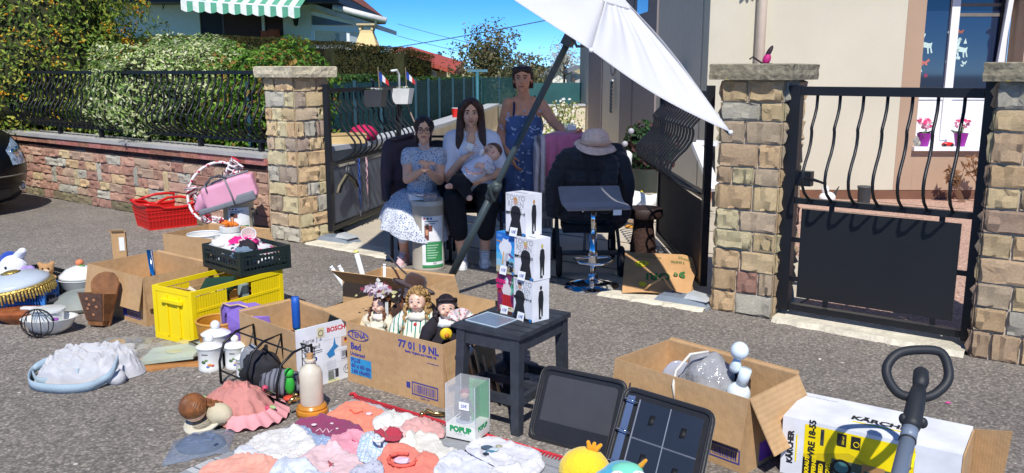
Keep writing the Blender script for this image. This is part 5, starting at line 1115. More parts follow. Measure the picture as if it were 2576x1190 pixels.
# ---- coats, blanket, hat
COAT=mat('black_puffer',lin((36,36,43)),rough=.7,var=.15,vs=6,sheen=.2,bump=.3,bs=20)
def coat(name,label,c,w,d,z0,z1,lean=0,seed=0,sleeve=True,m=COAT,quilt=.016,nq=11):
 t=thing(name,label,'coat',(c[0],c[1],0));mb=MB();H_=z1-z0
 for k in range(9):
  f_=k/8;mb.ball((lean*f_,.02*sin(k*2+seed),z0+.10+(H_-.22)*f_),(w*(1-.22*f_**2),d*(1-.15*f_),.12))
 mb.cone((lean-w*.62,0,z1-.10),.075,(lean+w*.62,0,z1-.10),.075);mb.cone((lean-.09,-.03,z1-.05),.05,(lean+.09,-.03,z1-.05),.05)
 if sleeve:
  mb.cone((lean-w*.72,-d*.2,z1-.13),.085,(-w*.98,-d*.6,z1-H_*.45),.068);mb.cone((-w*.98,-d*.6,z1-H_*.45),.068,(-w*1.02,-d*.62,z0+.10),.05)
  mb.cone((lean+w*.66,-d*.5,z1-.15),.08,(w*.72,-d*.95,z1-H_*.45),.066);mb.cone((w*.72,-d*.95,z1-H_*.45),.066,(w*.66,-d*.9,z0+.14),.05)
 def fn(e,a):
  r_=np.hypot(a[:,0],a[:,1])+1e-6;ph=a[:,2]/H_*nq*np.pi+.5*np.sin(a[:,0]*9+seed);dp=quilt*(np.abs(np.sin(ph))**.6-.6)
  wr=.010*np.sin(a[:,0]*38+seed+3*np.sin(a[:,2]*8))+.006*np.sin(a[:,0]*71+a[:,2]*12)
  a[:,0]+=a[:,0]/r_*dp;a[:,1]+=a[:,1]/r_*(dp+wr);e.vertices.foreach_set('co',a.ravel())
 blob('quilted_cloth',mb,m,t,.012,8,fn=fn)
 zf=MB();zf.tube([(lean*f_-.01,-d*1.0-.012,z0+.1+(H_-.2)*f_)for f_ in[k/10 for k in range(11)]],.006,6);part('zip',zf,rgb(20,20,24,rough=.4),t,smooth=True)
 return t
cc=Yp(1478,500,6.75)
coat('puffer_coat','black quilted puffer coat draped over a chair under the sun hat',(cc.x-.03,6.78),.25,.18,.36,.99,.03,1)
coat('puffer_coat','second black coat hanging on the right of the draped chair, nearer the goose',(cc.x+.19,6.84),.16,.17,.30,1.0,-.04,7,sleeve=True,quilt=.005,nq=6)
t=thing('push_chair','black folding push chair with wheels, mostly hidden under the coats','push chair',(cc.x,6.8,0));FRM=rgb(40,42,46,rough=.4)
part('seat',MB().bbox((-.2,-.16,.30),(.2,.2,.36)),rgb(30,32,36,rough=.9),t);part('backrest',MB().hexa([V(p)for p in((-.2,.18,.36),(.2,.18,.36),(.2,.21,.36),(-.2,.21,.36),(-.17,.2,.9),(.17,.2,.9),(.17,.23,.9),(-.17,.23,.9))]),rgb(30,32,36,rough=.9),t)
for sx in(-.24,.24):
 part('frame_tube',MB().tube([(sx,-.34,.1),(sx,.0,.36),(sx,.22,.92)],.014,8),FRM,t,smooth=True);part('frame_tube',MB().tube([(sx,.28,.1),(sx,.05,.4)],.014,8),FRM,t,smooth=True)
 for y,r_ in((-.36,.10),(.28,.11)):
  w_=part('wheel',MB().tube([(sx,y+cos(a)*r_,r_+.015+sin(a)*r_)for a in[2*pi*j/24 for j in range(24)]],.022,8,True),rgb(30,30,32,rough=.8),t,smooth=True);part('hub',MB().lathe([(0,-.015),(.04,-.015),(.04,.015),(0,.015)],12,(sx,y,r_+.015),rotm(0,R(90),0)),rgb(150,152,156),w_,smooth=True,auto=.5)
  for j in range(3):a=j*2.1;part('spoke',MB().bar((sx,y,r_+.015),(sx,y+cos(a)*r_,r_+.015+sin(a)*r_),.012),rgb(130,132,136),w_)
part('footrest',MB().bbox((-.22,-.4,.17),(.22,-.3,.19)),FRM,t)
o=Yp(1497,361,6.74);t=thing('sun_hat','cream knitted sun hat with a wavy brim on top of the black coats','hat',o);HATM=mat('straw_cream',lin((246,216,198)),rough=.95,var=.12,vs=30,bump=.8,bs=70)
part('crown',MB().lathe([(.108,-.01),(.112,.03),(.105,.07),(.075,.105),(.03,.118),(0,.12)],28),HATM,t,smooth=True)
part('brim',MB().lathe([(.09,.0),(.115,.0),(.145,-.012),(.165,-.03),(.167,-.036),(.14,-.02),(.09,-.008)],36,(0,0,0),rotm(R(14),R(6),0),wav=lambda a,i:.09*sin(a*3+.6)*(i>1)),HATM,t,smooth=True)
part('hat_band',MB().tube([(cos(a)*.118,sin(a)*.118,.012)for a in[2*pi*j/28 for j in range(28)]],.012,6,True),rgb(232,198,172,rough=.95,bump=.6),t,smooth=True)
# blanket and lounger
t=thing('folding_lounger','folded grey padded lounger chair behind the black coats','chair',(.42,7.15,0));GRYP=mat('grey_plush',lin((150,136,130)),rough=1,var=.12,bump=.8,bs=60)
for sx in(-.22,.22):part('frame_tube',MB().tube([(sx,.25,.0),(sx,.05,.5),(sx,.12,1.02)],.016,8),rgb(190,196,204,metal=.5),t,smooth=True);part('frame_tube',MB().tube([(sx,-.28,.0),(sx,-.02,.45)],.016,8),rgb(190,196,204,metal=.5),t,smooth=True)
part('pad',MB().hexa([V(p)for p in((-.2,-.2,.36),(.2,-.2,.36),(.2,.08,.36),(-.2,.08,.36),(-.2,-.2,.42),(.2,-.2,.42),(.2,.1,.42),(-.2,.1,.42))]),GRYP,t);part('pad',MB().hexa([V(p)for p in((-.21,.03,.43),(.21,.03,.43),(.21,.09,.43),(-.21,.09,.43),(-.21,.08,1.02),(.21,.08,1.02),(.21,.14,1.02),(-.21,.14,1.02))]),GRYP,t)
def drape(name,label,c,x0,x1,yf,yb,zt,zf,zb,m,seed=0,edge=None,rz=0,cat='blanket'):
 t=thing(name,label,cat,c,rz);mb=MB();L=[(yf,zf),(yf+.015,zf+(zt-zf)*.35),(yf+.03,zf+(zt-zf)*.7),(yf+.05,zt-.03),(yf+.09,zt),(yb-.06,zt),(yb-.02,zt-.05),(yb,zb)]
 def fn(a,b_):
  q=b_*(len(L)-1);i=min(int(q),len(L)-2);f_=q-i;y=L[i][0]*(1-f_)+L[i+1][0]*f_;z=L[i][1]*(1-f_)+L[i+1][1]*f_;x=x0+(x1-x0)*a
  fold=.022*sin(a*13+seed)*(1-b_*.6)+.02*nz3((a*5+seed,b_*3,0));return V((x+.02*nz3((b_*4,seed,1)),y-abs(fold)*(1 if b_<.5 else-.4),z+.012*nz3((a*6,b_*5,seed))+(.04*(abs(a-.5)*2)**6*-1)))
 mb.grid(fn,40,34);o=part('cloth',mb,m,t,smooth=True);md_=o.modifiers.new('t','SOLIDIFY');md_.thickness=.012
 if edge:part('border',MB().tube([fn(0,j/34)+V((-.005,0,0))for j in range(35)],.022,6),edge,t,smooth=True)
 return t
drape('pink_blanket','pink blanket with a fluffy white border thrown over the folded lounger',(.40,7.0,0),-.14,.24,-.06,.26,1.06,.62,.7,rgb(216,120,152,rough=1,bump=.5,sheen=.4),2,mat('fluffy_white',lin((224,206,204)),rough=1,var=.1,bump=1,bs=70))
drape('grey_throw','grey brown fluffy throw hanging at the left of the pink blanket',(.24,7.06,0),-.03,.10,-.08,.2,1.0,.28,.6,GRYP,5,MATS['fluffy_white'])
# jacket on the girl's chair
mb=MB();JK=mat('mauve_jacket',lin((84,68,72)),rough=.95,var=.15,vs=8,bump=.4,bs=16)
a,b_,c_=Yp(985,372,7.35),Yp(1040,362,7.4),Yp(975,495,7.25)
mb.cone(a,.075,b_,.08);mb.cone(a,.085,Yp(1000,450,7.32),.11);mb.cone(b_,.08,Yp(1030,450,7.36),.12);mb.cone(Yp(1000,450,7.32),.1,Yp(1005,500,7.3),.08);mb.cone(a+V((-.02,-.02,0)),.065,Yp(972,430,7.2),.055);mb.cone(Yp(972,430,7.2),.055,Yp(972,498,7.16),.042)
t=thing('jacket','dark mauve jacket hung over the back of the girl chair','jacket',(a.x,a.y,0));blob('cloth',mb,JK,t,.011,4,True);part('collar',MB().tube([a+V((.0,-.05,.07)),a.lerp(b_,.5)+V((0,-.07,.075)),b_+V((0,-.05,.08))],.02,6),JK,t,True,True)
mb=MB();p=Yp(1100,372,7.45);mb.ball(p,(.12,.07,.07));t=thing('black_bag','black bag hanging on the chair back between the girl and the woman','bag',p);blob('body',mb,rgb(30,28,32,rough=.8),t,.01,3,True);part('strap',MB().tube([p+V((-.1,0,.03)),p+V((-.05,-.02,.1)),p+V((.06,-.02,.1)),p+V((.11,0,.03))],.012,6),rgb(24,24,26),t,True,True)
# ---- parasol
UM=mat('parasol_cloth',lin((244,244,248)),rough=.85,var=.05,vs=1.4,bump=.5,bs=7,fine=.015);n_,l_=UM.node_tree.nodes,UM.node_tree.links;pb_=n_['Principled BSDF'];tr_=n_.new('ShaderNodeBsdfTranslucent');tr_.inputs[0].default_value=(.98,.97,.95,1);ms_=n_.new('ShaderNodeMixShader');ms_.inputs[0].default_value=.5
l_.new(pb_.outputs[0],ms_.inputs[1]);l_.new(tr_.outputs[0],ms_.inputs[2]);l_.new(ms_.outputs[0],n_['Material Output'].inputs[0]);POLE=mat('green_grey_pole',lin((60,72,76)),rough=.45,var=.08)
A_=Yp(1530,-42,5.35);V1=V((.43,4.75,1.665));V2=Yp(1838,333,4.72);V0=V((-1.27,5.05,2.86))
base=V((-.50,5.78,0));jt=Yp(1436,92,5.40)
V3=V((.93,6.6,1.84));V4=V((-1.0,6.95,3.5))
t=thing('parasol','tilted white parasol on a leaning green grey pole shading the sitters','parasol',base)
part('pole',MB().tube([base,jt],.021,14),POLE,t,True,True)
lo,hi=base.lerp(jt,.44),base.lerp(jt,.51);part('sleeve',MB().tube([base.lerp(jt,.05),base.lerp(jt,.47)],.0255,14),POLE,t,True,True)
pd=(jt-base).normalized();qm=pd.to_track_quat('Z','Y').to_matrix()
cl=part('clamp',MB().lathe([(.026,-.07),(.038,-.055),(.042,0),(.038,.05),(.026,.07)],14,lo,qm),rgb(62,74,76,rough=.5),t,True,True)
part('clamp_knob',MB().cone(lo,.03,lo+V((.02,-.075,.02)),.028,10),rgb(50,60,62),cl,True,True);part('clamp_lever',MB().cone(lo+V((0,-.04,-.05)),.02,lo+V((-.03,-.06,.04)),.014,8),rgb(50,60,62),cl,True,True)
hs=part('tilt_housing',MB().bar(jt-pd*.06,jt+pd*.16,.075,.06),rgb(60,66,74,rough=.5),t,True);part('blue_band',MB().bar(jt-pd*.05+V((-.03,-.02,0)),jt+pd*.12+V((-.03,-.02,0)),.014,.03),rgb(40,70,140),hs,True)
ch_=jt+V((.055,-.03,-.03));part('crank_handle',MB().tube([ch_+V((-.03,0,.07)),ch_+V((-.035,0,-.0)),ch_+V((-.02,0,-.03)),ch_+V((.045,0,-.03)),ch_+V((.05,0,.06))],.010,8),rgb(66,72,80),hs,True,True)
part('upper_pole',MB().tube([jt+pd*.1,A_+V((0,.03,-.04))],.022,12),POLE,t,True,True)
def panel_(P,Q,O,sag=.035,n=34):
 mb=MB()
 def fn(a,b_):
  e=P.lerp(Q,a);nrm=(P-O).cross(Q-O).normalized()
  if nrm.y>0:nrm=-nrm
  p=O.lerp(e,b_);return p-nrm*sag*sin(a*pi)*b_+nrm*.02*sin(b_*pi)+nrm*(.006*sin(a*23+b_*5)+.008*nz3((a*5,b_*2.2,O.x))+.004*sin(a*47+2*b_))*b_*(1-b_)*4
 mb.grid(fn,n,n);return mb
for(P,Q)in((V0,V1),(V1,V2),(V2,V3),(V3,V4),(V4,V0)):
 o=part('canopy_panel',panel_(P,Q,A_),UM,t,True,True);md_=o.modifiers.new('t','SOLIDIFY');md_.thickness=.002
for P in(V0,V1,V2,V3,V4):
 o=part('rib',MB().tube([A_+V((0,.05,-.07)),P.lerp(A_,.5)+V((0,.05,-.075)),P+V((0,.014,-.012))],.008,6),POLE,t,True,True)
 part('rib_cap',MB().ball(P,.014,8,6),PVC,o,True,True)
part('vent_cap',MB().add([A_+V((0,-.03,.05)),A_.lerp(V0,.2)+V((0,-.02,.0)),A_.lerp(V1,.32)+V((0,-.03,.01)),A_.lerp(V2,.2)+V((.0,-.02,.01)),A_.lerp(V3,.2),A_.lerp(V4,.2)],[(0,1,2),(0,2,3),(0,3,4),(0,4,5),(0,5,1)]),UM,t,True)
part('finial',MB().ball(A_+V((0,-.03,.06)),.03,10,8),rgb(110,110,112),t,True,True)
# ---- drums with labels
def drum(c,r,h,a0,label,rz=0):
 t=thing('fibre_drum',label,'drum',c,rz,'fibre board drums with a wrapped label')
 part('body',MB().lathe([(0,0),(r,0),(r+.003,.012),(r,.02),(r,h-.02),(r+.004,h-.014),(r+.004,h)],36),mat('grey_board',lin((176,168,152)),rough=.8,var=.06,vs=6,bump=.1),t,smooth=True,auto=.6)
 part('lid',MB().lathe([(r+.006,h-.03),(r+.006,h+.004),(r-.004,h+.004),(r-.006,h-.006),(0,h-.006)],36),rgb(196,192,182,rough=.7),t,smooth=True,auto=.6)
 def arc(u0,u1,z0,z1,c_,lift,nm='print',par=None):
  mb=MB();n=8;mb.grid(lambda a,b_:V((cos(a0+(u0+(u1-u0)*a))*(r+lift),sin(a0+(u0+(u1-u0)*a))*(r+lift),z0+(z1-z0)*b_)),n,1);return part(nm,mb,rgb(*c_,rough=.6),par or t,smooth=True)
 L=arc(-.72,.72,.03*h/.55,.44*h/.55,(232,234,236),.003,'label');k=h/.55
 arc(-.50,.62,.075*k,.235*k,(60,140,84),.0045,'green_field',L);arc(-.72,.72,.028*k,.05*k,(60,140,84),.0045,'green_strip',L)
 for j in range(6):arc(-.42,.3-.1*(j%3),(.205-j*.02)*k,(.212-j*.02)*k,(170,206,180),.0055,'text_line',L)
 arc(-.56,-.08,.25*k,.37*k,(110,66,60),.0045,'picture',L);arc(-.30,.2,.24*k,.32*k,(236,234,234),.0055,'picture_shirt',L);arc(-.5,-.34,.29*k,.35*k,(206,150,120),.0056,'picture_face',L);arc(-.48,-.30,.335*k,.375*k,(50,36,34),.0058,'picture_hair',L)
 for j in range(2):arc(-.56,.3-j*.2,(.395-j*.018)*k,(.403-j*.018)*k,(120,122,126),.0045,'text_line',L)
 for j,cc_ in enumerate(((200,60,50),(40,40,40),(60,90,160))):arc(-.62+j*.2,-.5+j*.2,.415*k,.43*k,cc_,.0045,'emblem',L)
 for j in range(5):arc(-.06+j*.045,-.04+j*.045,.055*k,.07*k,(40,40,40),.0045,'barcode',L)
 return t
drum((-.672,6.72,0),.128,.55,-pi/2+.45,'grey fibre drum with a green and white label standing in front of the girl')
t=thing('food_tub','clear tub of snacks standing on the grey drum in front of the girl','tub',(-.655,6.69,.552),.3);part('tub',MB().lathe([(0,0),(.055,0),(.072,.045),(.076,.047)],4,(0,0,0),rotm(0,0,pi/4),sx=1.25),tubm,t);mb=MB()
for k in range(9):mb.ball((random.uniform(-.04,.04),random.uniform(-.025,.025),.014+.012*(k%3)),(.018,.012,.012),8,6)
o=part('snacks',mb,rgb(176,116,70,rough=.8),t,smooth=True);o['kind']='stuff'
t=thing('paper_sheet','folded white paper sheet lying on the rim of the grey drum','lid',(-.76,6.68,.558),.4);part('sheet',MB().hexa([V(p)for p in((-.05,-.02,0),(.06,-.02,0),(.06,.02,0),(-.05,.02,0),(-.055,-.02,.05),(.06,-.02,.006),(.06,.02,.006),(-.055,.02,.05))]),PVC,t)
# ---- bar stool
p=G(1490,722);CHR=mat('chrome',(.8,.8,.82),rough=.07,var=0,metal=1.0);t=thing('bar_stool','chrome bar stool with a curved grey seat at the edge of the drive','stool',p,.12)
part('base',MB().lathe([(0,.0),(.205,0),(.208,.006),(.19,.02),(.11,.045),(.05,.06),(.032,.09),(.03,.1)],40),CHR,t,smooth=True,auto=.8)
part('column',MB().tube([(0,0,.1),(0,0,.4)],.028,18),CHR,t,smooth=True);part('gas_lift',MB().tube([(0,0,.4),(0,0,.60)],.02,16),CHR,t,smooth=True);part('collar',MB().lathe([(.03,.18),(.036,.185),(.036,.25),(.03,.255)],18),CHR,t,smooth=True,auto=.5)
part('footrest',MB().tube([(.03,-.0,.22),(.12,.02,.22),(.13,-.09,.215),(.07,-.17,.21),(-.03,-.19,.21),(-.12,-.14,.215),(-.14,-.02,.22),(-.03,.0,.22)],.011,8),CHR,t,smooth=True)
SEATM=mat('grey_suede',lin((128,126,132)),rough=.9,var=.1,vs=12,sheen=.3,bump=.2);mb=MB()
def st(a,b_):
 x=(a-.5)*.46;y=(b_-.5)*.36;return V((x,y,.628+.075*max(0,(a-.5)*2)**2*0+.10*max(0,(b_-.45)/.55)**2-.010*max(0,(.3-b_)/.3)**2+.0+.022*((a-.5)*2)**2*0))
mb.grid(st,24,18);o=part('seat',mb,SEATM,t,smooth=True);md_=o.modifiers.new('t','SOLIDIFY');md_.thickness=.026;md_=o.modifiers.new('b','BEVEL');md_.width=.012;md_.segments=3
part('lever',MB().tube([(-.02,0,.59),(-.1,-.08,.575)],.006,6),CHR,t,smooth=True);part('underplate',MB().bbox((-.09,-.09,.575),(.09,.09,.588)),rgb(40,40,44),t);part('tag',MB().bbox((.10,-.183,.562),(.16,-.179,.60)),PVC,t)
# brown stool
p=G(1616,664);BRW=mat('dark_brown_leather',lin((52,36,32)),rough=.6,var=.15,vs=20,bump=.3);WIC=mat('brown_wicker',lin((64,42,34)),rough=.8,var=.3,vs=60,bump=1.2,bs=55)
t=thing('round_stool','dark brown round stool with a padded top beside the bulging gate','stool',p)
part('cushion',MB().lathe([(0,.39),(.145,.39),(.152,.40),(.152,.455),(.143,.468),(.1,.473),(0,.475)],32),BRW,t,smooth=True,auto=.7);part('column',MB().lathe([(.10,0),(.105,.03),(.105,.16),(.09,.26),(.08,.33),(.085,.389),(0,.389)],28),WIC,t,smooth=True,auto=.9);part('foot_ring',MB().lathe([(.112,0),(.118,.012),(.112,.03)],28),BRW,t,smooth=True)
# paper bag
p=G(1652,748);BAG=mat('kraft_paper',lin((196,152,104)),rough=.85,var=.1,vs=8,bump=.2,bs=20);t=thing('paper_bag','brown paper shopping bag lying on its side, printed in green upside down','bag',p,-.25)
top=[V((-.24,.0,.0)),V((.20,.02,.0)),V((.27,.42,.03)),V((-.26,.46,.06))]
def bagtop(a,b_):
 q=V((-.24,-.02,0)).lerp(V((.22,.0,0)),a).lerp(V((-.28,.44,.0)).lerp(V((.27,.46,0)),a),b_);h=.02+.20*b_**.7+.015*sin(b_*9+a*4)*(1-b_)-.07*max(0,a-.8)*3;return q+V((0,0,h))
mb=MB();mb.grid(bagtop,18,18);part('front',mb,BAG,t,smooth=True)
def bagbot(a,b_):q=bagtop(a,b_);return V((q.x,q.y,.003+.003*b_))
mb=MB();mb.grid(bagbot,18,18);part('back',mb,BAG,t);mb=MB();mb.grid(lambda a,b_:bagbot(0,a).lerp(bagtop(0,a),b_)+V((.05*sin(b_*pi)*a,0,0)),12,4);part('gusset',mb,BAG,t,smooth=True)
mb=MB();mb.grid(lambda a,b_:bagbot(1,a).lerp(bagtop(1,a),b_)-V((.06*sin(b_*pi)*a,0,0)),12,4);part('gusset',mb,BAG,t,smooth=True);mb=MB();mb.grid(lambda a,b_:bagbot(a,1).lerp(bagtop(a,1),b_),12,4);part('bottom',mb,BAG,t,smooth=True)
part('handle',MB().tube([bagtop(.35,.02)+V((0,0,.01)),bagtop(.38,.02)+V((0.02,-.04,.05)),bagtop(.6,.05)+V((0,.02,.09)),bagtop(.75,.02)+V((0,-.02,.03)),bagtop(.78,.05)+V((0,0,.01))],.012,6,flat=.6),rgb(206,164,116,rough=.9),t,smooth=True)
GRN=rgb(60,116,60,rough=.8);YEL=rgb(226,206,50,rough=.8)
def onbag(a,b_):
 o=bagtop(a,b_);ux=(bagtop(a+.05,b_)-o);uy=(bagtop(a,b_+.05)-o);return face_mtx(o,-ux,-uy,.008)
lettering('ORI',.105,onbag(.50,.36),GRN,t,world=False,bold=.003);lettering('9°',.10,onbag(.80,.42),GRN,t,world=False,bold=.003);lettering('100%',.05,onbag(.74,.74),GRN,t,world=False);lettering('PAPIER',.03,onbag(.80,.86),GRN,t,world=False);lettering('PUR RECYCLÉ',.03,onbag(.33,.84),GRN,t,world=False);lettering('LOCAUX',.022,onbag(.30,.92),GRN,t,world=False)
mb=MB();mb.add([bagtop(.25+.1*cos(a),.64+.08*sin(a))+V((0,0,.006))for a in[2*pi*j/14 for j in range(14)]],[tuple(range(14))]);part('yellow_disc',mb,YEL,t);lettering('12',.05,onbag(.25,.64),GRN,t,world=False)
mb=MB();mb.add([bagtop(.30+.06*cos(a),.12+.06*sin(a))+V((0,0,.006))for a in[2*pi*j/12 for j in range(12)]],[tuple(range(12))]);part('yellow_disc',mb,YEL,t)
# ================= GOODS ON THE ROAD, LEFT AND MIDDLE =================
KR=mat('cardboard',lin((192,156,114)),rough=.9,var=.1,vs=4,stripes=[(0,95,lin((186,150,108)),.5)],bump=.3,bs=24,fine=.06)
KRI=mat('cardboard_inside',lin((204,168,124)),rough=.9,var=.06,vs=5,bump=.1,bs=40)
INK=rgb(62,66,150,rough=.8);T_=.006
def carton(label,A,B,W,H,flaps=(),name='cardboard_box',group=None,side=1,cut=(),mk=KR):
 """A, B: street-side bottom corners; W: depth away; flaps: (side, opening angle from upright, length, inset)"""
 A,B=V(A),V(B);rz=math.atan2(B.y-A.y,B.x-A.x);L=(V((B.x,B.y,0))-V((A.x,A.y,0))).length
 t=thing(name,label,'box',(A.x,A.y,A.z),rz,group)
 part('panel',MB().bbox((0,0,.0),(L,T_,H)),mk,t);part('panel',MB().bbox((0,W-T_,0),(L,W,H)),mk,t)
 part('panel',MB().bbox((0,T_+.0005,0),(T_,W-T_-.0005,H)),mk,t);part('panel',MB().bbox((L-T_,T_+.0005,0),(L,W-T_-.0005,H)),mk,t);part('base',MB().bbox((T_+.0005,T_+.0005,0.001),(L-T_-.0005,W-T_-.0005,T_)),KRI,t)
 ed={'front':((0,0),(L,0),(0,-1)),'right':((L,0),(L,W),(1,0)),'back':((L,W),(0,W),(0,1)),'left':((0,W),(0,0),(-1,0))}
 for fl in flaps:
  sd_,ang,ln=fl[:3];ins=fl[3]if len(fl)>3 else.006
  p,q,o=ed[sd_];p,q,o=V((*p,0)),V((*q,0)),V((*o,0));e=(q-p).normalized();a=R(ang);d=o*sin(a)+V((0,0,cos(a)));nrm=(o*cos(a)-V((0,0,sin(a))))*.0045
  z=V((0,0,H+.001));o2=o*.0012
  mb=MB();n=4;vs=[]
  for i in range(n+1):
   f=i/n;w_=.5*f*ins;bend=nrm*(6*sin(f*pi*.5)*.25);pp,qq=p+e*(ins+w_),q-e*(ins+w_)
   for u in(pp,qq):vs.append(u+z+o2+d*ln*f+bend)
   for u in(qq,pp):vs.append(u+z+o2+d*ln*f+bend+nrm)
  fs=[(3,2,1,0),tuple(4*n+i for i in range(4))]
  for i in range(n):
   for j in range(4):fs.append((i*4+j,i*4+(j+1)%4,i*4+4+(j+1)%4,i*4+4+j))
  mb.add(vs,fs);part('flap',mb,mk,t)
 return t,L
def fbar(t,x0,x1,z0,z1,y,mt,nm='print'):
 return part(nm,MB().add([(x0,y,z0),(x1,y,z0),(x1,y,z1),(x0,y,z1)],[(0,1,2,3)]),mt,t)
def barcode(t,x,z,w_,h,y,seed=0):
 mb=MB();rr=random.Random(seed)
 def b(x0,x1,z0,z1):mb.add([(x0,y,z0),(x1,y,z0),(x1,y,z1),(x0,y,z1)],[(0,1,2,3)])
 e=.006;b(x,x+w_,z,z+e);b(x,x+w_,z+h-e,z+h);b(x,x+e,z+e,z+h-e);b(x+w_-e,x+w_,z+e,z+h-e);q=x+.014
 while q<x+w_-.016:d=rr.choice((.0025,.004,.006));b(q,q+d,z+.012,z+h-.012);q+=d+rr.choice((.003,.005))
 o=part('barcode',mb,INK,t);o['kind']='stuff'
# far box, small tall box, mid box
t,L=carton('open brown cardboard box farthest back, behind the dark green crate',(-2.749,6.607,0),(-2.16,6.33,0),.49,.30,[('right',150,.20),('back',12,.01)])
jar=thing('plastic_jar','white plastic jar heaped with orange pieces, standing in the farthest box','jar',(-2.22,6.62,.007));part('body',MB().lathe([(0,0),(.085,0),(.088,.02),(.088,.28),(.075,.305),(.08,.31),(.08,.35),(.07,.352),(0,.345)],26),rgb(226,228,224,rough=.35),jar,smooth=True,auto=.6)
mb=MB()
for k in range(16):a=k*2.4;r_=.06*(k/16)**.5;mb.ball((cos(a)*r_,sin(a)*r_,.36+.02*random.random()),(.024,.014,.012),8,5,rotm(k,k*.5,k))
o=part('orange_pieces',mb,rgb(226,120,30,rough=.25),jar,smooth=True);o['kind']='stuff'
t2=thing('glass_bowl','clear glass bowl wrapped in plastic inside the farthest box','bowl',(-2.42,6.60,.16));part('bowl',MB().lathe([(0,0),(.05,.0),(.1,.06),(.13,.14),(.125,.14),(.095,.065),(.05,.01),(0,.01)],24),mat('pale_glass',(.86,.9,.92),rough=.05,var=0,alpha=.5,spec=1),t2,smooth=True);part('rim',MB().tube([(cos(a)*.128,sin(a)*.128,.141)for a in[2*pi*j/24 for j in range(24)]],.006,6,True),rgb(226,232,236,rough=.1),t2,smooth=True);part('stand',MB().lathe([(.07,-.15),(.06,-.1),(.03,0)],14),rgb(190,190,190),t2,smooth=True)
p=G(286,668);t,L=carton('small tall narrow cardboard box with a white label, behind the middle box',p,p+V((.10,.03,0)),.07,.27,[('front',20,.03),('left',25,.025)]);part('label',MB().bbox((.055,-.004,.12),(.095,-.0015,.23)),PVC,t)
t,L=carton('open brown cardboard box with a folded down flap, beside the yellow crate',(-2.795,5.491,0),(-2.26,5.093,0),.49,.311,[('front',166,.21,.004),('right',172,.2),('back',4,.01)])
barcode(t,.46,.03,.14,.05,-.001,4);fbar(t,.40,.45,.03,.08,-.001,INK)
tube_=thing('metal_tube','short chrome metal tube sticking up out of the middle box','tube',(-2.28,5.33,.007));part('pipe',MB().tube([(0,0,0),(-.03,.0,.43)],.018,14),CHR,tube_,smooth=True);part('ring',MB().tube([(-.001,0,.02),(-.002,0,.035)],.021,14),CHR,tube_,smooth=True)
lump('cloth_bundle','beige cloth bundle at the bottom of the middle box','bundle',(-2.45,5.42,.008),(.16,.12,.09),(190,166,130),12)
# ---- crates with slats
def crate(name,label,A,B,W,H,mt,nx=16,ny=24,rails=(.5,),wall=.012,solid_front=False,group=None,sw=.006,handles=False):
 A,B=V(A),V(B);rz=math.atan2(B.y-A.y,B.x-A.x);L=(B-A).length;t=thing(name,label,'crate',A,rz,group)
 part('floor',MB().bbox((.014,.014,.004),(L-.014,W-.014,.012)),mt,t)
 for(x,y)in((0,0),(L-.03,0),(L-.03,W-.03),(0,W-.03)):part('corner_post',MB().bbox((x,y,0),(x+.03,y+.03,H)),mt,t)
 for(p,q,n_,sol)in(((.031,0),(L-.031,0),nx,solid_front),((.031,W-wall),(L-.031,W-wall),nx,solid_front),((0,.031),(0,W-.031),ny,False),((L-wall,.031),(L-wall,W-.031),ny,False)):
  hz=p[1]==q[1]
  def bx(f0,f1,z0,z1,inset=.0):
   if hz:return((p[0]+(q[0]-p[0])*f0,p[1]+inset,z0),(p[0]+(q[0]-p[0])*f1,p[1]+wall-inset,z1))
   return((p[0]+inset,p[1]+(q[1]-p[1])*f0,z0),(p[0]+wall-inset,p[1]+(q[1]-p[1])*f1,z1))
  part('rim',MB().bbox(*bx(0,1,H-.028,H)),mt,t);part('lower_rail',MB().bbox(*bx(0,1,0,.03)),mt,t)
  if sol:part('panel',MB().bbox(*bx(.02,.98,.031,H-.029,.003)),mt,t);continue
  zs=[.03]+[H*r_ for r_ in rails]+[H-.028]
  for r_ in rails:part('rail',MB().bbox(*bx(0,1,H*r_-.008,H*r_+.008,.001)),mt,t)
  mb=MB()
  for z0,z1 in zip(zs[:-1],zs[1:]):
   for k in range(n_):
    if handles and hz is False and z1>H*.8 and.36<(k+.5)/n_<.64:continue
    f=(k+.5)/n_;lw=sw/max(.01,abs(q[0]-p[0])+abs(q[1]-p[1]));mb.bbox(*bx(f-lw,f+lw,z0+.006,z1-.006,.003))
  o=part('slat',mb,mt,t);o['kind']='stuff'
 return t,L
YLW=mat('yellow_plastic',lin((250,222,20)),rough=.38,var=.02);GRC=mat('dark_green_plastic',lin((30,44,44)),rough=.4,var=.05);BLC=mat('blue_plastic',lin((62,130,214)),rough=.42,var=.04)
t,L=crate('yellow_crate','large bright yellow slatted plastic crate holding books',(-2.12,4.883,0),(-1.823,4.703,0),.70,.32,YLW,10,34,(.34,.62),solid_front=True,sw=.007,handles=True)
part('rib',MB().bbox((.12,-.006,.032),(.135,-.0005,.28)),YLW,t);part('rib',MB().bbox((.225,-.006,.032),(.24,-.0005,.28)),YLW,t);part('grip',MB().bbox((.09,-.018,.235),(.27,-.0005,.255)),YLW,t)
CT=WM[t.name]
bk=thing('book','dark green boxed book with yellow and white print lying open in the yellow crate','book',CT@V((.2,.30,.24)),R(-20),rot=rotm(R(38),R(-8),R(-20)))
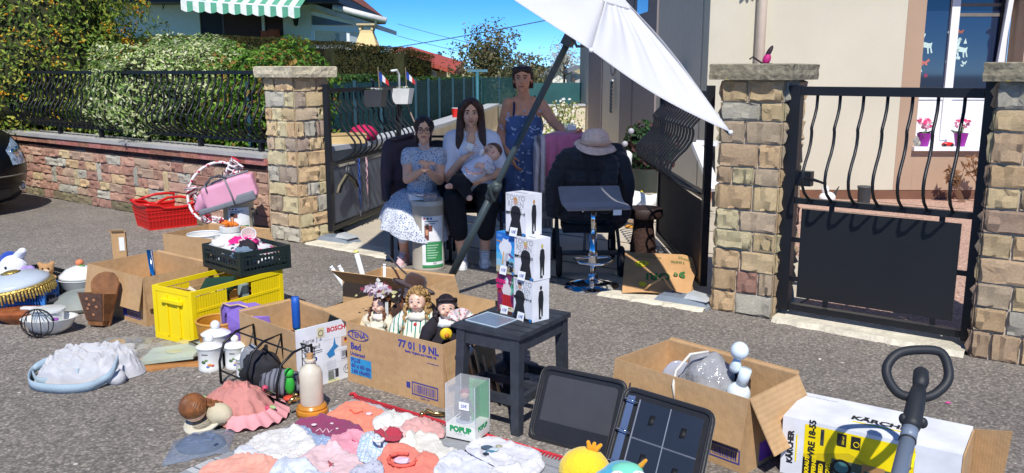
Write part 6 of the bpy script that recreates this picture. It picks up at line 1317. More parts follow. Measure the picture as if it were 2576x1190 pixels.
part('cover',MB().bbox((-.11,-.09,0),(.11,.09,.03)),rgb(34,62,46,rough=.5),bk);part('title_block',MB().bbox((-.07,-.06,.0305),(.02,-.01,.0315)),rgb(230,214,40),bk);lettering('Oké',.06,M.Translation((.05,-.02,.0305)),PVC,bk,world=False);part('pages',MB().bbox((-.105,-.094,.004),(.105,-.0905,.026)),rgb(222,216,200),bk)
bk=thing('book','cream paperback book standing against the short wall of the yellow crate','book',CT@V((.17,.10,.2)),rot=rotm(R(50),R(4),R(-50)));part('cover',MB().bbox((-.07,-.1,0),(.07,.1,.02)),rgb(214,208,186,rough=.8),bk);part('pages',MB().bbox((-.066,-.104,.003),(.066,-.1005,.017)),PVC,bk)
t2,L2=carton('small brown box lying inside the yellow crate',CT@V((.04,.18,.1)),CT@V((.2,.18,.1)),.16,.16,[('front',60,.08)]);bks=[lin(c)for c in((210,190,60),(220,216,204),(196,160,60),(120,150,160),(226,206,120))]
for k,(c,lab)in enumerate((((214,196,70),'mustard yellow'),((222,216,200),'ivory'),((200,140,60),'orange brown'),((150,170,170),'grey green'),((120,60,60),'dark red'))):
 for j in range(2):
  if j==0:single('book',MB().bbox((0,0,0),(.05+.008*(k%3),.16,.2+.02*(k%4))),rgb(*c,rough=.7),lab+' book packed upright along the long side inside the yellow crate','book',CT@V((.31,.10+k*.10,.014)),math.atan2(-.515,.857)+R(90),'books in the yellow crate')
# green crate on top
t,L=crate('green_crate','dark green plastic crate of doll clothes resting across the yellow crate',(-1.985,5.36,.322),(-1.65,5.06,.322),.36,.15,GRC,12,12,(.36,.68),sw=.006)
GT=WM[t.name];mb=MB()
def pile(T,x,y,z,sp,cols,s,nm,grp,tail):
 for k,(c,cn)in enumerate(cols):
  p=T@V((x+sp[0]*(2*((k*.618)%1)-1),y+sp[1]*(2*((k*.37+.2)%1)-1),z+random.uniform(0,sp[2])))
  lump(nm,cn+' '+tail,'clothes' if 'cloth' in nm else 'oddment',p,(s*random.uniform(1.0,1.5),s*random.uniform(.8,1.2),s*random.uniform(.6,.9)),c,k*3.7,.38,random.uniform(0,6))['group']=grp
lump('doll_clothes','mixed white heap of doll clothes filling the bottom of the dark green crate','clothes',GT@V((L/2,.18,.015)),(.19,.14,.085),mat('mixed_cloth',lin((214,214,220)),rough=.95,var=.2,spots=[(26,.3,lin((60,60,76))),(19,.3,lin((222,90,150)))]),55,.2)
pile(GT,L/2,.17,.07,(.16,.12,.05),[((230,228,232),'white crumpled'),((216,40,128),'magenta crumpled'),((176,190,224),'pale blue crumpled'),((40,32,40),'black crumpled'),((236,190,196),'blush pink crumpled'),((206,196,180),'beige crumpled'),((150,150,210),'lavender crumpled'),((240,120,150),'rose pink crumpled'),((110,130,150),'slate blue crumpled'),((236,236,200),'cream crumpled')],.055,'doll_clothes','doll clothes in the dark green crate','doll garment heaped in the dark green crate')
lump('doll_clothes','bright pink doll garment on top of the dark green crate','clothes',GT@V((.16,.20,.12)),(.09,.06,.04),(226,34,130),77,.4)
t2=thing('plastic_cup','clear plastic cup lying on the pink doll clothes','cup',GT@V((.2,.22,.16)),rot=rotm(R(50),R(20),0));part('cup',MB().lathe([(.03,0),(.045,.1),(.047,.1),(.03,-.004),(0,-.004)],16),tubm,t2,smooth=True);part('rim',MB().tube([(cos(a)*.046,sin(a)*.046,.1)for a in[2*pi*j/18 for j in range(18)]],.003,5,True),rgb(220,224,230),t2,smooth=True)
# tray, purple tote, wooden bowl
t=thing('black_tray','black plastic tray under the purple tote and wooden bowl','tray',(-1.60,4.62,0),R(-38));part('floor',MB().bbox((-.14,-.16,0),(.2,.3,.012)),rgb(26,26,30,rough=.5),t)
for a_,b_ in(((-.14,-.16,.013),(.2,-.148,.07)),((-.14,.288,.013),(.2,.3,.07)),((-.14,-.147,.013),(-.128,.287,.07)),((.188,-.147,.013),(.2,.287,.07))):part('wall',MB().bbox(a_,b_),rgb(26,26,30,rough=.5),t)
t=thing('wooden_bowl','varnished wooden pail shaped bowl in the black tray','bowl',(-1.66,4.66,.013));part('bowl',MB().lathe([(0,0),(.09,0),(.115,.06),(.125,.16),(.118,.16),(.1,.07),(0,.02)],28),mat('varnished_wood',lin((196,132,48)),rough=.3,var=.25,vs=8,stripes=[(2,12,lin((150,92,32)),.2)]),t,smooth=True,auto=.7);part('rim',MB().tube([(cos(a)*.122,sin(a)*.122,.16)for a in[2*pi*j/28 for j in range(28)]],.007,6,True),rgb(206,150,70,rough=.3),t,smooth=True)
t=thing('purple_tote','purple felt tote with a cut out handle hole, leaning over the wooden bowl','bag',(-1.47,4.55,.013),R(-38));out=[(-.17,.0),(-.175,.15),(-.15,.245),(-.10,.285),(-.04,.28),(.02,.295),(.09,.29),(.15,.24),(.17,.12),(.165,0)]
hole=[(-.145+.012*0,.13),(-.125,.20),(-.095,.235),(-.085,.225),(-.105,.17),(-.125,.125)]
pts=out+hole;no=len(out);nh=len(hole)
r_=delaunay_2d_cdt([V(p)for p in pts],[(i,(i+1)%no)for i in range(no)]+[(no+i,no+(i+1)%nh)for i in range(nh)],[],2,1e-5)
mb=MB();vs=[V((p.x,-.03+.16*(p.y-.1)**2-.10*p.y+.012*sin(p.x*22),p.y))for p in r_[0]]
def inhole(c):return min(abs(c[0]-h[0])for h in hole)<9 and _pin(c,hole)
def _pin(c,poly):
 s=False;j=len(poly)-1
 for i in range(len(poly)):
  if(poly[i][1]>c[1])!=(poly[j][1]>c[1])and c[0]<(poly[j][0]-poly[i][0])*(c[1]-poly[i][1])/(poly[j][1]-poly[i][1])+poly[i][0]:s=not s
  j=i
 return s
fs=[f for f in r_[2]if not _pin(sum((r_[0][i]for i in f),V((0,0)))/len(f),hole)]
FELT=mat('purple_felt',lin((146,116,204)),rough=.95,var=.06,bump=.3,bs=60);o=part('front',MB().add(vs,fs),FELT,t);md_=o.modifiers.new('t','SOLIDIFY');md_.thickness=.008
o=part('back',MB().add([v+V((0,.09,-.01))for v in vs],fs),FELT,t);md_=o.modifiers.new('t','SOLIDIFY');md_.thickness=.008
part('edge_trim',MB().tube([V((p[0],-.036+.16*(p[1]-.1)**2-.10*p[1]+.012*sin(p[0]*22),p[1]))for p in out],.005,6),rgb(214,180,150),t,smooth=True);part('side',MB().add([vs[i]for i in range(no)]+[vs[i]+V((0,.09,-.01))for i in range(no)],[(i,i+1,no+i+1,no+i)for i in range(no-1)]),FELT,t)
# box 2 with printed side
A2,B2=V((-1.448,4.374,0)),V((-1.054,4.001,0));W2=.325
t,L=carton('open cardboard box with a white printed side panel, next to the wire basket',A2,B2,W2,.30,[('left',8,.01),('back',6,.012)])
BX2=WM[t.name];WPR=rgb(232,234,238,rough=.5)
pp=part('printed_panel',MB().bbox((L+.001,-.004,.0),(L+.009,W2+.004,.315)),WPR,t)
def onp(y,z,lift=.0096):return face_mtx(BX2@V((L+.009,y,z)),BX2.to_3x3()@V((0,1,0)),V((0,0,1)),lift-.009)
def pl(y0,y1,z0,z1,c,nm='print',lift=.0012):
 x=L+.009+lift;return part(nm,MB().add([(x,y0,z0),(x,y1,z0),(x,y1,z1),(x,y0,z1)],[(0,1,2,3)]),rgb(*c,rough=.6),pp)
lettering('BOSCH',.034,onp(.228,.276),rgb(206,40,44),pp,bold=.0012);lettering('Serie | 2',.034,onp(.085,.245),rgb(110,112,118),pp);lettering('Bagged',.034,onp(.082,.208),rgb(110,112,118),pp)
pl(.115,.155,.25,.298,(232,220,172),'badge');part('ring_logo',MB().tube([BX2@V((L+.011,.135+cos(a)*.014,.272+sin(a)*.014))for a in[2*pi*j/18 for j in range(18)]],.0016,5,True),rgb(90,96,100),pp,True)
pl(.04,.14,.184,.188,(90,92,98),'text_line');pl(.04,.14,.174,.177,(90,92,98),'text_line')
for k,c in enumerate(((30,90,180),(40,140,200),(24,60,130))):part('print',MB().ball((L+.010,.055+k*.022,.145),(.0015,.010,.012),8,6),rgb(*c),pp)
part('print',MB().add([(L+.0105,y,z)for y,z in((.165,.155),(.205,.19),(.215,.235),(.222,.195),(.238,.18),(.21,.165),(.215,.14),(.18,.13))],[tuple(range(8))]),rgb(50,130,190),pp)
pl(.255,.315,.175,.225,(206,176,156));
for k,c in enumerate(((20,20,22),(200,30,40),(236,190,40))):pl(.274,.296,.208-k*.009,.2165-k*.009,c,'flag_print',.002)
for y,z in((.165,.075),(.245,.12),(.165,.02)):pl(y,y+.055,z,z+.04,(214,216,224));pl(y+.005,y+.05,z-.012,z-.009,(120,120,126),'text_line')
pl(.255,.315,.105,.15,(206,206,214));pl(.28,.293,.112,.145,(24,26,34),lift=.002);pl(.17,.205,.015,.06,(120,140,80));pl(.212,.232,.02,.065,(60,60,64));pl(.165,.235,.0,.012,(232,226,170))
part('ring_logo',MB().tube([BX2@V((L+.011,.285+cos(a)*.022,.05+sin(a)*.022))for a in[2*pi*j/18 for j in range(18)]],.0012,5,True),rgb(130,130,136),pp,True);lettering('10',.03,onp(.285,.05),rgb(60,60,66),pp)
for k in range(4):pl(.15,.318,.098-k*.0+(.062 if k==1 else(.128 if k==2 else 0)),.099+(.062 if k==1 else(.128 if k==2 else 0)),(190,190,196),'rule')if k<3 else None
tool=thing('garden_tool','hand tool with a blue handle standing in the box with the printed panel','tool',BX2@V((.28,.17,.007)));part('handle',MB().tube([(0,0,.22),(0,0,.235),(0,0,.36),(.0,0,.395)],[.018,.021,.022,.019],12),rgb(34,90,180,rough=.5),tool,smooth=True);part('shaft',MB().tube([(.004,0,.0),(0,0,.22)],.009,10),CHR,tool,smooth=True)
tool=thing('green_scoop','bright green plastic scoop in the box with the printed panel','scoop',BX2@V((.38,.16,.12)));part('blade',MB().ball((0,0,.05),(.05,.025,.09),12,8,rotm(0,-.5,0)),rgb(40,200,70,rough=.35),tool,smooth=True);part('handle',MB().cone((.03,0,.0),.014,(.07,0,-.1),.012,8),rgb(40,200,70,rough=.35),tool,smooth=True)
lump('black_bag','black bag filling the bottom of the box with the printed panel','bag',BX2@V((.32,.13,.008)),(.18,.1,.13),(26,26,28),4)
# Tena-type box and the one behind
t,L=carton('open cardboard box printed with blue lettering, full of porcelain dolls',(-.838,4.155,0),(-.319,3.782,0),.39,.311,[('left',78,.19),('right',171,.2),('back',20,.12)])
TB=WM[t.name];onf=lambda x,z:face_mtx(TB@V((x,0,z)),TB.to_3x3()@V((1,0,0)),V((0,0,1)),.0012)
lettering('TENA',.040,onf(.085,.255),INK,t,bold=.0008);lettering('Bed',.048,onf(.065,.192),INK,t,bold=.0014);lettering('Underpad',.026,onf(.075,.153),INK,t,bold=.0006)
part('blue_label',MB().add([TB@V((x,-.0012,z))for x,z in((.022,.045),(.17,.045),(.17,.135),(.022,.135))],[(0,1,2,3)]),rgb(52,150,206,rough=.7),t,True)
for k,s in enumerate(('PLUS','60 x 60 cm','160 (4x40)')):lettering(s,.030,face_mtx(TB@V((.03,0,.120-k*.029)),TB.to_3x3()@V((1,0,0)),V((0,0,1)),.0024),INK,t,align='LEFT',bold=.0008)
lettering('77 01 19 NL',.050,onf(.485,.268),INK,t,bold=.0018);lettering('Essity Hygiene and Health AB',.0165,onf(.50,.238),INK,t,bold=.0004);lettering('www.essity.com',.0105,onf(.575,.205),INK,t)
barcode(t,.44,.028,.165,.065,-.0012,2);fbar(t,.405,.43,.055,.085,-.0012,INK);lettering('7 322541 190',.011,onf(.52,.018),INK,t)
for k,(a0,a1,cz)in enumerate(((R(25),R(155),-.012),(R(205),R(335),.012))):part('logo_arc',MB().tube([TB@V((.085+cos(a)*.078,-.0015,.255+cz+sin(a)*.038))for a in[a0+(a1-a0)*j/14 for j in range(15)]],[.0008+.0028*(abs(j-7)/7)for j in range(15)],5),INK,t,True)
t,L=carton('open cardboard box with white rods, behind the box of dolls',(-1.033,5.058,0),(-.53,4.81,0),.40,.30,[('right',160,.22),('front',52,.17,.02),('back',5,.01)]);RB=WM[t.name]
for k,(x,y,tx,ty,hh,r_,c)in enumerate(((.06,.16,-.09,.02,.36,.011,'shortest, leftmost'),(.09,.15,-.03,.02,.37,.011,'second from the left'),(.16,.12,.09,.03,.47,.015,'thickest and tallest, yellow tipped'),(.2,.14,.215,.14,.38,.009,'thin upright'))):
 o=thing('white_rod',('leftmost thin white rod' if k==0 else 'second thin white rod from the left' if k==1 else 'tallest thick white rod with a yellow tip' if k==2 else 'short upright white rod at the right')+' sticking out of the box behind the dolls','rod',RB@V((x,y,.008)));T3=RB.to_3x3()
 e=T3@V((tx-x,ty-y,hh));part('rod',MB().tube([(0,0,0),e],r_,10),rgb(228,232,234,rough=.4),o,smooth=True);part('tip',MB().tube([e*1.001,e*1.03],r_*1.04,10),rgb(*((236,230,130)if k==2 else(236,236,234))),o,smooth=True)
t2=thing('folded_wire','thin dark wire bent across the corner of the box with white rods','wire',RB@V((.2,.2,.2)));part('wire',MB().tube([RB@V((.06,.39,.40)),RB@V((.22,.3,.34)),RB@V((.44,.2,.26))],.006,6),rgb(64,64,68),t2,True)
lump('plastic_wrap','crumpled clear plastic wrap in the corner of the box with white rods','wrap',RB@V((.33,.22,.16)),(.09,.07,.05),mat('crumpled_film',lin((200,204,206)),rough=.15,var=.2,vs=30,bump=1.5,bs=40),8,.3)
mb=MB();a,b_,c_=G(806,731),G(858,727),Yp(859,712,5.05);mb.slab([RB@V((-.005,.05,.02)),RB@V((-.005,.30,.02)),RB@V((-.16,.26,.10)),RB@V((-.26,.05,.05))],.004)
single('cardboard_strip',mb,rgb(90,68,52,rough=.9),'loose dark cardboard strip poking out left of the box with white rods','cardboard',world=True)
# ---- canisters
def canister(p,r_,h,label):
 t=thing('canister',label,'jar',p,random.uniform(-.5,.3),'white porcelain canisters beside the yellow crate');CER=mat('porcelain',lin((232,234,232)),rough=.12,var=.01,coat=.5)
 part('body',MB().lathe([(0,0),(r_*.98,0),(r_*1.04,.008),(r_,.02),(r_*1.0,h*.6),(r_*1.08,h*.64),(r_*.9,h*.66)],28),CER,t,smooth=True,auto=.9);ld=part('lid',MB().lathe([(r_*1.12,h*.665),(r_*1.14,h*.69),(r_*.8,h*.76),(r_*.35,h*.81),(r_*.22,h*.82),(0,h*.83)],28),CER,t,smooth=True,auto=.9);part('knob',MB().ball((0,0,h*.9),r_*.38,14,10),CER,ld,True and False,True)
 for(u,z,s,c)in((-.35,.30,1,(80,110,70)),(.15,.22,.9,(216,140,70)),(.0,.17,.7,(90,120,190)),(.4,.2,.7,(206,90,70)),(-.1,.36,.7,(110,140,80))):
  a=-pi/2+u;mb=MB();mb.ball((cos(a)*r_*1.0,sin(a)*r_*1.0,h*z),(r_*.2*s,.003,r_*.15*s),8,6,rotm(0,0,a+pi/2));part('fruit_print',mb,rgb(*c,rough=.3),t,smooth=True)
 mb=MB();mb.grid(lambda a,b_:V((cos(-pi/2-.5+a*.55)*r_*1.015,sin(-pi/2-.5+a*.55)*r_*1.015,h*(.5+.04*b_))),6,1);part('script_band',mb,rgb(120,120,116),t)
canister(V((-1.60,4.33,0)),.062,.185,'white canister at the front left of the four, with painted fruit');canister(V((-1.62,4.49,0)),.07,.215,'tallest of the four white canisters, at the back against the yellow crate');canister(V((-1.475,4.36,0)),.055,.175,'white canister third in size, behind the smallest one');canister(V((-1.385,4.235,0)),.047,.145,'smallest white canister, partly inside the wire basket')
# ---- wire basket
t=thing('wire_basket','black wire basket with arched ends and dark things inside, behind the pink doll','basket',(-1.47,4.10,0),math.atan2(-.337,.384));BW=mat('black_wire',lin((18,18,22)),rough=.4,var=0);bl_,bd_,bh_=.50,.22,.25
for x in(.0,.25,.5):
 part('arch',MB().tube([(x,0,.008),(x,.0,.12),(x,.03,.21),(x,.10,.255),(x,.2,.27)]+[(x,.22,.008)],.0065,6),BW,t,smooth=True)
mb=MB()
for k in range(13):mb.tube([(k*.0417,0,.006),(k*.0417,bd_,.006)],.0022,5)
for k in range(8):mb.tube([(0,k*bd_/7,.0085),(bl_,k*bd_/7,.0085)],.0022,5)
o=part('floor_grid',mb,BW,t,smooth=True);o['kind']='stuff';mb=MB()
for k in range(20):mb.tube([(k*.026,bd_,.008),(k*.026,bd_+.002,.24)],.002,5)
for z in(.05,.09,.13,.17,.21):mb.tube([(0,bd_+.002,z),(bl_,bd_+.002,z)],.002,5)
o=part('back_grid',mb,BW,t,smooth=True);o['kind']='stuff'
for y,z in((0,.012),(0,.075),(bd_,.245),(.10,.256)):part('long_rail',MB().tube([(0,y,z),(bl_,y,z)],.005,6),BW,t,smooth=True)
BT=WM[t.name];lump('baseball_hat','black cloth hat lying in the wire basket','hat',BT@V((.18,.12,.012)),(.10,.07,.10),(40,40,46),3,.3);lump('grey_cloth','grey striped cloth in the wire basket','cloth',BT@V((.36,.12,.012)),(.11,.07,.07),mat('grey_stripe',lin((120,122,132)),rough=.9,stripes=[(0,40,lin((70,72,84)),.4)]),9,.2)
lump('grey_cloth','pale grey bundle standing at the left end of the wire basket','cloth',BT@V((.05,.15,.012)),(.06,.05,.1),(140,144,152),15,.2)
t2=thing('green_toy','small bright green toy frog at the right end of the wire basket','toy',BT@V((.455,.1,.012)));part('body',MB().ball((0,0,.07),(.025,.02,.05),10,8),rgb(50,170,60),t2,smooth=True);part('head',MB().ball((0,0,.13),.024,10,8),rgb(60,190,70),t2,smooth=True);part('foot',MB().ball((0,-.02,.012),(.03,.03,.012),10,6),rgb(200,70,50),t2,smooth=True)
# ---- dolls
PORC=mat('doll_porcelain',lin((232,190,166)),rough=.35,var=.03)
def curls(mb,c,r_,n,size,zlo=-1.0,ylim=.25,drop=0.0):
 for k in range(n):
  while True:
   d=V((random.gauss(0,1),random.gauss(0,1),random.gauss(0.1,1))).normalized()
   if d.z>zlo and(d.y>-ylim or d.z>.62):break
  p=V(c)+V((d.x*r_,d.y*r_,d.z*r_));ax=V((-d.y,d.x,-.8)).normalized();mb.tube([p+ax*size*.6*(j/6-.5)*2+V((cos(j*2.1),sin(j*2.1),0))*size*.25 for j in range(7)],size*.34,5)
def ringlets(mb,c,r_,n,ln,size,a0=0.0,a1=2*pi):
 for k in range(n):
  a=a0+(a1-a0)*k/max(1,n-1);p=V(c)+V((cos(a)*r_,sin(a)*r_,-.01));L_=ln*random.uniform(.75,1.1)
  mb.tube([p+V((cos(j*1.9)*size*.55+cos(a)*.02*j/12,sin(j*1.9)*size*.55+sin(a)*.02*j/12,-L_*j/14))for j in range(15)],size*.75,6)
def doll(label,loc,rz,s,hair,dress,extra=None,hat=None,face_on=True):
 t=thing('doll',label,'doll',loc,rz);hc=V((0,-.01,.36))*s
 part('head',MB().ball(hc,[q*s for q in(.041,.044,.052)],16,12).ball(hc+V((0,-.044,-.006))*s,.0055*s,8,6).ball(hc+V((-.018,-.030,-.016))*s,.014*s,8,6).ball(hc+V((.018,-.030,-.016))*s,.014*s,8,6),PORC,t,smooth=True)
 for k in(-1,1):
  part('eye',MB().ball(hc+V((k*.0155,-.0405,.006))*s,[q*s for q in(.006,.003,.0036)],8,6),rgb(70,84,104),t,smooth=True);part('eyebrow',MB().tube([hc+V((k*x,-.042+x*.1,.02))*s for x in(.010,.016,.022)],.0011*s,5),rgb(150,116,86),t)
 part('mouth',MB().ball(hc+V((0,-.0405,-.024))*s,[q*s for q in(.0065,.0025,.003)],8,6),rgb(190,96,88),t,smooth=True)
 mb=MB();mb.ball(hc+V((0,.012,.012))*s,[q*s for q in(.046,.044,.050)],14,10)
 if hair[1]=='curls':curls(mb,hc+V((0,.012,.006))*s,.052*s,170,.018*s,-.9,.2);ringlets(mb,hc+V((0,.0,-.005))*s,.056*s,22,.15*s,.010*s,-.55,pi+.55)
 else:ringlets(mb,hc+V((0,.01,.0))*s,.052*s,26,hair[2]*s,.0095*s,-.6,pi+.6);mb.tube([hc+V((x,-.038+abs(x)*.4,.046-abs(x)*.2))*s for x in(-.045,-.02,0,.02,.045)],.013*s,6)
 o=part('hair',mb,hair[0],t,smooth=True)
 mb=MB()
 def fn(a,b_):
  th=a*2*pi;rr=(.05+.12*(1-b_)**.8+(.012*sin(th*11)+.008*sin(th*5+2))*(1-b_))*s;return V((cos(th)*rr,sin(th)*rr*.8,(.02+.27*b_)*s))
 mb.grid(fn,44,12,True);part('dress',mb,dress[0],t,smooth=True)
 part('bodice',MB().ball((0,0,.265*s),[q*s for q in(.058,.045,.062)],14,10),dress[1],t,smooth=True)
 for k in(-1,1):
  a,e,h_=V((k*.055,-.01,.295))*s,V((k*.11,-.05,.22))*s,V((k*.075,-.105,.175))*s;mb=MB();mb.cone(a,.026*s,a.lerp(e,.5),.038*s);mb.cone(a.lerp(e,.5),.038*s,e,.024*s);mb.cone(e,.022*s,e.lerp(h_,.7),.026*s);part('sleeve',mb,dress[0],t,smooth=True)
  part('cuff',MB().lathe([(.018*s,0),(.036*s,.012*s),(.03*s,.03*s)],14,e.lerp(h_,.62),(h_-e).to_track_quat('Z','Y').to_matrix(),wav=lambda q,i:.12*sin(q*7)),dress[2],t,smooth=True)
  mb=MB();mb.cone(e.lerp(h_,.8),.012*s,h_,.013*s);hand(mb,h_,(h_-e),(0,.3,-1),.6,.34*s);part('hand',mb,PORC,t,smooth=True)
 part('collar',MB().lathe([(.025*s,.312*s),(.05*s,.300*s),(.058*s,.278*s)],22,wav=lambda q,i:.08*sin(q*9)),dress[2],t,smooth=True)
 return t,hc
STR=mat('doll_striped',lin((226,222,206)),rough=.9,var=.06,stripes=[(0,46,lin((60,140,126)),.28)]);IVO=rgb(226,220,204,rough=.9)
BLD=hairmat('doll_blonde',(172,136,86));DBR=hairmat('doll_dark_brown',(70,44,34));CHB=hairmat('doll_chestnut',(112,70,46));BLK=hairmat('doll_black',(42,32,36))
d1,hc=doll('blonde curly haired doll in a cream and green striped dress',TB@V((.335,.17,.06)),R(-8),1.05,(BLD,'curls',.13),(STR,IVO,IVO))
part('rose',MB().ball((0,-.055,.27),.011,8,6).ball((0,-.06,.25),.010,8,6),rgb(190,30,50),d1,smooth=True);part('apron',MB().grid(lambda a,b_:V((-.035+.07*a-.02*(1-b_)+.04*a*(1-b_),-.06-.085*(1-b_)**.8,.06+.19*b_)),8,10),IVO,d1,smooth=True);part('shawl',MB().lathe([(.06,.30),(.09,.27),(.085,.2)],20,a0=R(170),a1=R(225)),rgb(90,94,98,rough=1,bump=.8),d1,smooth=True)
BRD=mat('doll_brown_velvet',lin((66,42,34)),rough=.9,var=.2,sheen=.3)
d2,hc=doll('doll with long chestnut ringlets and a brown velvet hat, behind the blonde doll',TB@V((.235,.25,.09)),R(-35),1.0,(CHB,'ring',.2),(BRD,BRD,IVO));h2=part('hat',MB().lathe([(.105,.0),(.11,.006),(.06,.018),(.058,.05),(.04,.07),(0,.075)],26,hc+V((0,.01,.022)),rotm(R(-18),R(12),0),wav=lambda a,i:.08*sin(a*2)*(i<2)),BRD,d2,smooth=True,auto=.9);part('hat_brim_edge',MB().tube([hc+V((0,.01,.026))+rotm(R(-18),R(12),0)@V((cos(a)*.108,sin(a)*.108,.004))for a in[2*pi*j/24 for j in range(24)]],.005,5,True),rgb(48,30,26),h2,smooth=True)
BKD=mat('doll_black_dress',lin((36,32,40)),rough=.9,var=.2);d3,hc=doll('black haired porcelain doll holding a flowered fan before her face',TB@V((.50,.19,.05)),R(10),1.05,(BLK,'ring',.2),(BKD,rgb(206,206,214),rgb(226,226,226)))
fc=V((.055,-.13,.33));FANM=mat('fan_floral',lin((226,214,214)),rough=.8,var=.05,spots=[(60,.3,lin((210,110,120))),(45,.22,lin((120,160,120)))]);fn_=part('fan',MB().grid(lambda a,b_:fc+V((cos(R(-25)+a*R(190))*.075*(.12+.88*b_),-.006*sin(a*30),sin(R(-25)+a*R(190))*.075*(.12+.88*b_))),30,3),FANM,d3,smooth=False);part('fan_ribbon',MB().grid(lambda a,b_:fc+V((-.02+.03*a+.012*sin(b_*4),-.012,-.02-.17*b_)),3,8),rgb(130,196,204,rough=.7),fn_,smooth=True)
part('sunflower',MB().ball((-.015,-.14,.285),(.03,.012,.03),10,8),rgb(236,200,40),d3,smooth=True);part('flower_heart',MB().ball((-.012,-.152,.28),.012,8,6),rgb(200,120,30),d3,smooth=True)
d4,hc=doll('dark doll in a black lace dress between the blonde doll and the fan doll',TB@V((.425,.29,.02)),R(-5),.98,(BLK,'ring',.22),(BKD,BKD,rgb(60,60,72)));part('veil',MB().ball(hc+V((0,.02,.03)),(.05,.045,.04),12,8),mat('doll_grey_hat',lin((84,88,100)),rough=.9,var=.2),d4,smooth=True);part('bow',MB().ball(hc+V((.05,-.04,.0)),(.014,.01,.035),8,6),rgb(110,130,170),d4,smooth=True)
d5,hc=doll('small doll under a bonnet of pale flowers, at the left end of the box',TB@V((.09,.16,.07)),R(-30),.86,(CHB,'curls',.1),(rgb(214,204,180),IVO,IVO));P=[(hc+V((random.gauss(0,.045),random.gauss(0,.035),.055+random.random()*.05)),V((random.gauss(0,1),-1,1)))for _ in range(150)]
part('blossoms',leaves(P,.03,[(186,176,186),(176,160,176),(190,186,140),(190,190,190),(180,170,176),(140,60,80)],1.2),LEAFM,d5);part('lace_ribbon',MB().grid(lambda a,b_:hc+V((.05+.02*a,-.02,.03-.08*b_)),2,6),rgb(206,206,196,rough=.7),d5)
lump('doll_lace','pale lace doll bonnet resting on the front edge of the doll box','bonnet',TB@V((.15,.06,.27)),(.05,.04,.03),(214,210,190),21,.4);lump('doll_wig','dark brown doll wig behind the black slatted table','wig',TB@V((.60,.26,.24)),(.07,.06,.07),DBR,30,.3);lump('doll_wig','reddish brown curly doll wig at the right end of the doll box','wig',TB@V((.54,.22,.25)),(.05,.05,.05),CHB,31,.35)
t=thing('doll_shoes','dark doll skirt with a lilac bow at the right front of the doll box','doll clothes',TB@V((.43,.09,.17)));part('skirt',MB().lathe([(.0,.1),(.03,.09),(.07,.0),(.075,-.05)],20,wav=lambda a,i:.1*sin(a*6)*(i>1)),BKD,t,smooth=True);part('bow',MB().ball((-.03,-.06,.02),(.03,.012,.04),10,8).ball((.0,-.065,.05),(.012,.01,.03),8,6),rgb(150,130,160),t,smooth=True)
# ---- pink doll lying face down
t=thing('doll','brown haired doll in a ruffled dusty pink dress lying face down on the road','doll',(-1.27,3.72,0),R(-30));PKD=mat('dusty_pink',lin((196,132,124)),rough=.95,var=.12,vs=9,bump=.6,bs=14)
def fn(a,b_):
 th=a*2*pi;r_=b_;fo=.014*sin(th*9+2*sin(th))*b_**2+.02*nz3((cos(th)*1.7,sin(th)*1.7,3))*b_
 x,y=cos(th)*(.19*r_+fo),sin(th)*(.15*r_+fo);h=.012+.12*(1-r_**2.4)+.03*nz3((x*9,y*9,0))*(1-r_**3)
 h+=.020*max(0,1-4.5*abs(nz3((x*13+y*4,y*9,5))))*(1-r_**4)+.012*max(0,1-4*abs(nz3((x*22,y*24-x*9,8))))*(1-r_**5);return V((x,y,max(.01,h)))
part('dress',MB().grid(fn,110,40,True),PKD,t,smooth=True)
for a0,a1 in((R(-60),R(45)),(R(60),R(150)),(R(165),R(215))):
 mb=MB();n=40;mb.grid(lambda a,b_:V((cos(a0+(a1-a0)*a)*(.19+.07*b_),sin(a0+(a1-a0)*a)*(.15+.06*b_),.016+.04*(1-b_)+.006*sin(a*40*(a1-a0)/1.8)*(.3+b_))),90,4);part('ruffle',mb,rgb(214,150,154,rough=.95),t,smooth=True)
part('sleeve',MB().ball((.05,-.14,.06),(.065,.05,.05),14,10),rgb(196,184,156,rough=.9,bump=.3),t,smooth=True);hcx=V((-.04,-.20,.085));part('head',MB().ball(hcx,(.052,.055,.055),16,12),PORC,t,smooth=True);part('hair',MB().ball(hcx+V((0,-.006,.016)),(.060,.062,.060),18,12),hairmat('doll_auburn',(134,84,48)),t,smooth=True)
mb=MB()
for k in range(22):q=hcx+V((-.075+.15*(k%11)/10,.052+.022*(k//11)+random.uniform(-.006,.006),.014-.010*(k//11)));mb.tube([q+V((random.uniform(-.006,.006)+.009*cos(j*2),.011*(j-2.5)*.7,.009*sin(j*2)))for j in range(6)],.0085,6)
part('ringlet',mb,MATS['doll_auburn'],t,smooth=True)['kind']='stuff'
part('lace_collar',MB().lathe([(.05,0),(.085,.01),(.09,.0)],24,hcx+V((.03,.02,-.06)),rotm(R(20),0,0),wav=lambda a,i:.06*sin(a*12)),rgb(206,200,180,rough=.9),t,smooth=True)
for(x,y)in((-.15,.09),(.02,.16),(.17,.03),(-.19,-.04)):
 part('rosebud',MB().ball((x,y,.075 if y>.1 else.05),.016,8,6),rgb(190,70,100),t,smooth=True);part('bud_leaf',MB().ball((x+.025,y+.005,.06),(.022,.01,.008),8,6),rgb(150,180,120),t,smooth=True)
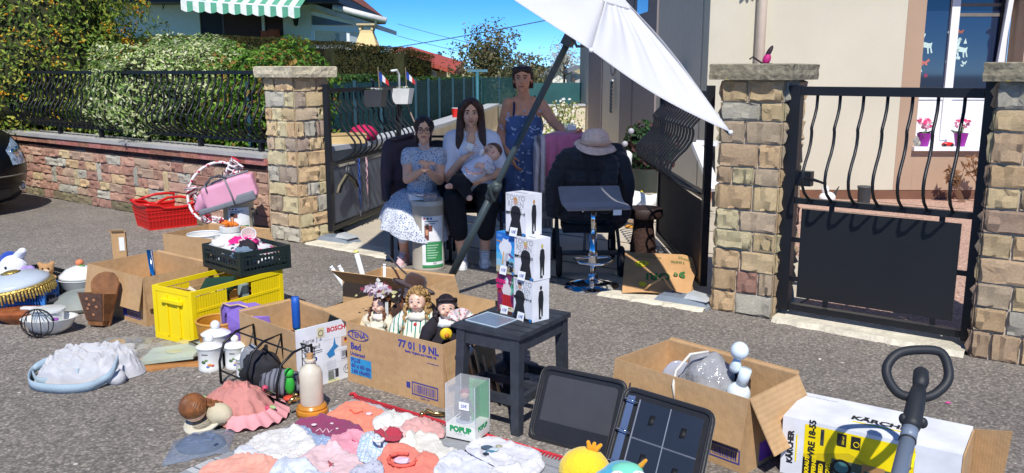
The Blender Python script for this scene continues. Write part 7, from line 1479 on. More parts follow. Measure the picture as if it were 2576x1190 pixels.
# ---- packet in clear wrap, bottle lamp
t=thing('wrapped_packet','clear plastic packet of dark blue lace in front of the pink doll','packet',G(505,1125),R(20));part('film',MB().grid(lambda a,b_:V(((a-.5)*.26+.04*(b_-.5),(b_-.5)*.24+.05*(a-.5),.004+.05*(sin(a*pi)*sin(b_*pi))**.6+.008*nz3((a*7,b_*7,2)))),22,22),mat('film_blue',lin((150,166,190)),rough=.06,var=0,alpha=.42,spec=1),t,smooth=True)
part('lace',MB().ball((0,0,.02),(.10,.09,.018),18,8),mat('blue_lace',lin((44,56,84)),rough=.9,var=.3,vs=40,bump=1,bs=50),t,smooth=True);part('lace_edge',MB().tube([(cos(a)*(.05+.012*sin(a*7)),sin(a)*(.045+.012*sin(a*7)),.042)for a in[2*pi*j/60 for j in range(60)]],.004,5,True),rgb(90,106,140),t,smooth=True)
t=thing('stoneware_bottle','tall cream stoneware bottle with a brass tap on a round wooden base','bottle',G(786,1042));part('bottle',MB().lathe([(0,.055),(.05,.055),(.053,.07),(.053,.20),(.045,.225),(.024,.24),(.02,.25),(.026,.255),(.026,.265),(.016,.268)],28),rgb(212,202,182,rough=.25,coat=.4),t,smooth=True,auto=.9);part('cork',MB().lathe([(0,.268),(.014,.268),(.016,.292),(0,.292)],14),rgb(190,146,100,rough=.9),t,smooth=True,auto=.6)
part('base',MB().lathe([(0,0),(.072,0),(.075,.01),(.072,.03),(.064,.034),(.068,.042),(.06,.054),(0,.054)],30),MATS['varnished_wood'],t,smooth=True,auto=.7);tp=part('tap',MB().tube([(-.05,-.02,.085),(-.085,-.035,.085),(-.095,-.04,.07)],.009,8),mat('brass',(.72,.52,.2),rough=.2,var=0,metal=1),t,smooth=True);part('tap_lever',MB().tube([(-.075,-.03,.09),(-.075,-.03,.11),(-.055,-.05,.115)],.006,7),MATS['brass'],tp,smooth=True)
part('crest_print',MB().ball((-.049,-.018,.17),(.006,.012,.022),8,6),rgb(70,44,40),t,smooth=True)
# ---- bag, packet, frame on the road
BPM=mat('pale_blue_cotton',lin((190,190,194)),rough=.95,var=.07,vs=7,bump=.7,bs=16);t=thing('baby_carrier','crumpled pale blue fabric baby carrier with a wide strap lying on the road','bag',(-2.2,4.22,0))
def fn(a,b_):
 th=a*2*pi;r_=b_**.7;h=.13*(1-b_**2.5)+.045*nz3((cos(th)*b_*5,sin(th)*b_*5,1))*(1-b_**3)+(.026*max(0,1-3.2*abs(nz3((cos(th)*b_*3.2,sin(th)*b_*5.5+cos(th)*b_*2,4))))**1.5+.012*max(0,1-3*abs(nz3((cos(th)*b_*6,sin(th)*b_*9,8)))))*(1-b_**4);k=1+.12*nz3((cos(th)*2,sin(th)*2,5));return V((.02+cos(th)*.25*r_*k+.06*r_*sin(th),sin(th)*.17*r_*k,.004+max(0,h)))
part('body',MB().grid(fn,130,60,True),BPM,t,smooth=True)
def wring(pts,w_,nm,m):
 pts=[V(p)for p in pts];np_=len(pts);q_=[]
 for i in range(np_-1):
  p0,p1,p2,p3=pts[max(i-1,0)],pts[i],pts[i+1],pts[min(i+2,np_-1)]
  for k in range(6):f=k/6;q_.append(.5*((2*p1)+(p2-p0)*f+(2*p0-5*p1+4*p2-p3)*f*f+(3*p1-p0-3*p2+p3)*f**3))
 pts=q_+[pts[-1]];mb=MB();vs=[]
 for p in pts:vs+=[V(p),V(p)+V((0,0,w_))]
 o=part(nm,MB().add(vs,[(2*i,2*i+2,2*i+3,2*i+1)for i in range(len(pts)-1)]),m,t,True,True);md_=o.modifiers.new('t','SOLIDIFY');md_.thickness=.006;return o
SPM=mat('grey_blue_strap',lin((158,178,192)),rough=.9,var=.06,bump=.2,bs=80)
wring([G(185,905,.10),G(125,918,.06),G(85,940,.01),G(72,965,.005),G(85,982,.003),G(150,990,.003),G(220,985,.003),G(265,965,.02),G(290,935,.08),G(300,915,.1)],.045,'strap',SPM);wring([G(200,945,.05),G(150,965,.004),G(100,968,.003),G(85,950,.003)],.04,'strap',SPM)
mb=MB();mb.cone(G(250,895,.06),.055,G(330,875,.045),.03);mb.cone(G(255,915,.05),.045,G(335,890,.03),.03);mb.cone(G(270,940,.04),.05,G(295,950,.03),.045);blob('padded_end',mb,BPM,t,.008,4,True)
t=thing('jewellery_packet','clear plastic packet of costume jewellery on the road behind the carrier','packet',G(312,868),R(10));part('film',MB().grid(lambda a,b_:V(((a-.5)*.30,(b_-.5)*.22,.004+.035*(sin(a*pi)*sin(b_*pi))**.5+.01*nz3((a*9,b_*7,2)))),20,16),mat('film_clear',lin((206,208,204)),rough=.08,var=0,alpha=.3,spec=1),t,smooth=True);mb=MB()
for k in range(26):mb.ball((random.uniform(-.1,.1),random.uniform(-.06,.06),.012),(.018,.012,.008),7,5)
part('jewellery',mb,mat('mixed_beads',lin((90,96,116)),rough=.3,var=.5,vs=60),t,smooth=True)['kind']='stuff';part('bangle',MB().tube([(-.03+cos(a)*.04,-.02+sin(a)*.035,.024)for a in[2*pi*j/18 for j in range(18)]],.01,7,True),rgb(190,140,50,rough=.3),t,smooth=True)
t=thing('wrapped_picture','pale green picture wrapped in clear plastic on torn brown card on the road','picture',(-1.87,4.47,0),R(8));part('card',MB().prism([(-.2,-.13),(-.05,-.18),(.07,-.12),(.19,-.14),(.2,-.08),(.1,-.06),(.18,.13),(-.12,.16)],.0,.012),rgb(186,130,76,rough=.9),t)
part('picture',MB().hexa([V(p)for p in((-.14,-.11,.014),(.14,-.09,.03),(.16,.13,.045),(-.12,.12,.02),(-.14,-.11,.03),(.14,-.09,.046),(.16,.13,.061),(-.12,.12,.036))]),rgb(190,206,190,rough=.3),t);part('picture_motif',MB().ball((.02,.01,.047),(.05,.035,.003),14,6),rgb(206,206,150),t,smooth=True)
part('film',MB().grid(lambda a,b_:V(((a-.5)*.38,(b_-.5)*.32,.05+.018*nz3((a*5,b_*5,1))+.02*a)),16,14),MATS['film_clear'],t,smooth=True)
# ---- far left heap
t,L=crate('black_crate','black slatted crate of soft toys at the far left',(-3.70,5.93,0),(-3.25,5.62,0),.34,.15,rgb(24,32,32,rough=.45),16,10,(.36,.68));KT=WM[t.name]
t=thing('soft_toy','blue and white plush dog lying in the black crate','soft toy',KT@V((.10,.10,.03)),R(-20));WP=rgb(226,228,234,rough=1,bump=.6,sheen=.4);BP=rgb(30,66,160,rough=1,bump=.6,sheen=.4)
mb=MB();mb.ball((0,0,.14),(.11,.09,.10));mb.ball((-.02,-.08,.10),(.06,.06,.05));blob('head',mb,WP,t,.012,5);mb=MB();mb.ball((-.06,.03,.17),(.09,.08,.09));blob('hood',mb,BP,t,.012,4);mb=MB();mb.ball((.14,.0,.07),(.11,.09,.08));mb.cone((.1,-.08,.06),.035,(.05,-.16,.05),.035);blob('body',mb,BP,t,.012,5)
for x,y,z in((.02,-.17,.045),(.24,.04,.10),(.27,-.04,.09)):part('paw',MB().ball((x,y,z),(.055,.045,.04),12,8),WP,t,smooth=True)
mb=MB();mb.cone((.02,.03,.22),.04,(.09,.01,.27),.03);blob('ear',mb,WP,t,.01,3);part('nose',MB().ball((-.03,-.14,.115),(.018,.012,.012),8,6),rgb(30,30,36),t,smooth=True)
for k in(-1,1):part('eye',MB().ball((k*.035-.01,-.085,.165),.009,8,6),rgb(24,24,30),t,smooth=True)
t=thing('soft_toy','small tan teddy bear with a red bow sitting in the black crate','soft toy',KT@V((.40,.18,.05)),R(20));TAN=rgb(190,146,100,rough=1,bump=.6)
mb=MB();mb.ball((0,0,.06),(.055,.05,.06));mb.ball((0,-.01,.14),(.05,.045,.045));mb.ball((-.04,0,.18),.018);mb.ball((.04,0,.18),.018)
for k in(-1,1):mb.cone((k*.045,-.02,.08),.02,(k*.06,-.07,.05),.018);mb.cone((k*.03,-.03,.02),.025,(k*.05,-.09,.02),.024)
blob('body',mb,TAN,t,.009,3);part('muzzle',MB().ball((0,-.05,.13),(.025,.018,.02),10,8),rgb(226,206,180),t,smooth=True);part('bow',MB().ball((-.02,-.045,.095),(.022,.01,.012),8,6).ball((.02,-.045,.095),(.022,.01,.012),8,6),rgb(210,50,70),t,smooth=True)
for k in(-1,1):part('eye',MB().ball((k*.018,-.05,.155),.006,8,6),rgb(24,20,20),t,smooth=True)
lump('soft_toy','lilac plush toy between the blue dog and the tan bear','soft toy',KT@V((.26,.11,.08)),(.07,.06,.07),(170,146,214),6,.3);lump('soft_toy','pale pink and yellow soft toy at the front of the black crate','soft toy',KT@V((.38,.09,.07)),(.08,.05,.04),(226,196,206),8,.3);lump('soft_toy','yellow soft toy at the right end of the black crate','soft toy',KT@V((.44,.12,.08)),(.04,.04,.04),(226,206,40),9,.3)
t,L=crate('blue_crate','blue lattice sided plastic crate under the gold fringed lampshade',(-3.40,5.30,0),(-3.04,5.38,0),.32,.15,BLC,18,12,(.5,),sw=.004);LT=WM[t.name];pile(LT,.25,.12,.014,(.16,.08,.02),[((226,206,60),'yellow'),((70,120,160),'steel blue'),((214,210,200),'white'),((60,60,66),'dark grey')],.05,'oddment','odds and ends in the blue crate','oddment seen through the lattice of the blue crate')
t=thing('lampshade','frosted glass lampshade with a gold fringe lying on the blue crate','lampshade',LT@V((.16,.12,.165)),rot=rotm(R(4),R(-6),0));GOLD=mat('gold_fringe',(.62,.44,.12),rough=.35,var=.4,vs=50,metal=.7,bump=.8,bs=80)
part('shade',MB().lathe([(.225,.015),(.21,.045),(.15,.075),(.06,.095),(.02,.098)],40),mat('frosted_glass',lin((186,196,208)),rough=.3,var=.04),t,smooth=True);part('gallery',MB().lathe([(.23,.0),(.243,.01),(.23,.024)],40),GOLD,t,smooth=True);part('cap',MB().lathe([(.06,.097),(.04,.105),(0,.107)],16),GOLD,t,smooth=True)
mb=MB()
for k in range(72):a=2*pi*k/72;mb.cone((cos(a)*.236,sin(a)*.236,.0),.0085,(cos(a)*.24,sin(a)*.24,-.04-.006*(k%3)),.006,6)
part('fringe',mb,GOLD,t,smooth=True)['kind']='stuff'
t=thing('tureen','white porcelain soup tureen with a fruit knob behind the middle box','tureen',G(208,742));CER=MATS['porcelain'];part('bowl',MB().lathe([(0,0),(.07,0),(.075,.02),(.13,.07),(.145,.12),(.15,.125),(.14,.13)],32),CER,t,smooth=True,auto=.9);ld=part('lid',MB().lathe([(.148,.131),(.14,.15),(.09,.195),(.03,.215),(0,.217)],32),CER,t,smooth=True);part('knob',MB().ball((0,0,.235),(.028,.028,.024),12,8),rgb(222,130,90),ld,smooth=True);part('knob_leaf',MB().ball((.02,-.015,.216),(.025,.015,.006),8,6),rgb(90,150,80),ld,smooth=True)
t=thing('grey_lampshade','flat grey green glass shade lying on the road beside the middle box','lampshade',G(208,770));part('shade',MB().lathe([(.2,.0),(.21,.012),(.17,.06),(.1,.10),(.03,.115),(0,.116)],36),mat('grey_green_glass',lin((140,146,142)),rough=.35,var=.12,vs=8),t,smooth=True,auto=.9);part('rim',MB().tube([(cos(a)*.205,sin(a)*.205,.012)for a in[2*pi*j/36 for j in range(36)]],.012,6,True),rgb(84,84,80,rough=.8),t,smooth=True)
WD=mat('carved_oak',lin((136,92,58)),rough=.65,var=.3,vs=14,bump=.3,bs=30);DWD=mat('dark_oak',lin((90,64,52)),rough=.7,var=.2,vs=20,bump=.5,bs=40)
t=thing('wooden_letter_box','carved wooden wall pocket with a tall arched back leaning on the middle box','wall box',G(258,818),R(-12),rot=rotm(R(-14),0,R(-14)))
part('back',MB().prism([(-.06,0),(.06,0),(.10,.26),(.085,.30),(.05,.33),(0,.335),(-.05,.32),(-.085,.29),(-.10,.26)],0,.014),WD,t)
o=t.children[0];o.data.transform(M.Rotation(R(90),4,'X'))
part('front',MB().hexa([V(p)for p in((-.055,-.075,.03),(.055,-.075,.03),(.055,-.063,.03),(-.055,-.063,.03),(-.085,-.135,.20),(.085,-.135,.20),(.085,-.123,.20),(-.085,-.123,.20))]),DWD,t)
for k in(-1,1):part('side',MB().hexa([V(p)for p in((k*.056,-.07,.03),(k*.062,-.07,.03),(k*.062,-.015,.03),(k*.056,-.015,.03),(k*.086,-.13,.20),(k*.094,-.13,.20),(k*.094,-.015,.20),(k*.086,-.015,.20))]),WD,t)
for(x,z)in((-.03,.165),(.02,.16),(-.02,.13),(.03,.12),(.0,.07),(-.035,.105)):part('carving',MB().ball((x,-.068-(z-.02)*.36,z),(.012,.006,.014),8,6),rgb(160,110,80),t,smooth=True)
part('foot_rail',MB().hexa([V(p)for p in((-.05,-.06,0),(.05,-.06,0),(.05,-.015,0),(-.05,-.015,0),(-.055,-.07,.028),(.055,-.07,.028),(.055,-.015,.028),(-.055,-.015,.028))]),WD,t)
t=thing('gravy_boat','white porcelain boat shaped dish with a raised rim at the far left','dish',G(128,838),R(12));part('dish',MB().lathe([(0,0),(.06,0),(.12,.04),(.155,.095),(.16,.1),(.148,.1),(.11,.05),(0,.02)],36,sx=1.0,sy=.72),CER,t,smooth=True,auto=.9);part('inner_bowl',MB().lathe([(.085,.06),(.09,.13),(.1,.135),(.1,.145),(.06,.15),(0,.15)],28,(-.015,.03,0)),CER,t,smooth=True,auto=.9);part('violet_print',MB().ball((.05,-.06,.1),(.02,.004,.012),8,6,rotm(R(-30),0,0)),rgb(130,60,150),t,smooth=True)
t=thing('wire_cage','thin black wire whisk shaped frame leaning against the white dish','wire cage',G(105,846))
for k in range(6):a=k*pi/6;part('wire',MB().tube([V((cos(b_)*.095*cos(a),cos(b_)*.06*sin(a)-.03,.09+sin(b_)*.085))for b_ in[2*pi*j/22 for j in range(22)]],.0028,5,True),rgb(34,32,34),t,smooth=True)
t=thing('wooden_dish','carved reddish wooden dish with a white cloth strip at the far left','dish',G(58,810),R(8));part('dish',MB().lathe([(0,0),(.1,0),(.17,.05),(.18,.075),(.17,.08),(.08,.085),(0,.09)],32,sx=1,sy=.6),mat('red_wood',lin((150,84,48)),rough=.45,var=.35,vs=16),t,smooth=True,auto=.9);part('white_strip',MB().hexa([V(p)for p in((.0,-.02,.088),(.14,-.06,.09),(.145,-.03,.09),(.01,.01,.088),(.0,-.02,.10),(.14,-.06,.104),(.145,-.03,.104),(.01,.01,.1))]),PVC,t)
# ---- red basket, pink bag, tinsel hoop, second drum by the wall
t=thing('shopping_basket','red plastic shopping basket standing by the stone wall','basket',V((-3.84,8.64,0)),math.atan2(-.31,.27));RED=mat('red_plastic',lin((206,36,34)),rough=.35,var=.03);rz_=math.atan2(-.31,.27)
bA,bB,bW,bH,fl_=(0,0),.37,.52,.26,.035
def ring(z,g):return[V((-g,-g,z)),V((bB+g,-g,z)),V((bB+g,bW+g,z)),V((-g,bW+g,z))]
lo,hi=ring(.0,0),ring(bH,fl_)
part('floor',MB().add([p+V((0,0,.004))for p in lo]+[p+V((0,0,.012))for p in lo],[(3,2,1,0),(4,5,6,7),(0,1,5,4),(1,2,6,5),(2,3,7,6),(3,0,4,7)]),RED,t)
for i in range(4):
 a,b_,c_,d_=lo[i],lo[(i+1)%4],hi[(i+1)%4],hi[i];P_=lambda u,v_:a.lerp(b_,u).lerp(d_.lerp(c_,u),v_);long_=i%2==1;n=16 if long_ else 11
 for v_,w_ in((.03,.022),(.36,.012),(.52,.012),(.68,.012),(.80,.02)):part('hoop',MB().bar(P_(0,v_),P_(1,v_),.008,w_),RED,t)
 mb=MB();mb.slab([P_(0,.03),P_(1,.03),P_(1,.80),P_(0,.80)],-.004);part('tub_wall',mb,mat('red_plastic_inner',lin((176,26,26)),rough=.4,var=.03),t)
 mb=MB()
 for k in range(n+1):mb.bar(P_(k/n,.02),P_(k/n,.80),.012,.006,up=(b_-a).cross(V((0,0,1))))
 part('slat',mb,RED,t)['kind']='stuff';top=[P_(u,.9+.12*(abs(u-.5)*2)**2-(.10 if.28<u<.72 and long_ else 0))for u in[k/14 for k in range(15)]];part('rim',MB().tube(top,.016,8),RED,t,smooth=True)
 part('collar',MB().add([P_(k/14,.78)for k in range(15)]+top,[(k,k+1,16+k,15+k)for k in range(14)]),RED,t)
for i in(1,3):
 a,b_=hi[i],hi[(i+1)%4];m_=a.lerp(b_,.5);inn=V((bB/2,bW/2,bH))-m_;inn.z=0;inn.normalize();part('handle',MB().tube([a.lerp(b_,.12),a.lerp(b_,.26)+inn*.02+V((0,0,.03)),a.lerp(b_,.4)+inn*.05+V((0,0,.05)),a.lerp(b_,.6)+inn*.05+V((0,0,.05)),a.lerp(b_,.74)+inn*.02+V((0,0,.03)),a.lerp(b_,.88)],.014,8),RED,t,smooth=True)
drum(V((-2.50,7.72,0)),.135,.44,-pi/2+.3,'second fibre drum under the pink sports bag beside the stone wall')
t=thing('sports_bag','pink and grey sports bag lying on the drum beside the stone wall','bag',(-2.53,7.62,.37),R(12));PKB=mat('pink_nylon',lin((226,160,186)),rough=.7,var=.06,vs=6,bump=.4,bs=10);GYB=rgb(116,120,128,rough=.8)
tl=rotm(0,R(-16),0);bx_=lambda c,z:tl@V((c[0],c[1],c[2]+z))
mb=MB();mb.box((0,0,.13),(.46,.22,.20),tl);mb.cone(bx_((-.2,0,.1),0),.09,bx_((-.27,0,.06),0),.05);mb.box(bx_((.12,0,.12),.02),(.2,.23,.2),tl);blob('body',mb,PKB,t,.013,9)
mb=MB();mb.box(bx_((-.02,-.005,.0),.025),(.50,.235,.05),tl);mb.box(bx_((.16,-.01,.03),.01),(.16,.24,.09),tl);blob('base',mb,GYB,t,.012,5)
for x in(.05,):part('strap',MB().tube([bx_((x,-.125,.02),0),bx_((x,-.128,.12),0),bx_((x-.01,-.118,.235),0),bx_((x-.01,0,.255),0),bx_((x,.11,.24),0)],.017,6,flat=.45),GYB,t,smooth=True)
part('strap',MB().tube([bx_((-.14,-.118,.19),0),bx_((-.14,-.112,.235),0),bx_((-.14,0,.25),0)],.016,6,flat=.45),GYB,t,smooth=True);part('zip',MB().tube([bx_((-.22,0,.215),0),bx_((0,0,.25),0),bx_((.24,0,.25),0)],.010,6),GYB,t,smooth=True);part('handle',MB().tube([bx_((-.14,-.10,.24),0),bx_((-.08,-.05,.29),0),bx_((.0,-.05,.29),0),bx_((.05,-.10,.25),0)],.010,6),rgb(60,62,70),t,smooth=True)
# hoop wound in red and white tinsel
o=Yp(545,480,8.1);t=thing('tinsel_hoop','hoop wound with red and white striped ribbon standing against the stone wall','hoop',(o.x,8.25,0));WT,RT=rgb(230,222,226,rough=.5),rgb(190,40,60,rough=.5)
def hp_(a,k=0):return Yp(545+72*cos(a),483-72*sin(a)*1.0,8.15)+V((0,.1*sin(a),0))
def ribbon(pts,r_,nm,par):
 mb=MB();n=len(pts);mb.tube(pts,r_,6);mb.mi=0
 for i in range(len(mb.f)):mb.m[i]=1 if(i//6+i%6//2)%5<1 else 0
 return part(nm,mb,[WT,RT],par,True,True)
ribbon([hp_(R(95)+R(175)*j/40)for j in range(41)],.014,'ribbon_hoop',t);ribbon([hp_(R(95)-R(45)*j/14)for j in range(15)],.014,'ribbon_hoop',t)
for k,(x0,y0,x1,y1,am,n)in enumerate(((570,450,590,405,14,5),(580,470,600,420,12,4),(480,470,530,560,16,7),(500,490,520,555,13,5),(520,550,570,560,12,4),(570,540,590,555,9,3))):
 ribbon([Yp(x0+(x1-x0)*j/30+am*cos(j*n*.42),y0+(y1-y0)*j/30+am*.8*sin(j*n*.42),8.05-.03*k*0+.05*sin(j))for j in range(31)],.012,'ribbon_loop',t)
ribbon([Yp(632,470,7.75),Yp(640,488,7.75),Yp(635,505,7.75)],.016,'ribbon_end',t)
t=thing('iron_rod','thin black forked iron rod standing by the stone wall near the pillar','rod',G(655,612));part('rod',MB().tube([Yp(637,535,7.6),Yp(640,590,7.55),G(656,612)],.012,6),IRON,t,True,True);part('prong',MB().tube([Yp(632,525,7.6),Yp(645,528,7.6),Yp(648,540,7.6)],.010,6),IRON,t,True,True)
# ---- the black car at the left edge: front corner
CARM=mat('black_car_paint',lin((10,12,18)),rough=.28,var=.0,coat=.12,spec=.25);cO=V((-5.68,8.90,0));cx_=V((.86,-.46,0)).normalized();cy_=V((-cx_.y,cx_.x,0))
t=link('parked_car',None,None,M(((cx_.x,cy_.x,0,cO.x),(cx_.y,cy_.y,0,cO.y),(0,0,1,0),(0,0,0,1))));tag(t,'black parked car nosing into the picture at the left edge','car')
CWd=1.68;prof=[(.13,-.14),(.17,-.08),(.25,-.03),(.35,.0),(.45,.0),(.52,-.015),(.62,-.07),(.74,-.18),(.84,-.34),(.92,-.62),(.98,-1.0),(1.04,-1.45),(1.08,-1.6)]
def cfn(a,b_):
 q=b_*(len(prof)-1);i=min(int(q),len(prof)-2);f=q-i;z=prof[i][0]*(1-f)+prof[i+1][0]*f;x=prof[i][1]*(1-f)+prof[i+1][1]*f;y=(a-.5)*2;return V((x-.42*abs(y)**3.2*max(.1,1-b_*.7),y*CWd/2*(1-.02*b_),z))
mb=MB();mb.grid(cfn,40,44);part('body',mb,CARM,t,smooth=True)
for k in(-1,1):
 mb=MB();mb.hexa([V((-4.0,k*CWd/2,.25)),V((-.76,k*CWd/2,.22)),V((-.76,k*(CWd/2-.04),.22)),V((-4.0,k*(CWd/2-.04),.25)),V((-4.0,k*CWd/2,1.0)),V((-1.5,k*CWd/2,.97)),V((-1.5,k*(CWd/2-.04),.97)),V((-4.0,k*(CWd/2-.04),1.0))]);part('side_panel',mb,CARM,t)
 w_=part('wheel',MB().lathe([(.2,-.1),(.3,-.1),(.315,-.06),(.315,.06),(.3,.1),(.2,.1)],28,(-.98,k*(CWd/2-.08),.315),rotm(R(90))),rgb(20,20,22,rough=.9),t,smooth=True,auto=.6);part('rim',MB().lathe([(.0,-.09),(.2,-.085),(.2,.085),(0,.09)],20,(-.98,k*(CWd/2-.08),.315),rotm(R(90))),rgb(150,152,156,metal=.7),w_,smooth=True,auto=.5)
 hl=MB();hl.grid(lambda a,b_:cfn(.5+k*(.32+.155*a),.43+.22*b_*(.55+.45*a))+V((.004,k*.0,.004)),14,10);h_=part('headlight',hl,mat('headlight_glass',lin((150,170,196)),rough=.05,var=.6,vs=26,spec=1,coat=1,bump=1.2,bs=22),t,smooth=True)
 for u,v_,r_ in((.38,.52,.06),(.44,.54,.05)):part('reflector',MB().ball(cfn(.5+k*u,v_)+V((-.005,0,0)),(.02,r_,r_),12,8),CHR,h_,smooth=True)
 fp=cfn(.5+k*.405,.20);fg=part('fog_light',MB().tube([fp+V((.01-.4*cos(a)*.06,k*cos(a)*.05,sin(a)*.05))for a in[2*pi*j/20 for j in range(20)]],.009,7,True),CHR,t,smooth=True);part('lens',MB().ball(fp,(.012,.036,.036),12,8),rgb(170,176,184,rough=.1),fg,smooth=True)
part('trim_strip',MB().tube([cfn(a/30,.315)+V((.006,0,0))for a in range(31)],.008,6),rgb(120,116,108,rough=.3),t,smooth=True)
part('grille',MB().grid(lambda a,b_:cfn(.22+.56*a,.10+.10*b_)+V((.004,0,0)),16,4),mat('car_grille',lin((22,24,28)),rough=.5,stripes=[(2,40,lin((60,62,66)),.3)]),t,smooth=True);part('windscreen',MB().hexa([V(p)for p in((-1.62,-.68,1.06),(-1.62,.68,1.06),(-1.66,.68,1.06),(-1.66,-.68,1.06),(-2.4,-.6,1.48),(-2.4,.6,1.48),(-2.44,.6,1.48),(-2.44,-.6,1.48))]),GLASS,t);part('roof',MB().bbox((-3.9,-.62,1.45),(-2.41,.62,1.5)),CARM,t);part('underbody',MB().bbox((-4,-.76,.2),(-.5,.76,.24)),rgb(20,20,22),t)
# ================= STOOL, FIGURE BOXES, RUG AND CLOTHES, BINDER, BOXES AT RIGHT =================
TBL=mat('worn_black_paint',lin((52,56,64)),rough=.6,var=.25,vs=10,bump=.2,bs=30,fine=.12)
A,B=V((-.247,3.657,0)),V((.02,3.482,0));rz=math.atan2(B.y-A.y,B.x-A.x);tw,td,th_=.33,.42,.455
t=thing('slatted_table','black painted wooden slatted side table carrying the stacked figure boxes','table',A,rz)
for(x,y)in((.0,.0),(tw-.045,0),(tw-.045,td-.045),(0,td-.045)):
 sx=-.012 if x==0 else.012;sy=-.012 if y==0 else.012;part('leg',MB().hexa([V((x+sx,y+sy,0)),V((x+.04+sx,y+sy,0)),V((x+.04+sx,y+.04+sy,0)),V((x+sx,y+.04+sy,0)),V((x,y,th_-.022)),V((x+.045,y,th_-.022)),V((x+.045,y+.045,th_-.022)),V((x,y+.045,th_-.022))]),TBL,t)
for a,b_ in(((.046,.004,th_-.085),(tw-.046,.026,th_-.022)),((.046,td-.026,th_-.085),(tw-.046,td-.004,th_-.022)),((.004,.046,th_-.085),(.026,td-.046,th_-.022)),((tw-.026,.046,th_-.085),(tw-.004,td-.046,th_-.022))):part('apron',MB().bbox(a,b_),TBL,t)
for a,b_ in(((-.004,.04,.13),(.022,td-.04,.17)),((tw-.022,.04,.13),(tw+.004,td-.04,.17)),((.02,td/2-.015,.135),(tw-.02,td/2+.015,.165)),((.04,-.002,.13),(tw-.04,.02,.17)),((.04,td-.03,.13),(tw-.04,td-.005,.17))):part('stretcher',MB().bbox(a,b_),TBL,t)
for k in range(7):y0=-.012+k*(td+.024)/7;part('slat',MB().bbox((-.012,y0+.004,th_-.021),(tw+.012,y0+(td+.024)/7-.005,th_)),TBL,t)
ST_=WM[t.name]
t=thing('glass_plate','clear glass plate lying on the black slatted table in front of the boxes','plate',ST_@V((.11,.12,th_+.001)),rz);part('plate',MB().prism([(-.09,-.08),(.09,-.10),(.1,.05),(-.08,.08)],0,.006),mat('plate_glass',lin((150,166,184)),rough=.06,var=.1,vs=10,alpha=.55,spec=1),t);part('edge',MB().tube([(-.09,-.08,.006),(.09,-.10,.006),(.1,.05,.006),(-.08,.08,.006)],.0025,5,True),rgb(190,206,214,rough=.1),t)
# under the table: folded dark chair with pale slats
t=thing('folded_stool','dark folded wooden stool with pale dowels under the black slatted table','stool',ST_@V((-.10,.22,0)),rz)
for k in range(5):part('dowel',MB().tube([(-.06+k*.05,-.0,.30-.02*k),(.0+k*.05,-.02,.14-.02*k)],.007,7),rgb(190,150,110),t,smooth=True)
part('side_rail',MB().bar((-.1,.03,.0),(.3,.05,.2),.03),rgb(40,36,36),t);part('side_rail',MB().bar((.24,.03,.0),(-.1,.05,.26),.03),rgb(40,36,36),t);part('cross_rail',MB().bar((-.05,.09,.12),(.28,.09,.12),.025),rgb(44,40,38),t)
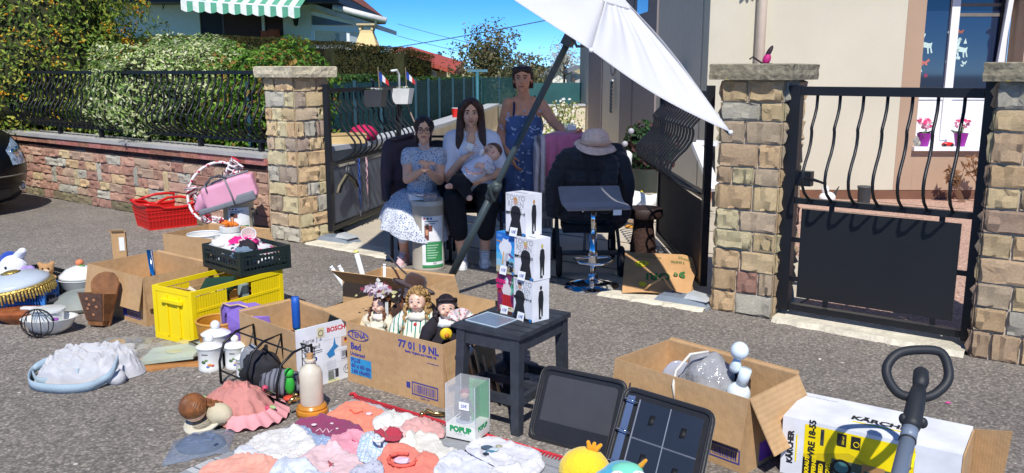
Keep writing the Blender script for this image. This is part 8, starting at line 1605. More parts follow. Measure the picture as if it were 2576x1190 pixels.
# figure boxes
WH=rgb(234,234,238,rough=.4);GRT=rgb(176,178,184,rough=.5);BK=rgb(34,35,40,rough=.5)
fa,fb,fc_=V((.005,3.753,th_+.001)),V((.09,3.652,th_+.001)),V((.163,3.721,th_+.001));frz=math.atan2(fb.y-fa.y,fb.x-fa.x);FL,FW,FH=.128,.10,.187
fx,fy=(fb-fa).normalized(),V((-(fb-fa).normalized().y,(fb-fa).normalized().x,0));f0=fb-fx*FL
def figbox(label,org,rz_,kind,tagtxt,seed=0):
 t=thing('figure_box',label,'box',org,rz_,'collectible figure boxes stacked on the black table');base={'w':WH,'s':rgb(50,140,214,rough=.4),'r':rgb(120,66,44,rough=.4)}[kind]
 part('carton',MB().bbox((0,0,0),(FL,FW,FH)),base,t)
 def fp(x0,x1,z0,z1,c,nm='print',y=-.0008):return part(nm,MB().add([(x0,y,z0),(x1,y,z0),(x1,y,z1),(x0,y,z1)],[(0,1,2,3)]),c if not isinstance(c,tuple)else rgb(*c,rough=.5),t)
 def poly(pts,c,nm='print',y=-.0014):return part(nm,MB().add([(x,y,z)for x,z in pts],[tuple(range(len(pts)))]),rgb(*c,rough=.5),t)
 def rpoly(pts,c,nm='print',x=FL+.0008):return part(nm,MB().add([(x,y,z)for y,z in pts],[tuple(range(len(pts)))]),rgb(*c,rough=.5),t)
 fm=lambda x,z,l=.0006:WM[t.name]@face_mtx((x,0,z),(1,0,0),(0,0,1),l)
 if kind=='w':
  for k,s in enumerate(('TOKYO','REVEN','GERS')):lettering(s,.036,fm(FL/2,.167-k*.029),GRT,t,bold=.0005,sx=.95,thick=.0001)
  # a plain dark clad stand-in figure, no face
  hx=FL/2+(.0,.012,-.02)[seed%3];c=((200,150,90),(206,186,110),(60,48,44))[seed%3]
  poly([(hx-.045,.012),(hx-.026,.07),(hx-.034,.10),(hx-.024,.125),(hx-.008,.133),(hx+.008,.133),(hx+.026,.125),(hx+.034,.10),(hx+.027,.07),(hx+.04,.012)],(32,34,40),'figure_print');poly([(hx+.012*cos(a),.152+.015*sin(a))for a in[2*pi*j/14 for j in range(14)]],(202,160,136),'figure_print');poly([(hx+.0135*cos(a),.158+.013*sin(a))for a in[pi*j/8-.15 for j in range(9)]],c,'figure_print',-.0019)
  lettering('東京リベンジャーズ',.0135,fm(FL/2,.098,.0022),rgb(20,20,24),t,bold=.0006,thick=.0001);fp(.0,FL,.0,.011,BK,y=-.0020);fp(FL-.02,FL-.005,.001,.014,(40,130,200),'maker_mark',-.0026)
  rpoly([(FW/2-.012,.02),(FW/2-.013,.06),(FW/2-.016,.10),(FW/2-.012,.135),(FW/2,.142),(FW/2+.012,.135),(FW/2+.016,.10),(FW/2+.013,.06),(FW/2+.012,.02),(FW/2+.004,.02),(FW/2,.06),(FW/2-.004,.02)],(34,36,42),'figure_print');rpoly([(FW/2+.007*cos(a),.152+.010*sin(a))for a in[2*pi*j/12 for j in range(12)]],c,'figure_print');rpoly([(FW/2-.012,.008),(FW/2+.004,.008),(FW/2+.004,.02),(FW/2-.012,.02)],(70,60,56),'figure_print',FL+.0006)
  fp2=part('top_text',MB().add([(.02,.03,FH+.0008),(FL-.03,.03,FH+.0008),(FL-.03,.045,FH+.0008),(.02,.045,FH+.0008)],[(0,1,2,3)]),GRT,t)
 elif kind=='s':
  for k in range(6):fp(.0,FL,k*FH/6,(k+1)*FH/6,((196,184,150),(150,200,220),(96,184,226),(60,160,224),(44,136,216),(36,116,204))[k])
  rr=random.Random(5);pt=[(.064+(.030+.018*rr.random())*cos(a),.115+(.040+.02*rr.random())*sin(a))for a in[2*pi*j/22 for j in range(22)]];poly(pt,(230,232,236),'cloud_print');poly([(.05,.03),(.06,.09),(.085,.10),(.075,.05),(.09,.03)],(214,216,222),'cloud_print');poly([(.04,.04),(.05,.10),(.056,.10),(.048,.04)],(222,160,80),'flash_print',-.0019);poly([(.085,.09),(.115,.075),(.12,.082),(.09,.10)],(110,60,140),'flash_print',-.0019);poly([(.0,.145),(.04,.14),(.04,.146),(.0,.15)],(196,140,90),'flash_print',-.0019)
  fp(.006,.04,.165,.178,(90,150,226),'maker_mark',-.0012);lettering('戦光',.026,fm(.095,.045,.0022),BK,t,bold=.001);lettering('絶景',.026,fm(.092,.022,.0022),BK,t,bold=.001);fp(.075,.118,.032,.035,(206,40,50),'red_stroke',-.0024);fp(FL-.02,FL-.005,.001,.014,(40,130,200),'maker_mark',-.0026)
 else:
  fp(.006,FL-.006,.008,FH-.006,(120,40,96));rr=random.Random(9)
  for k in range(12):x,z=rr.uniform(.015,FL-.015),rr.uniform(.06,FH-.02);poly([(x+.016*cos(a),z+.016*sin(a))for a in[2*pi*j/6 for j in range(6)]],((84,28,76),(150,50,110),(170,40,70))[k%3],'pattern_print',-.0012)
  poly([(.03,.03),(.045,.09),(.088,.09),(.10,.03)],(196,36,44),'figure_print',-.0016);poly([(.042,.088),(.03,.115),(.05,.14),(.08,.14),(.098,.115),(.09,.088)],(226,216,214),'figure_print',-.0018);poly([(.064+.014*cos(a),.153+.016*sin(a))for a in[2*pi*j/12 for j in range(12)]],(226,226,226),'figure_print',-.0018);poly([(.08,.10),(.105,.16),(.112,.11),(.10,.09)],(90,180,150),'figure_print',-.0017)
  for k in range(4):poly([(.044+k*.013,.032),(.05+k*.011,.088),(.052+k*.011,.088),(.048+k*.013,.032)],(150,24,34),'pleat_print',-.0021)
  lettering('DLINE',.024,fm(.026,.145,.0022),rgb(226,40,120),t,bold=.0012);lettering('BOY',.024,fm(.02,.118,.0022),rgb(226,40,120),t,bold=.0012);fp(.02,FL-.015,.012,.034,(226,214,180),'title_band',-.0024);fp(.03,FL-.03,.024,.028,(90,70,60),'text_line',-.0028);fp(.1,.115,.125,.175,(40,130,90),'side_band',-.0022);lettering('ヤマト',.012,fm(.1075,.15,.003),PVC,t);fp(FL-.02,FL-.005,.001,.014,(40,130,200),'maker_mark',-.0026)
 if tagtxt:
  g=part('price_tag',MB().hexa([V(p)for p in((.035,-.014,-.004),(.08,-.014,-.004),(.08,-.012,-.004),(.035,-.012,-.004),(.035,-.005,.034),(.08,-.005,.034),(.08,-.0035,.034),(.035,-.0035,.034))]),PVC,t)
  lettering(tagtxt,.02,WM[t.name]@face_mtx((.0575,-.0100,.015),(1,0,0),(0,.24,1),.0006),rgb(70,80,160),t,name='tag_text',shear=.2)
 return t
figbox('white printed figure box at the bottom right of the stack',f0,frz,'w','10€',2);figbox('red and purple printed figure box at the bottom left of the stack',f0-fx*(FL+.004)+fy*.012,frz+R(3),'r','15€')
z1=V((0,0,FH+.0015));figbox('white printed figure box in the middle row, above another white box',f0+z1+fx*.003+fy*.002,frz+R(1),'w','10€',1);figbox('sky blue printed figure box above the red one',f0-fx*(FL+.007)+fy*.010+z1,frz+R(1.5),'s','15€');figbox('white printed figure box alone on top of the stack',f0-fx*.062+fy*.006+z1*2,frz+R(4),'w','10€',0)
# popup display box
pa,pb,pc=V((-.282,3.438,0)),V((-.154,3.374,0)),V((-.081,3.483,0));prz=math.atan2(pb.y-pa.y,pb.x-pa.x);PL_,PD_,PH_=.142,.13,.24
t=thing('display_box','clear display box with a green back and a small figure inside, on the rug','box',pa+V((0,0,.016)),prz);part('base_band',MB().bbox((0,0,0),(PL_,PD_,.062)),rgb(226,226,220,rough=.5),t);CP=mat('clear_box',(.92,.95,.97),rough=.04,var=0,alpha=.18,spec=1)
for a,b_ in(((0,0,.063),(PL_,.001,PH_)),((0,.0015,.063),(.001,PD_,PH_)),((PL_-.001,.0015,.063),(PL_,PD_,PH_)),((0,0,PH_+.0005),(PL_,PD_,PH_+.0015))):part('clear_pane',MB().bbox(a,b_),CP,t)
part('green_back',MB().bbox((.045,PD_-.006,.063),(PL_-.002,PD_-.002,PH_-.01)),rgb(40,150,80,rough=.6),t);part('green_back',MB().bbox((PL_-.05,PD_-.07,.063),(PL_-.046,PD_-.007,PH_-.01)),rgb(40,150,80,rough=.6),t)
for(x,y)in((0,0),(PL_,0),(PL_,PD_),(0,PD_)):part('edge',MB().bar((x,y,.063),(x,y,PH_),.0025),rgb(206,214,220,rough=.1),t)
fm=lambda x,z:WM[t.name]@face_mtx((x,0,z),(1,0,0),(0,0,1),.001);lettering('POPUP',.034,fm(PL_/2,.042),rgb(30,150,90),t,bold=.002);lettering('PARIS',.013,fm(PL_/2,.022),GRT,t,spacing=1.6);lettering('POPUP',.026,WM[t.name]@face_mtx((PL_,PD_/2,.045),(0,1,0),(0,0,1),.001),rgb(30,150,90),t,bold=.0014)
g=thing('toy_figure','small dark toy figure standing inside the clear display box','figure',WM[t.name]@V((.062,.055,.063)));mb=MB();mb.cone((-.01,0,.0),.009,(-.008,0,.05),.011);mb.cone((.012,0,.0),.009,(.009,0,.05),.011);mb.cone((0,0,.05),.017,(0,0,.085),.02);mb.cone((.02,0,.085),.008,(.035,-.01,.05),.006);mb.cone((-.02,0,.085),.008,(-.035,-.01,.055),.006);blob('body',mb,rgb(70,74,92,rough=.4),g,.004,2);part('head',MB().ball((0,0,.118),(.02,.019,.021),12,8),rgb(190,150,130),g,smooth=True);part('hair',MB().ball((0,.004,.126),(.022,.02,.017),12,8),rgb(130,40,50),g,smooth=True);part('stand',MB().lathe([(0,0),(.04,0),(.04,.004),(0,.004)],18,(0,0,-.0035)),rgb(150,160,180),g)
g=part('price_tag',MB().bbox((.066,-.003,.135),(.114,-.0015,.17)),PVC,t);lettering('25€',.018,fm(.09,.152)@M.Translation((0,0,.003)),rgb(90,100,170),t,name='tag_text')
t=thing('brass_ornament','small brass ornament lying between the doll box and the display box','ornament',G(1092,1050));part('body',MB().tube([(-.05,0,.012),(-.03,.01,.03),(.0,.0,.018),(.05,-.01,.02)],.010,8),MATS['brass'],t,smooth=True);part('knob',MB().ball((-.055,0,.015),.014,10,8),MATS['brass'],t,smooth=True)
t=thing('metal_clip','small brass clip lying on the road under the black table','clip',G(1240,1010));part('body',MB().tube([(-.03,0,.01),(0,.01,.012),(.03,0,.01)],.008,7),MATS['brass'],t,smooth=True);part('hook',MB().tube([(.03,0,.01),(.045,0,.02),(.05,.01,.008)],.006,6),MATS['brass'],t,smooth=True)
# rug
rA,rB=V((-.752,3.911,0)),V((.221,3.232,0));rx_=(rB-rA).normalized();ry_=V((rx_.y,-rx_.x,0));rl=(rB-rA).length+.10
t=thing('rug','flat grey striped rug with a red stitched edge spread under the baby clothes','rug',rA);RUG=mat('grey_rug',lin((150,152,156)),rough=1,var=.08,bump=.5,bs=90,stripes=[(1,3.2,lin((188,190,192)),.45),(1,11,lin((120,122,130)),.1)])
rm=M.Identity(4)
for i in range(3):rm[i][0]=rx_[i];rm[i][1]=-ry_[i];rm[i][3]=rA[i]
t.matrix_basis=rm;WM[t.name]=rm
part('cloth',MB().grid(lambda a,b_:V((a*rl-.0,-b_*1.9,.006+.003*nz3((a*8,b_*12,0)))),30,50),RUG,t,smooth=True);mb=MB()
n=80
for k in range(n):x=rl*(k+.2)/n;mb.bar((x,.006,.011),(x+.006,-.03,.013),.0045,.004)
part('stitch',mb,rgb(206,50,66,rough=.9),t)['kind']='stuff';part('edge_cord',MB().tube([(0,.004,.010),(rl,.004,.010)],.006,6),rgb(200,44,60,rough=.9),t,smooth=True);part('corner_tassel',MB().tube([(-.0,.0,.012),(-.03,.015,.012),(-.05,.005,.008)],.008,6),rgb(200,44,60,rough=.9),t,smooth=True)
# ---- garments laid over one another
HM={}
def hget(x,y):return HM.get((round(x/.012),round(y/.012)),.013)
def garment(label,outl,m,th=.010,seed=0,cat='baby clothes',name='baby_garment',wr=1.0,extra=None,grp='baby clothes laid on the rug'):
 P=[G(px,py,.025)for px,py in outl];c=sum(P,V((0,0,0)))/len(P);P=[c+(p-c)*1.13 for p in P];n=len(P);Q=[]
 for i in range(n):
  p0,p1,p2,p3=P[i-1],P[i],P[(i+1)%n],P[(i+2)%n]
  for k in range(3):
   f=k/3;Q.append(.5*((2*p1)+(p2-p0)*f+(2*p0-5*p1+4*p2-p3)*f*f+(3*p1-p0-3*p2+p3)*f**3))
 P=[V((q.x,q.y))for q in Q];n=len(P);lo_x,hi_x=min(p.x for p in P),max(p.x for p in P);lo_y,hi_y=min(p.y for p in P),max(p.y for p in P);pts=list(P);st_=.0105;i=0;y=lo_y
 poly=[(p.x,p.y)for p in P]
 while y<hi_y:
  x=lo_x+(st_/2 if i%2 else 0)
  while x<hi_x:
   if _pin((x,y),poly):pts.append(V((x,y)))
   x+=st_
  y+=st_*.87;i+=1
 r_=delaunay_2d_cdt(pts,[(k,(k+1)%n)for k in range(n)],[],1,1e-6);vs=[];upd=[]
 pa_=np.array(poly)
 for v in r_[0]:
  d=float(np.min(np.hypot(pa_[:,0]-v.x,pa_[:,1]-v.y)));e=min(1,d/.022);base_=max(hget(v.x+dx,v.y+dy)for dx in(-.014,0,.014)for dy in(-.014,0,.014))
  w_=wr*(.003*nz3((v.x*9+seed,v.y*9,0))+.011*max(0,1-abs(nz3((v.x*10+seed,v.y*6+v.x*5+seed,3)))*6)**1.3+.006*max(0,1-abs(nz3((v.x*22-v.y*14+seed,v.y*18,9)))*6.5)+.003*nz3((v.x*40,v.y*36,seed)))
  z=base_+.0025+e**.4*min(th,.013)*.42+e*max(-.003,w_);vs.append(V((v.x,v.y,z)));upd.append((round(v.x/.012),round(v.y/.012),z))
 for a,b_,z in upd:HM[(a,b_)]=max(HM.get((a,b_),0),z)
 k0=len(vs);low=[V((vs[i].x,vs[i].y,vs[i].z-.006))for i in range(k0)];nb=set()
 fs=[tuple(f)for f in r_[2]];mb=MB();mb.add(vs,fs)
 for f in mb.f:
  a,b_,c2=(mb.v[i]for i in f[:3])
  if(b_-a).cross(c2-a).z<0:f.reverse()
 t=thing(name,label,cat,(c.x,c.y,.02),0,grp);o=part('cloth',mb,m,t,True,True);md_=o.modifiers.new('t','SOLIDIFY');md_.thickness=.006;md_.offset=-1;t['_z']=0;del t['_z'];return t
def zat(px,py):g=G(px,py,.04);return G(px,py,hget(g.x,g.y)+.004)
def cl(nm,c,spots=None,stripes=None):return mat('cloth_'+nm,tuple(x*.86 for x in lin(c)),rough=.95,var=.06,vs=8,bump=.35,bs=140,spots=spots,stripes=stripes,sheen=.15)
def on(t,nm,pts,c,r_=.004,closed=False):return part(nm,MB().tube([zat(*p)for p in pts],r_,6,closed),rgb(*c,rough=.9),t,True,True)
def dotp(t,nm,px,py,r_,c):return part(nm,MB().ball(zat(px,py),(r_,r_,.003),12,6),rgb(*c,rough=.4),t,True,True)
garment('pale grey blue knitted baby blanket folded at the far edge of the rug',[(870,1025),(915,1012),(1000,1040),(1060,1062),(1010,1085),(930,1060)],cl('pale_grey',(186,190,198)),.012,1)
t=garment('coral orange baby top with a round badge, farthest back on the rug',[(820,1047),(845,1030),(868,1020),(905,1020),(945,1038),(972,1050),(962,1072),(915,1094),(878,1075),(862,1062),(838,1058)],cl('coral',(246,146,120)),.016,2);dotp(t,'badge',928,1040,.016,(236,214,224));on(t,'neckline',[(880,1030),(893,1040),(912,1034)],(226,104,80))
t=garment('burgundy red baby shirt with pearl buttons beside the coral top',[(750,1062),(775,1050),(808,1046),(838,1056),(862,1060),(884,1070),(908,1094),(880,1112),(855,1122),(825,1112),(790,1098),(760,1088)],cl('burgundy',(150,62,104)),.016,3)
for px,py,r_ in((790,1068,.013),(835,1065,.009),(848,1078,.007),(870,1078,.007)):dotp(t,'button',px,py,r_,(220,206,210))
on(t,'script',[(795,1085),(805,1078),(812,1088),(822,1076),(828,1088),(838,1080)],(226,200,210),.0025)
t=garment('small blue grey patterned baby trousers folded between white and burgundy pieces',[(738,1092),(765,1080),(800,1100),(850,1120),(815,1140),(770,1130),(745,1110)],cl('blue_pattern',(150,170,206),[(80,.25,lin((206,214,230)))]),.012,4)
t=garment('white baby romper with a tiny flower print at the left of the rug',[(632,1110),(660,1090),(700,1080),(740,1085),(770,1108),(785,1128),(765,1160),(720,1175),(680,1168),(648,1152),(615,1130)],cl('white_flower',(232,230,228),[(64,.14,lin((196,120,120))),(50,.12,lin((150,160,120)))]),.02,5)
t=garment('plain white baby vest at the far left corner of the rug',[(585,1150),(605,1128),(630,1128),(660,1150),(690,1165),(680,1190),(620,1195),(580,1180)],cl('white_a',(228,230,240)),.016,6)
t=garment('salmon pink baby skirt with gathered folds at the lower left of the rug',[(505,1200),(520,1170),(560,1158),(600,1155),(650,1162),(690,1168),(715,1190),(720,1240),(560,1250),(495,1230)],cl('salmon',(246,176,156),stripes=[(0,26,lin((236,160,142)),.3)]),.018,7)
t=garment('bright pink baby top lying over the burgundy shirt',[(840,1112),(870,1098),(905,1096),(930,1108),(945,1122),(915,1140),(880,1150),(850,1135)],cl('pink',(242,164,182)),.015,8);on(t,'neckline',[(885,1104),(900,1112),(918,1106)],(222,120,146))
t=garment('ivory baby bodysuit at the back right of the rug',[(945,1072),(975,1050),(1000,1042),(1040,1050),(1065,1058),(1050,1072),(1005,1090),(960,1088)],cl('ivory',(236,236,232)),.014,9)
t=garment('dusty pink baby leggings beside the clear display box',[(1000,1095),(1030,1075),(1062,1062),(1095,1060),(1112,1078),(1108,1095),(1075,1092),(1045,1102),(1018,1106)],cl('dusty',(230,176,172)),.014,10)
t=garment('pale pink long sleeved baby top in the middle of the rug',[(770,1150),(800,1135),(830,1130),(862,1142),(905,1152),(925,1170),(880,1195),(840,1205),(800,1195),(770,1178),(745,1170)],cl('pale_pink',(236,202,206)),.017,11);on(t,'print',[(825,1160),(832,1165),(828,1172),(838,1166)],(196,80,90),.003)
t=garment('blush pink baby cardigan right of the bright pink top',[(915,1110),(945,1095),(985,1090),(1020,1100),(1030,1112),(990,1125),(950,1128)],cl('blush',(236,196,196)),.014,12)
t=garment('blue and white checked baby bib with a rolled white collar',[(902,1135),(915,1115),(945,1108),(972,1120),(965,1150),(940,1165),(908,1160)],cl('check',(226,232,240),stripes=[(0,60,lin((160,190,220)),.25),(1,60,lin((160,190,220)),.25)]),.018,13);part('collar',MB().tube([zat(952+13*cos(a),1106+7*sin(a))+V((0,0,.004))for a in[2*pi*j/16 for j in range(16)]],.006,7,True),rgb(232,232,232,rough=.95),t,True,True)
t=garment('cream white baby cardigan in the middle right of the rug',[(1010,1125),(1035,1105),(1065,1095),(1098,1100),(1115,1120),(1140,1125),(1150,1145),(1120,1160),(1095,1155),(1070,1160),(1040,1155),(1010,1150)],cl('cream',(236,232,222)),.020,14)
t=garment('coral red baby dress with a frilled collar at the front middle of the rug',[(955,1165),(970,1140),(995,1128),(1030,1130),(1050,1145),(1085,1150),(1100,1172),(1090,1195),(1060,1215),(990,1225),(950,1215),(935,1195)],cl('coral_red',(244,140,122)),.022,15)
part('frill',MB().tube([zat(1012+34*cos(a)*(1+.06*sin(a*12)),1160+16*sin(a))+V((0,0,.006))for a in[2*pi*j/40 for j in range(34)]],.007,7),rgb(222,104,90,rough=.95),t,True,True);part('lining',MB().add([zat(1012+22*cos(a),1160+9*sin(a))+V((0,0,.004))for a in[2*pi*j/18 for j in range(18)]],[tuple(range(18))]),rgb(226,196,214,rough=.95),t,True)
t=garment('white pyjama with a faint blue print at the front of the rug',[(690,1200),(725,1170),(770,1172),(800,1190),(850,1205),(900,1215),(880,1250),(760,1260),(690,1240)],cl('white_blue',(220,228,244),[(50,.15,lin((150,170,206)))]),.017,16)
t=garment('white bodysuit right of the coral red dress',[(1100,1185),(1125,1155),(1150,1140),(1185,1138),(1215,1160),(1250,1175),(1240,1205),(1180,1225),(1110,1220)],cl('white_b',(226,228,240)),.020,17)
t=garment('white dotted towelling bib with a blue embroidered patch at the right of the rug',[(1180,1125),(1205,1105),(1250,1098),(1275,1108),(1310,1118),(1345,1130),(1352,1148),(1325,1165),(1290,1178),(1250,1172),(1215,1160),(1190,1145)],cl('dotted',(232,232,240),[(90,.13,lin((110,116,140)))]),.022,18)
for(x,y,rx2,ry2,c)in((1225,1125,16,8,(70,90,110)),(1243,1130,14,7,(190,206,214)),(1232,1137,18,7,(80,130,160)),(1222,1142,9,5,(40,50,66)),(1255,1122,9,5,(170,166,140))):part('patch',MB().ball(zat(x,y)+V((0,0,.0)),(rx2/620,ry2/420,.004),12,6),rgb(*c,rough=.9),t,True,True)
t=garment('white frilled garment behind the yellow soft toy',[(1245,1185),(1290,1178),(1345,1160),(1365,1168),(1340,1195),(1300,1215),(1250,1215)],cl('white_c',(234,234,238)),.016,19)
t=garment('mauve flecked baby trousers peeking out in front of the pale pink top',[(880,1195),(925,1175),(955,1175),(960,1200),(930,1225),(885,1225)],cl('fleck',(206,206,222),[(60,.25,lin((130,130,160)))]),.014,20)
t=garment('small crimson garment peeking out from under the ivory pieces',[(945,1108),(975,1100),(1005,1105),(1000,1118),(960,1120)],cl('crimson',(186,60,80)),.008,21)
# ---- plain soft toys at the front edge
YF=mat('yellow_plush',lin((246,208,44)),rough=1,var=.06,bump=.5,bs=80,sheen=.4);BLF=mat('turquoise_plush',lin((64,168,200)),rough=1,var=.06,bump=.5,bs=80,sheen=.4);ORF=mat('orange_plush',lin((240,160,20)),rough=1,var=.05,bump=.4,bs=80,sheen=.3)
p=G(1468,1282);t=thing('soft_toy','plain yellow round plush toy with an orange tuft at the front edge of the rug','soft toy',(p.x,p.y,.012),0);s_=.095;mb=MB();mb.ball((0,0,.14),(s_,s_*.9,.085));mb.ball((-.045,-.06,.115),(.045,.04,.04));mb.ball((.0,.01,.05),(.07,.06,.055));blob('body',mb,YF,t,.008,5)
for k in range(3):part('tuft',MB().cone((.02+k*.008,0,.215),.012,(.012+k*.022,-.005,.25-.006*k),.007,8),ORF,t,smooth=True)
part('snout',MB().cone((-.055,-.09,.125),.02,(-.068,-.115,.12),.012,10),ORF,t,smooth=True);part('blue_patch',MB().ball((.055,-.068,.13),(.03,.022,.035),12,8),rgb(34,120,196,rough=1),t,smooth=True)
for x in(-.055,.005):part('button_eye',MB().ball((x,-.088,.165),.008,10,8),rgb(24,30,40,rough=.2),t,smooth=True)
p=G(1550,1328);t=thing('soft_toy','plain turquoise round plush toy with an orange belly at the front edge of the rug','soft toy',(p.x,p.y,.0),0);mb=MB();mb.ball((0,0,.11),(.115,.10,.115));mb.ball((.02,.02,.17),(.08,.075,.065));blob('body',mb,BLF,t,.009,5);part('belly',MB().ball((-.035,-.065,.13),(.075,.045,.07),16,10,rotm(R(-25),0,R(-20))),ORF,t,smooth=True);part('crown_patch',MB().ball((.03,.0,.205),(.06,.05,.034),14,8),rgb(120,206,180,rough=1),t,smooth=True)
for x in(-.005,.065):part('eye_patch',MB().ball((x,-.035,.215),(.024,.018,.014),12,8),PVC,t,smooth=True);part('button_eye',MB().ball((x+.002,-.048,.222),.007,8,6),rgb(24,26,34),t,smooth=True)
part('snout',MB().cone((.03,-.05,.205),.016,(.03,-.066,.20),.010,8),rgb(60,60,66),t,smooth=True);part('tuft',MB().cone((.08,.01,.225),.010,(.095,.0,.25),.006,8),ORF,t,smooth=True)
# ---- binder, standing open against the carton
NYL=mat('black_nylon',lin((30,31,36)),rough=.5,var=.1,vs=10,bump=.4,bs=16,sheen=.2);NYG=mat('dark_grey_lining',lin((62,63,68)),rough=.6,var=.06,bump=.25,bs=12)
def onray(px,py,P,dist):
 d=ray(px,py);best=None
 for k in range(400):
  q=V((0,0,CAMH))+d*(2.5+k*.005);e=abs((q-P).length-dist)
  if best is None or e<best[0]-1e-9:best=(e,q)
 return best[1]
BL,BR_=G(1337,1097),G(1543,1150);lean=((onray(1402,926,BL,.34)-BL)+(onray(1562,962,BR_,.34)-BR_))/2
SP=G(1522,1200);CR=G(1752,1290);up2=((onray(1582,986,SP,.38)-SP)+(onray(1803,1044,CR,.38)-CR))/2;SL0=BR_.lerp(SP,.5)
t=thing('binder','open black zipped ring binder with clear photo pages leaning on the right box','binder',BR_)
def slab3(P,Q,up,th2,inset=0.0,lift=0.0):
 x=(Q-P).normalized();n_=x.cross(up.normalized()).normalized();n_=n_ if n_.y<0 else-n_;u=up.normalized();L_=(Q-P).length;H_=up.length;o=P+x*inset+u*inset+n_*lift;return[o,o+x*(L_-2*inset),o+x*(L_-2*inset)+u*(H_-2*inset),o+u*(H_-2*inset)],n_*th2
def pslab(P,Q,up,th2,m,nm,par,inset=0.0,lift=0.0,r_=.0):
 q,n_=slab3(P,Q,up,th2,inset,lift)
 if r_:
  c=[];
  for i in range(4):
   a,b_,d_=q[i],q[i-1],q[(i+1)%4]
   for k in range(5):f=k/4;p0,p1=a+(b_-a).normalized()*r_,a+(d_-a).normalized()*r_;c.append(p0*(1-f)**2+a*2*f*(1-f)+p1*f*f)
 else:c=q
 n2=len(c);return part(nm,MB().add(c+[p+n_ for p in c],[tuple(range(n2-1,-1,-1)),tuple(range(n2,2*n2))]+[(i,(i+1)%n2,n2+(i+1)%n2,n2+i)for i in range(n2)]),m,par,True),c,n_
cv_,c,n_=pslab(BL,BR_,lean,.018,NYL,'cover',t,r_=.04);part('zip_edge',MB().tube([p+n_*1.2 for p in c],.010,6,True),NYL,t,True,True);pslab(BL,BR_,lean,.003,NYG,'lining',cv_,.03,.0185,.02);pslab(BL+V((.02,-.01,0)),BR_-V((.02,-.01,0)),lean*.28,.004,NYL,'pocket',cv_,.006,.022)
part('spine',MB().hexa([BR_,SP,SP+V((.01,.01,0)),BR_+V((.01,.01,0)),BR_+lean,SP+up2,SP+up2+V((.01,.015,0)),BR_+lean+V((.01,.015,0))]),NYL,t,True);rc,c,n_=pslab(SP+V((.005,-.003,0)),CR,up2,.02,NYL,'cover',t,r_=.04);part('zip_edge',MB().tube([p+n_*1.2 for p in c],.011,6,True),NYL,t,True,True)
pg,c,n_=pslab(SP.lerp(CR,.16),CR.lerp(SP,.04),up2*.95,.006,mat('photo_page',lin((44,50,62)),rough=.18,var=.08,vs=6,coat=.5),'photo_page',t,.018,.024)
q,nn=slab3(SP.lerp(CR,.16),CR.lerp(SP,.04),up2*.95,.0,.018,.0305);Pg=lambda u,v_:q[0].lerp(q[1],u).lerp(q[3].lerp(q[2],u),v_)
part('pocket_seam',MB().bar(Pg(.5,0),Pg(.5,1),.004),rgb(120,126,140,rough=.3),pg,True);part('pocket_seam',MB().bar(Pg(0,.5),Pg(.498,.5),.004),rgb(120,126,140,rough=.3),pg,True);part('pocket_seam',MB().bar(Pg(.502,.5),Pg(1,.5),.004),rgb(120,126,140,rough=.3),pg,True);part('pocket_seam',MB().bar(Pg(.0,0),Pg(.0,1),.005),rgb(120,126,140,rough=.3),pg,True)
for u,v_ in((.25,.78),(.75,.75),(.25,.28),(.75,.25)):part('thumb_notch',MB().tube([Pg(u-.004,v_-.06),Pg(u+.004,v_+.06)],.012,8,flat=.4),rgb(20,21,25,rough=.6),pg,True,True)
RN=n_.normalized()*.03
rgm=part('ring_mechanism',MB().bar(SP.lerp(CR,.10)+up2*.04+RN,SP.lerp(CR,.10)+up2*.92+RN,.03,.006),rgb(120,140,176,metal=.6,rough=.2),t,True)
for f in(.15,.5,.85):c0=SP.lerp(CR,.11)+up2*f+RN;ex=(CR-SP).normalized();part('ring',MB().tube([c0+ex*cos(a)*.03+RN*(.3+.7*sin(a))for a in[2*pi*j/16 for j in range(16)]],.003,6,True),CHR,rgm,True,True)
# ---- carton at right with lamp parts
t,L=carton('open cardboard box at the right with a plastic wrapped lamp inside',(.452,3.593,0),(.913,3.113,0),.394,.311,[('front',168,.20,.004),('right',148,.23),('back',3,.012)]);CB=WM[t.name]
barcode(t,.50,.03,.14,.06,-.0012,8);barcode(t,.52,.10,.11,.03,-.0012,9);part('violet_mark',MB().add([(L+.0012,.1,.02),(L+.0012,.22,.02),(L+.0012,.22,.10),(L+.0012,.1,.10)],[(0,1,2,3)]),rgb(120,70,170),t)
lump('plastic_bag','clear plastic bag tied with white string in the right box','bag',CB@V((.36,.19,.10)),(.13,.10,.16),mat('grey_film',lin((170,172,176)),rough=.12,var=.25,vs=14,bump=1.2,bs=26,alpha=.75,spec=.8),40,.22)
t2=thing('bag_string','white string tied round the plastic bag and hanging over the box edge','string',CB@V((.34,.02,.3)));part('string',MB().tube([CB@V((.38,.15,.40)),CB@V((.33,.09,.39)),CB@V((.31,.02,.33)),CB@V((.32,-.01,.28)),CB@V((.33,-.012,.22))],.006,6),rgb(222,216,204,rough=.9),t2,True,True)
o=CB@V((.53,.20,.02));t2=thing('lamp_fitting','white jointed lamp fitting with a round ball end in the right box','lamp',o);T3=CB.to_3x3();q_=lambda x,y,z:T3@V((x,y,z))
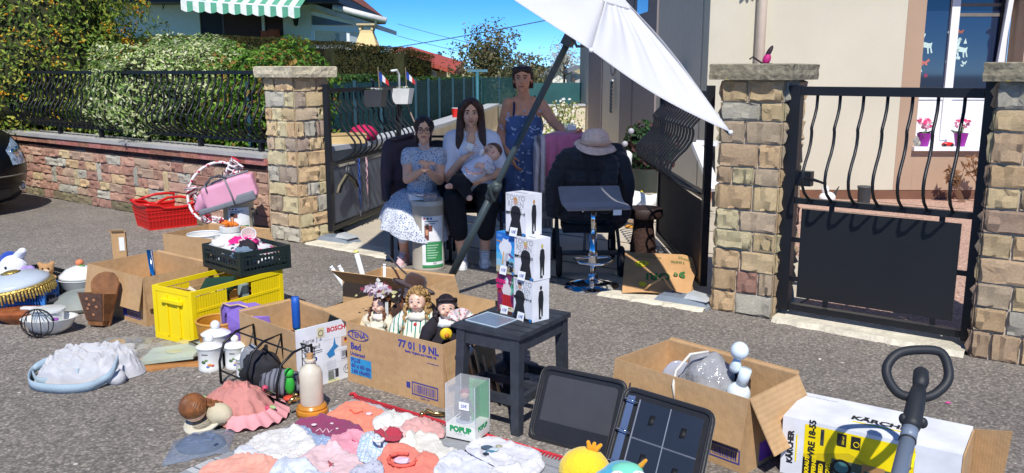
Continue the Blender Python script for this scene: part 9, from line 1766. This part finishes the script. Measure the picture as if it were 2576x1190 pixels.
part('ball_end',MB().ball(q_(-.035,0,.40),.038,16,12),rgb(224,236,244,rough=.2),t2,smooth=True);part('neck',MB().cone(q_(-.045,0,.35),.018,q_(-.05,0,.325),.026,12),rgb(220,232,240,rough=.25),t2,smooth=True);part('arm',MB().tube([q_(0.0,0,.33),q_(-.02,0,.25)],.024,14),rgb(220,232,240,rough=.25),t2,smooth=True);part('joint_ball',MB().ball(q_(-.03,0,.215),.05,16,12),rgb(222,234,242,rough=.2),t2,smooth=True);part('base',MB().lathe([(0,-.01),(.09,0),(.08,.06),(.05,.17),(0,.175)],20),rgb(222,232,238,rough=.3),t2,smooth=True,auto=.8)
lump('plastic_pouch','flat translucent plastic pouch at the left inside the right box','pouch',CB@V((.19,.22,.16)),(.08,.015,.08),mat('pouch_film',lin((186,190,206)),rough=.2,var=.1,alpha=.8),42,.1);lump('dark_pouch','dark pouch behind the lamp fitting in the right box','pouch',CB@V((.46,.27,.20)),(.05,.03,.06),(50,40,40),44,.2)
# ---- boxed garden tool and the tool itself
kA,kB=V((1.057,3.137,0)),V((1.573,2.785,0));krz=math.atan2(kB.y-kA.y,kB.x-kA.x);KL_=(kB-kA).length;KW_,KH_=.30,.236
t=thing('tool_box_carton','white and yellow printed carton of a weed remover at the lower right','box',kA,krz);part('front',MB().bbox((0,0,0),(KL_,.004,KH_)),rgb(226,228,234,rough=.4),t);part('top',MB().bbox((0,.0045,KH_-.004),(KL_,KW_,KH_)),rgb(232,234,238,rough=.4),t);part('back',MB().bbox((0,KW_-.004,0),(KL_,KW_,KH_-.0045)),rgb(226,228,234,rough=.4),t);part('end',MB().bbox((0,.0045,0),(.004,KW_-.0045,KH_-.0045)),rgb(226,228,234,rough=.4),t);part('bottom',MB().bbox((.0045,.0045,.001),(KL_-.001,KW_-.0045,.005)),KR,t)
part('flap',MB().hexa([V(p)for p in((KL_,.02,.0),(KL_+.006,.02,.0),(KL_+.006,KW_-.01,.0),(KL_,KW_-.01,0),(KL_-.0,.02,.225),(KL_+.006,.02,.225),(KL_+.006,KW_-.01,.225),(KL_,KW_-.01,.225))]),KR,t)
part('flap',MB().hexa([V(p)for p in((KL_+.001,KW_+.0,.04),(KL_+.115,KW_-.03,.05),(KL_+.115,KW_-.025,.05),(KL_+.001,KW_+.005,.04),(KL_+.001,KW_,.225),(KL_+.13,KW_-.035,.26),(KL_+.13,KW_-.03,.26),(KL_+.001,KW_+.005,.225))]),KR,t)
KT_=WM[t.name];km=lambda x,z,l=.0008:KT_@face_mtx((x,0,z),(1,0,0),(0,0,1),l);kv=lambda x,z,l=.0008:KT_@face_mtx((x,0,z),(0,0,1),(-1,0,0),l);YK=(250,222,10)
def kp(pts,c,nm='print',y=-.0008):return part(nm,MB().add([(x,y,z)for x,z in pts],[tuple(range(len(pts)))]),rgb(*c,rough=.45)if isinstance(c,tuple)else c,t)
def kr(x0,x1,z0,z1,c,nm='print',y=-.0008):return kp([(x0,z0),(x1,z0),(x1,z1),(x0,z1)],c,nm,y)
kr(.085,.475,.002,.222,YK,'yellow_field');kp([(.085,.002),(.085,.10),(.25,.145),(.47,.06),(.47,.002)],(216,190,20),'yellow_field',-.0012);kr(.085,.20,.002,.088,(24,24,26),'black_field',-.0016)
lettering('WRE 18-55',.034,kv(.115,.165,.0020),BK,t,bold=.0012);
for k,s in enumerate(('UNKRAUT-','ENTFERNER','WEED','REMOVER')):lettering(s,.021,kv(.102+k*.026,.048,.0030),rgb(*YK),t,bold=.0008)
lettering('KÄRCHER',.030,kv(.035,.115),BK,t,bold=.0016);kr(.054,.060,.06,.17,YK,'underline')
for x in(.205,.255):kr(x,x+.034,.165,.215,(38,38,40),'icon',-.0016)
lettering('200 m²',.012,kv(.228,.19,.0024),rgb(*YK),t);lettering('SYSTEM',.009,kv(.151,.19,.0024),BK,t);kr(.145,.158,.15,.215,(70,72,76),'icon',-.0015);part('no_entry_ring',MB().tube([KT_@V((.275+cos(a)*.010,-.003,.185+sin(a)*.010))for a in[2*pi*j/16 for j in range(16)]],.0014,5,True),rgb(*YK),t,True)
kr(.19,.44,.002,.11,(80,92,76),'garden_photo',-.0014);kr(.30,.38,.03,.115,(176,132,84),'garden_photo',-.0018);kr(.20,.27,.02,.075,(60,110,110),'garden_photo',-.0018);kr(.31,.34,.04,.09,(60,76,70),'garden_photo',-.0022);kr(.27,.39,.062,.074,(226,228,228),'shaft_print',-.0026);kp([(.228+.036*cos(a),.082+.032*sin(a))for a in[2*pi*j/20 for j in range(20)]],(20,20,22),'handle_print',-.0024);kp([(.228+.026*cos(a),.082+.022*sin(a))for a in[2*pi*j/20 for j in range(20)]],(70,120,120),'handle_print',-.0028);kr(.385,.47,.045,.085,(240,200,10),'head_print',-.0026);kp([(.46,.02),(.47,.09),(.52,.115),(.55,.06),(.56,.01)],(26,26,28),'head_print',-.0028);kp([(.185,.03),(.26,.005),(.20,.0025),(.15,.0025),(.15,.05)],(206,150,120),'hand_print',-.0030)
kp([(.44+.030*cos(a),.155+.030*sin(a))for a in[2*pi*j/24 for j in range(24)]],(90,94,96),'round_photo',-.0016);kp([(.435,.15),(.45,.14),(.455,.155),(.44,.165)],(240,200,20),'round_photo',-.002);kr(.475,.476,.10,.21,(120,120,120),'rule')
tm=KT_@face_mtx((.36,.09,KH_),(1,0,0),(0,1,0),.0008);lettering('KÄRCHER',.052,KT_@face_mtx((.34,.13,KH_),(1,0,0),(0,1,0),.0008),BK,t,bold=.0024);part('underline',MB().add([(.235,.088,KH_+.0008),(.445,.088,KH_+.0008),(.445,.098,KH_+.0008),(.235,.098,KH_+.0008)],[(0,1,2,3)]),rgb(*YK),t);lettering('www.kaercher.com',.016,KT_@face_mtx((.08,.26,KH_),(1,0,0),(0,1,0),.0008),GRT,t)
# weed remover
t=thing('weed_remover','grey long handled weed remover with a black loop handle in front of its carton','garden tool',(1.02,2.0,0));top=Yp(2310,985,2.62);low=Yp(2262,1190,2.36);dirn=(top-low).normalized();KG=mat('tool_grey',lin((122,134,152)),rough=.4,var=.04);KB_=mat('tool_black',lin((40,43,48)),rough=.55,var=.08,bump=.1,bs=200)
p1,p2=Yp(2290,1078,2.50),Yp(2283,1108,2.47);gnd=low-dirn*(low.z/dirn.z)+V((0,0,.03));qm=dirn.to_track_quat('Z','X').to_matrix()
part('lower_shaft',MB().tube([gnd,p2-dirn*.004],.0235,16),KG,t,True,True);part('upper_shaft',MB().tube([p2+dirn*.002,p1],.0245,16),KG,t,True,True);part('clamp_ring',MB().tube([p2-dirn*.004,p2+dirn*.0018],.0262,16),KB_,t,True,True)
nk=part('neck',MB().tube([p1,p1+dirn*.02,top-dirn*.03,top+dirn*.015],[.026,.03,.028,.022],12),KB_,t,True,True);part('trigger_knob',MB().ball(p1+dirn*.03+V((.034,.0,-.005)),(.016,.014,.018),10,8),KB_,nk,True,True);part('trigger_knob',MB().ball(p1+dirn*.035+V((-.03,.0,.005)),(.012,.014,.018),10,8),KB_,nk,True,True)
hx=[(2232,920),(2262,888),(2320,880),(2368,888),(2386,930),(2380,965),(2345,995),(2305,1000),(2262,990),(2235,955)]
HP=[Yp(x,y,2.62+(990-y)*.0006)for x,y in hx];HQ=[]
for i in range(len(HP)):
 p0,pa1,pb1,p3=HP[i-1],HP[i],HP[(i+1)%len(HP)],HP[(i+2)%len(HP)]
 for k in range(5):f=k/5;HQ.append(.5*((2*pa1)+(pb1-p0)*f+(2*p0-5*pa1+4*pb1-p3)*f*f+(3*pa1-p0-3*pb1+p3)*f**3))
lh_=part('loop_handle',MB().tube(HQ,.0155,10,True),KB_,t,True,True)
for i in(3,18,33,44):part('screw',MB().ball(HQ[i]+V((0,-.0125,0)),.0035,8,6),rgb(16,16,18),lh_,True,True)
part('battery_grip',MB().tube([top+dirn*.015,top+dirn*.05,top+dirn*.085+V((0,.01,0)),top+dirn*.10+V((0,.012,0))],[.020,.026,.024,.012],12),KB_,t,True,True)
lettering('KÄRCHER',.024,face_mtx(Yp(2277,1150,2.42)+V((0,-.024,-.002)),dirn,-(dirn.cross(V((0,-1,0)))),.0005),BK,t,bold=.001);mp=Yp(2290,1152,2.42)+V((0,-.020,0));part('yellow_mark',MB().bar(mp-dirn*.028,mp+dirn*.028,.006,.004),rgb(*YK),t,True)
hd=part('brush_head',MB().bar(gnd-dirn*.02+V((-.1,0,.05)),gnd+V((.1,0,.05)),.08,.08),KB_,t,True);part('brush',MB().lathe([(0,-.1),(.05,-.1),(.05,.1),(0,.1)],20,gnd+V((0,.06,.03)),rotm(0,R(90),0)),rgb(60,60,60,rough=.9),hd,True,True,auto=.5)
# little things lying about on the road
for k,(px,py,c,lab)in enumerate(((2385,1015,(206,80,150),'tiny pink paper scrap on the road beside the weed remover handle'),(2062,905,(206,200,190),'pale pebble on the road behind the right box'),(355,645,(190,186,180),'pale pebble on the road in front of the red basket'))):
 p=G(px,py);mb=MB();mb.ball((0,0,.004),(.014,.009,.005),8,6,rotm(0,0,k));single('paper_scrap' if k==0 else 'pebble',mb,rgb(*c,rough=.9),lab,'scrap' if k==0 else 'pebble',p,smooth=True)
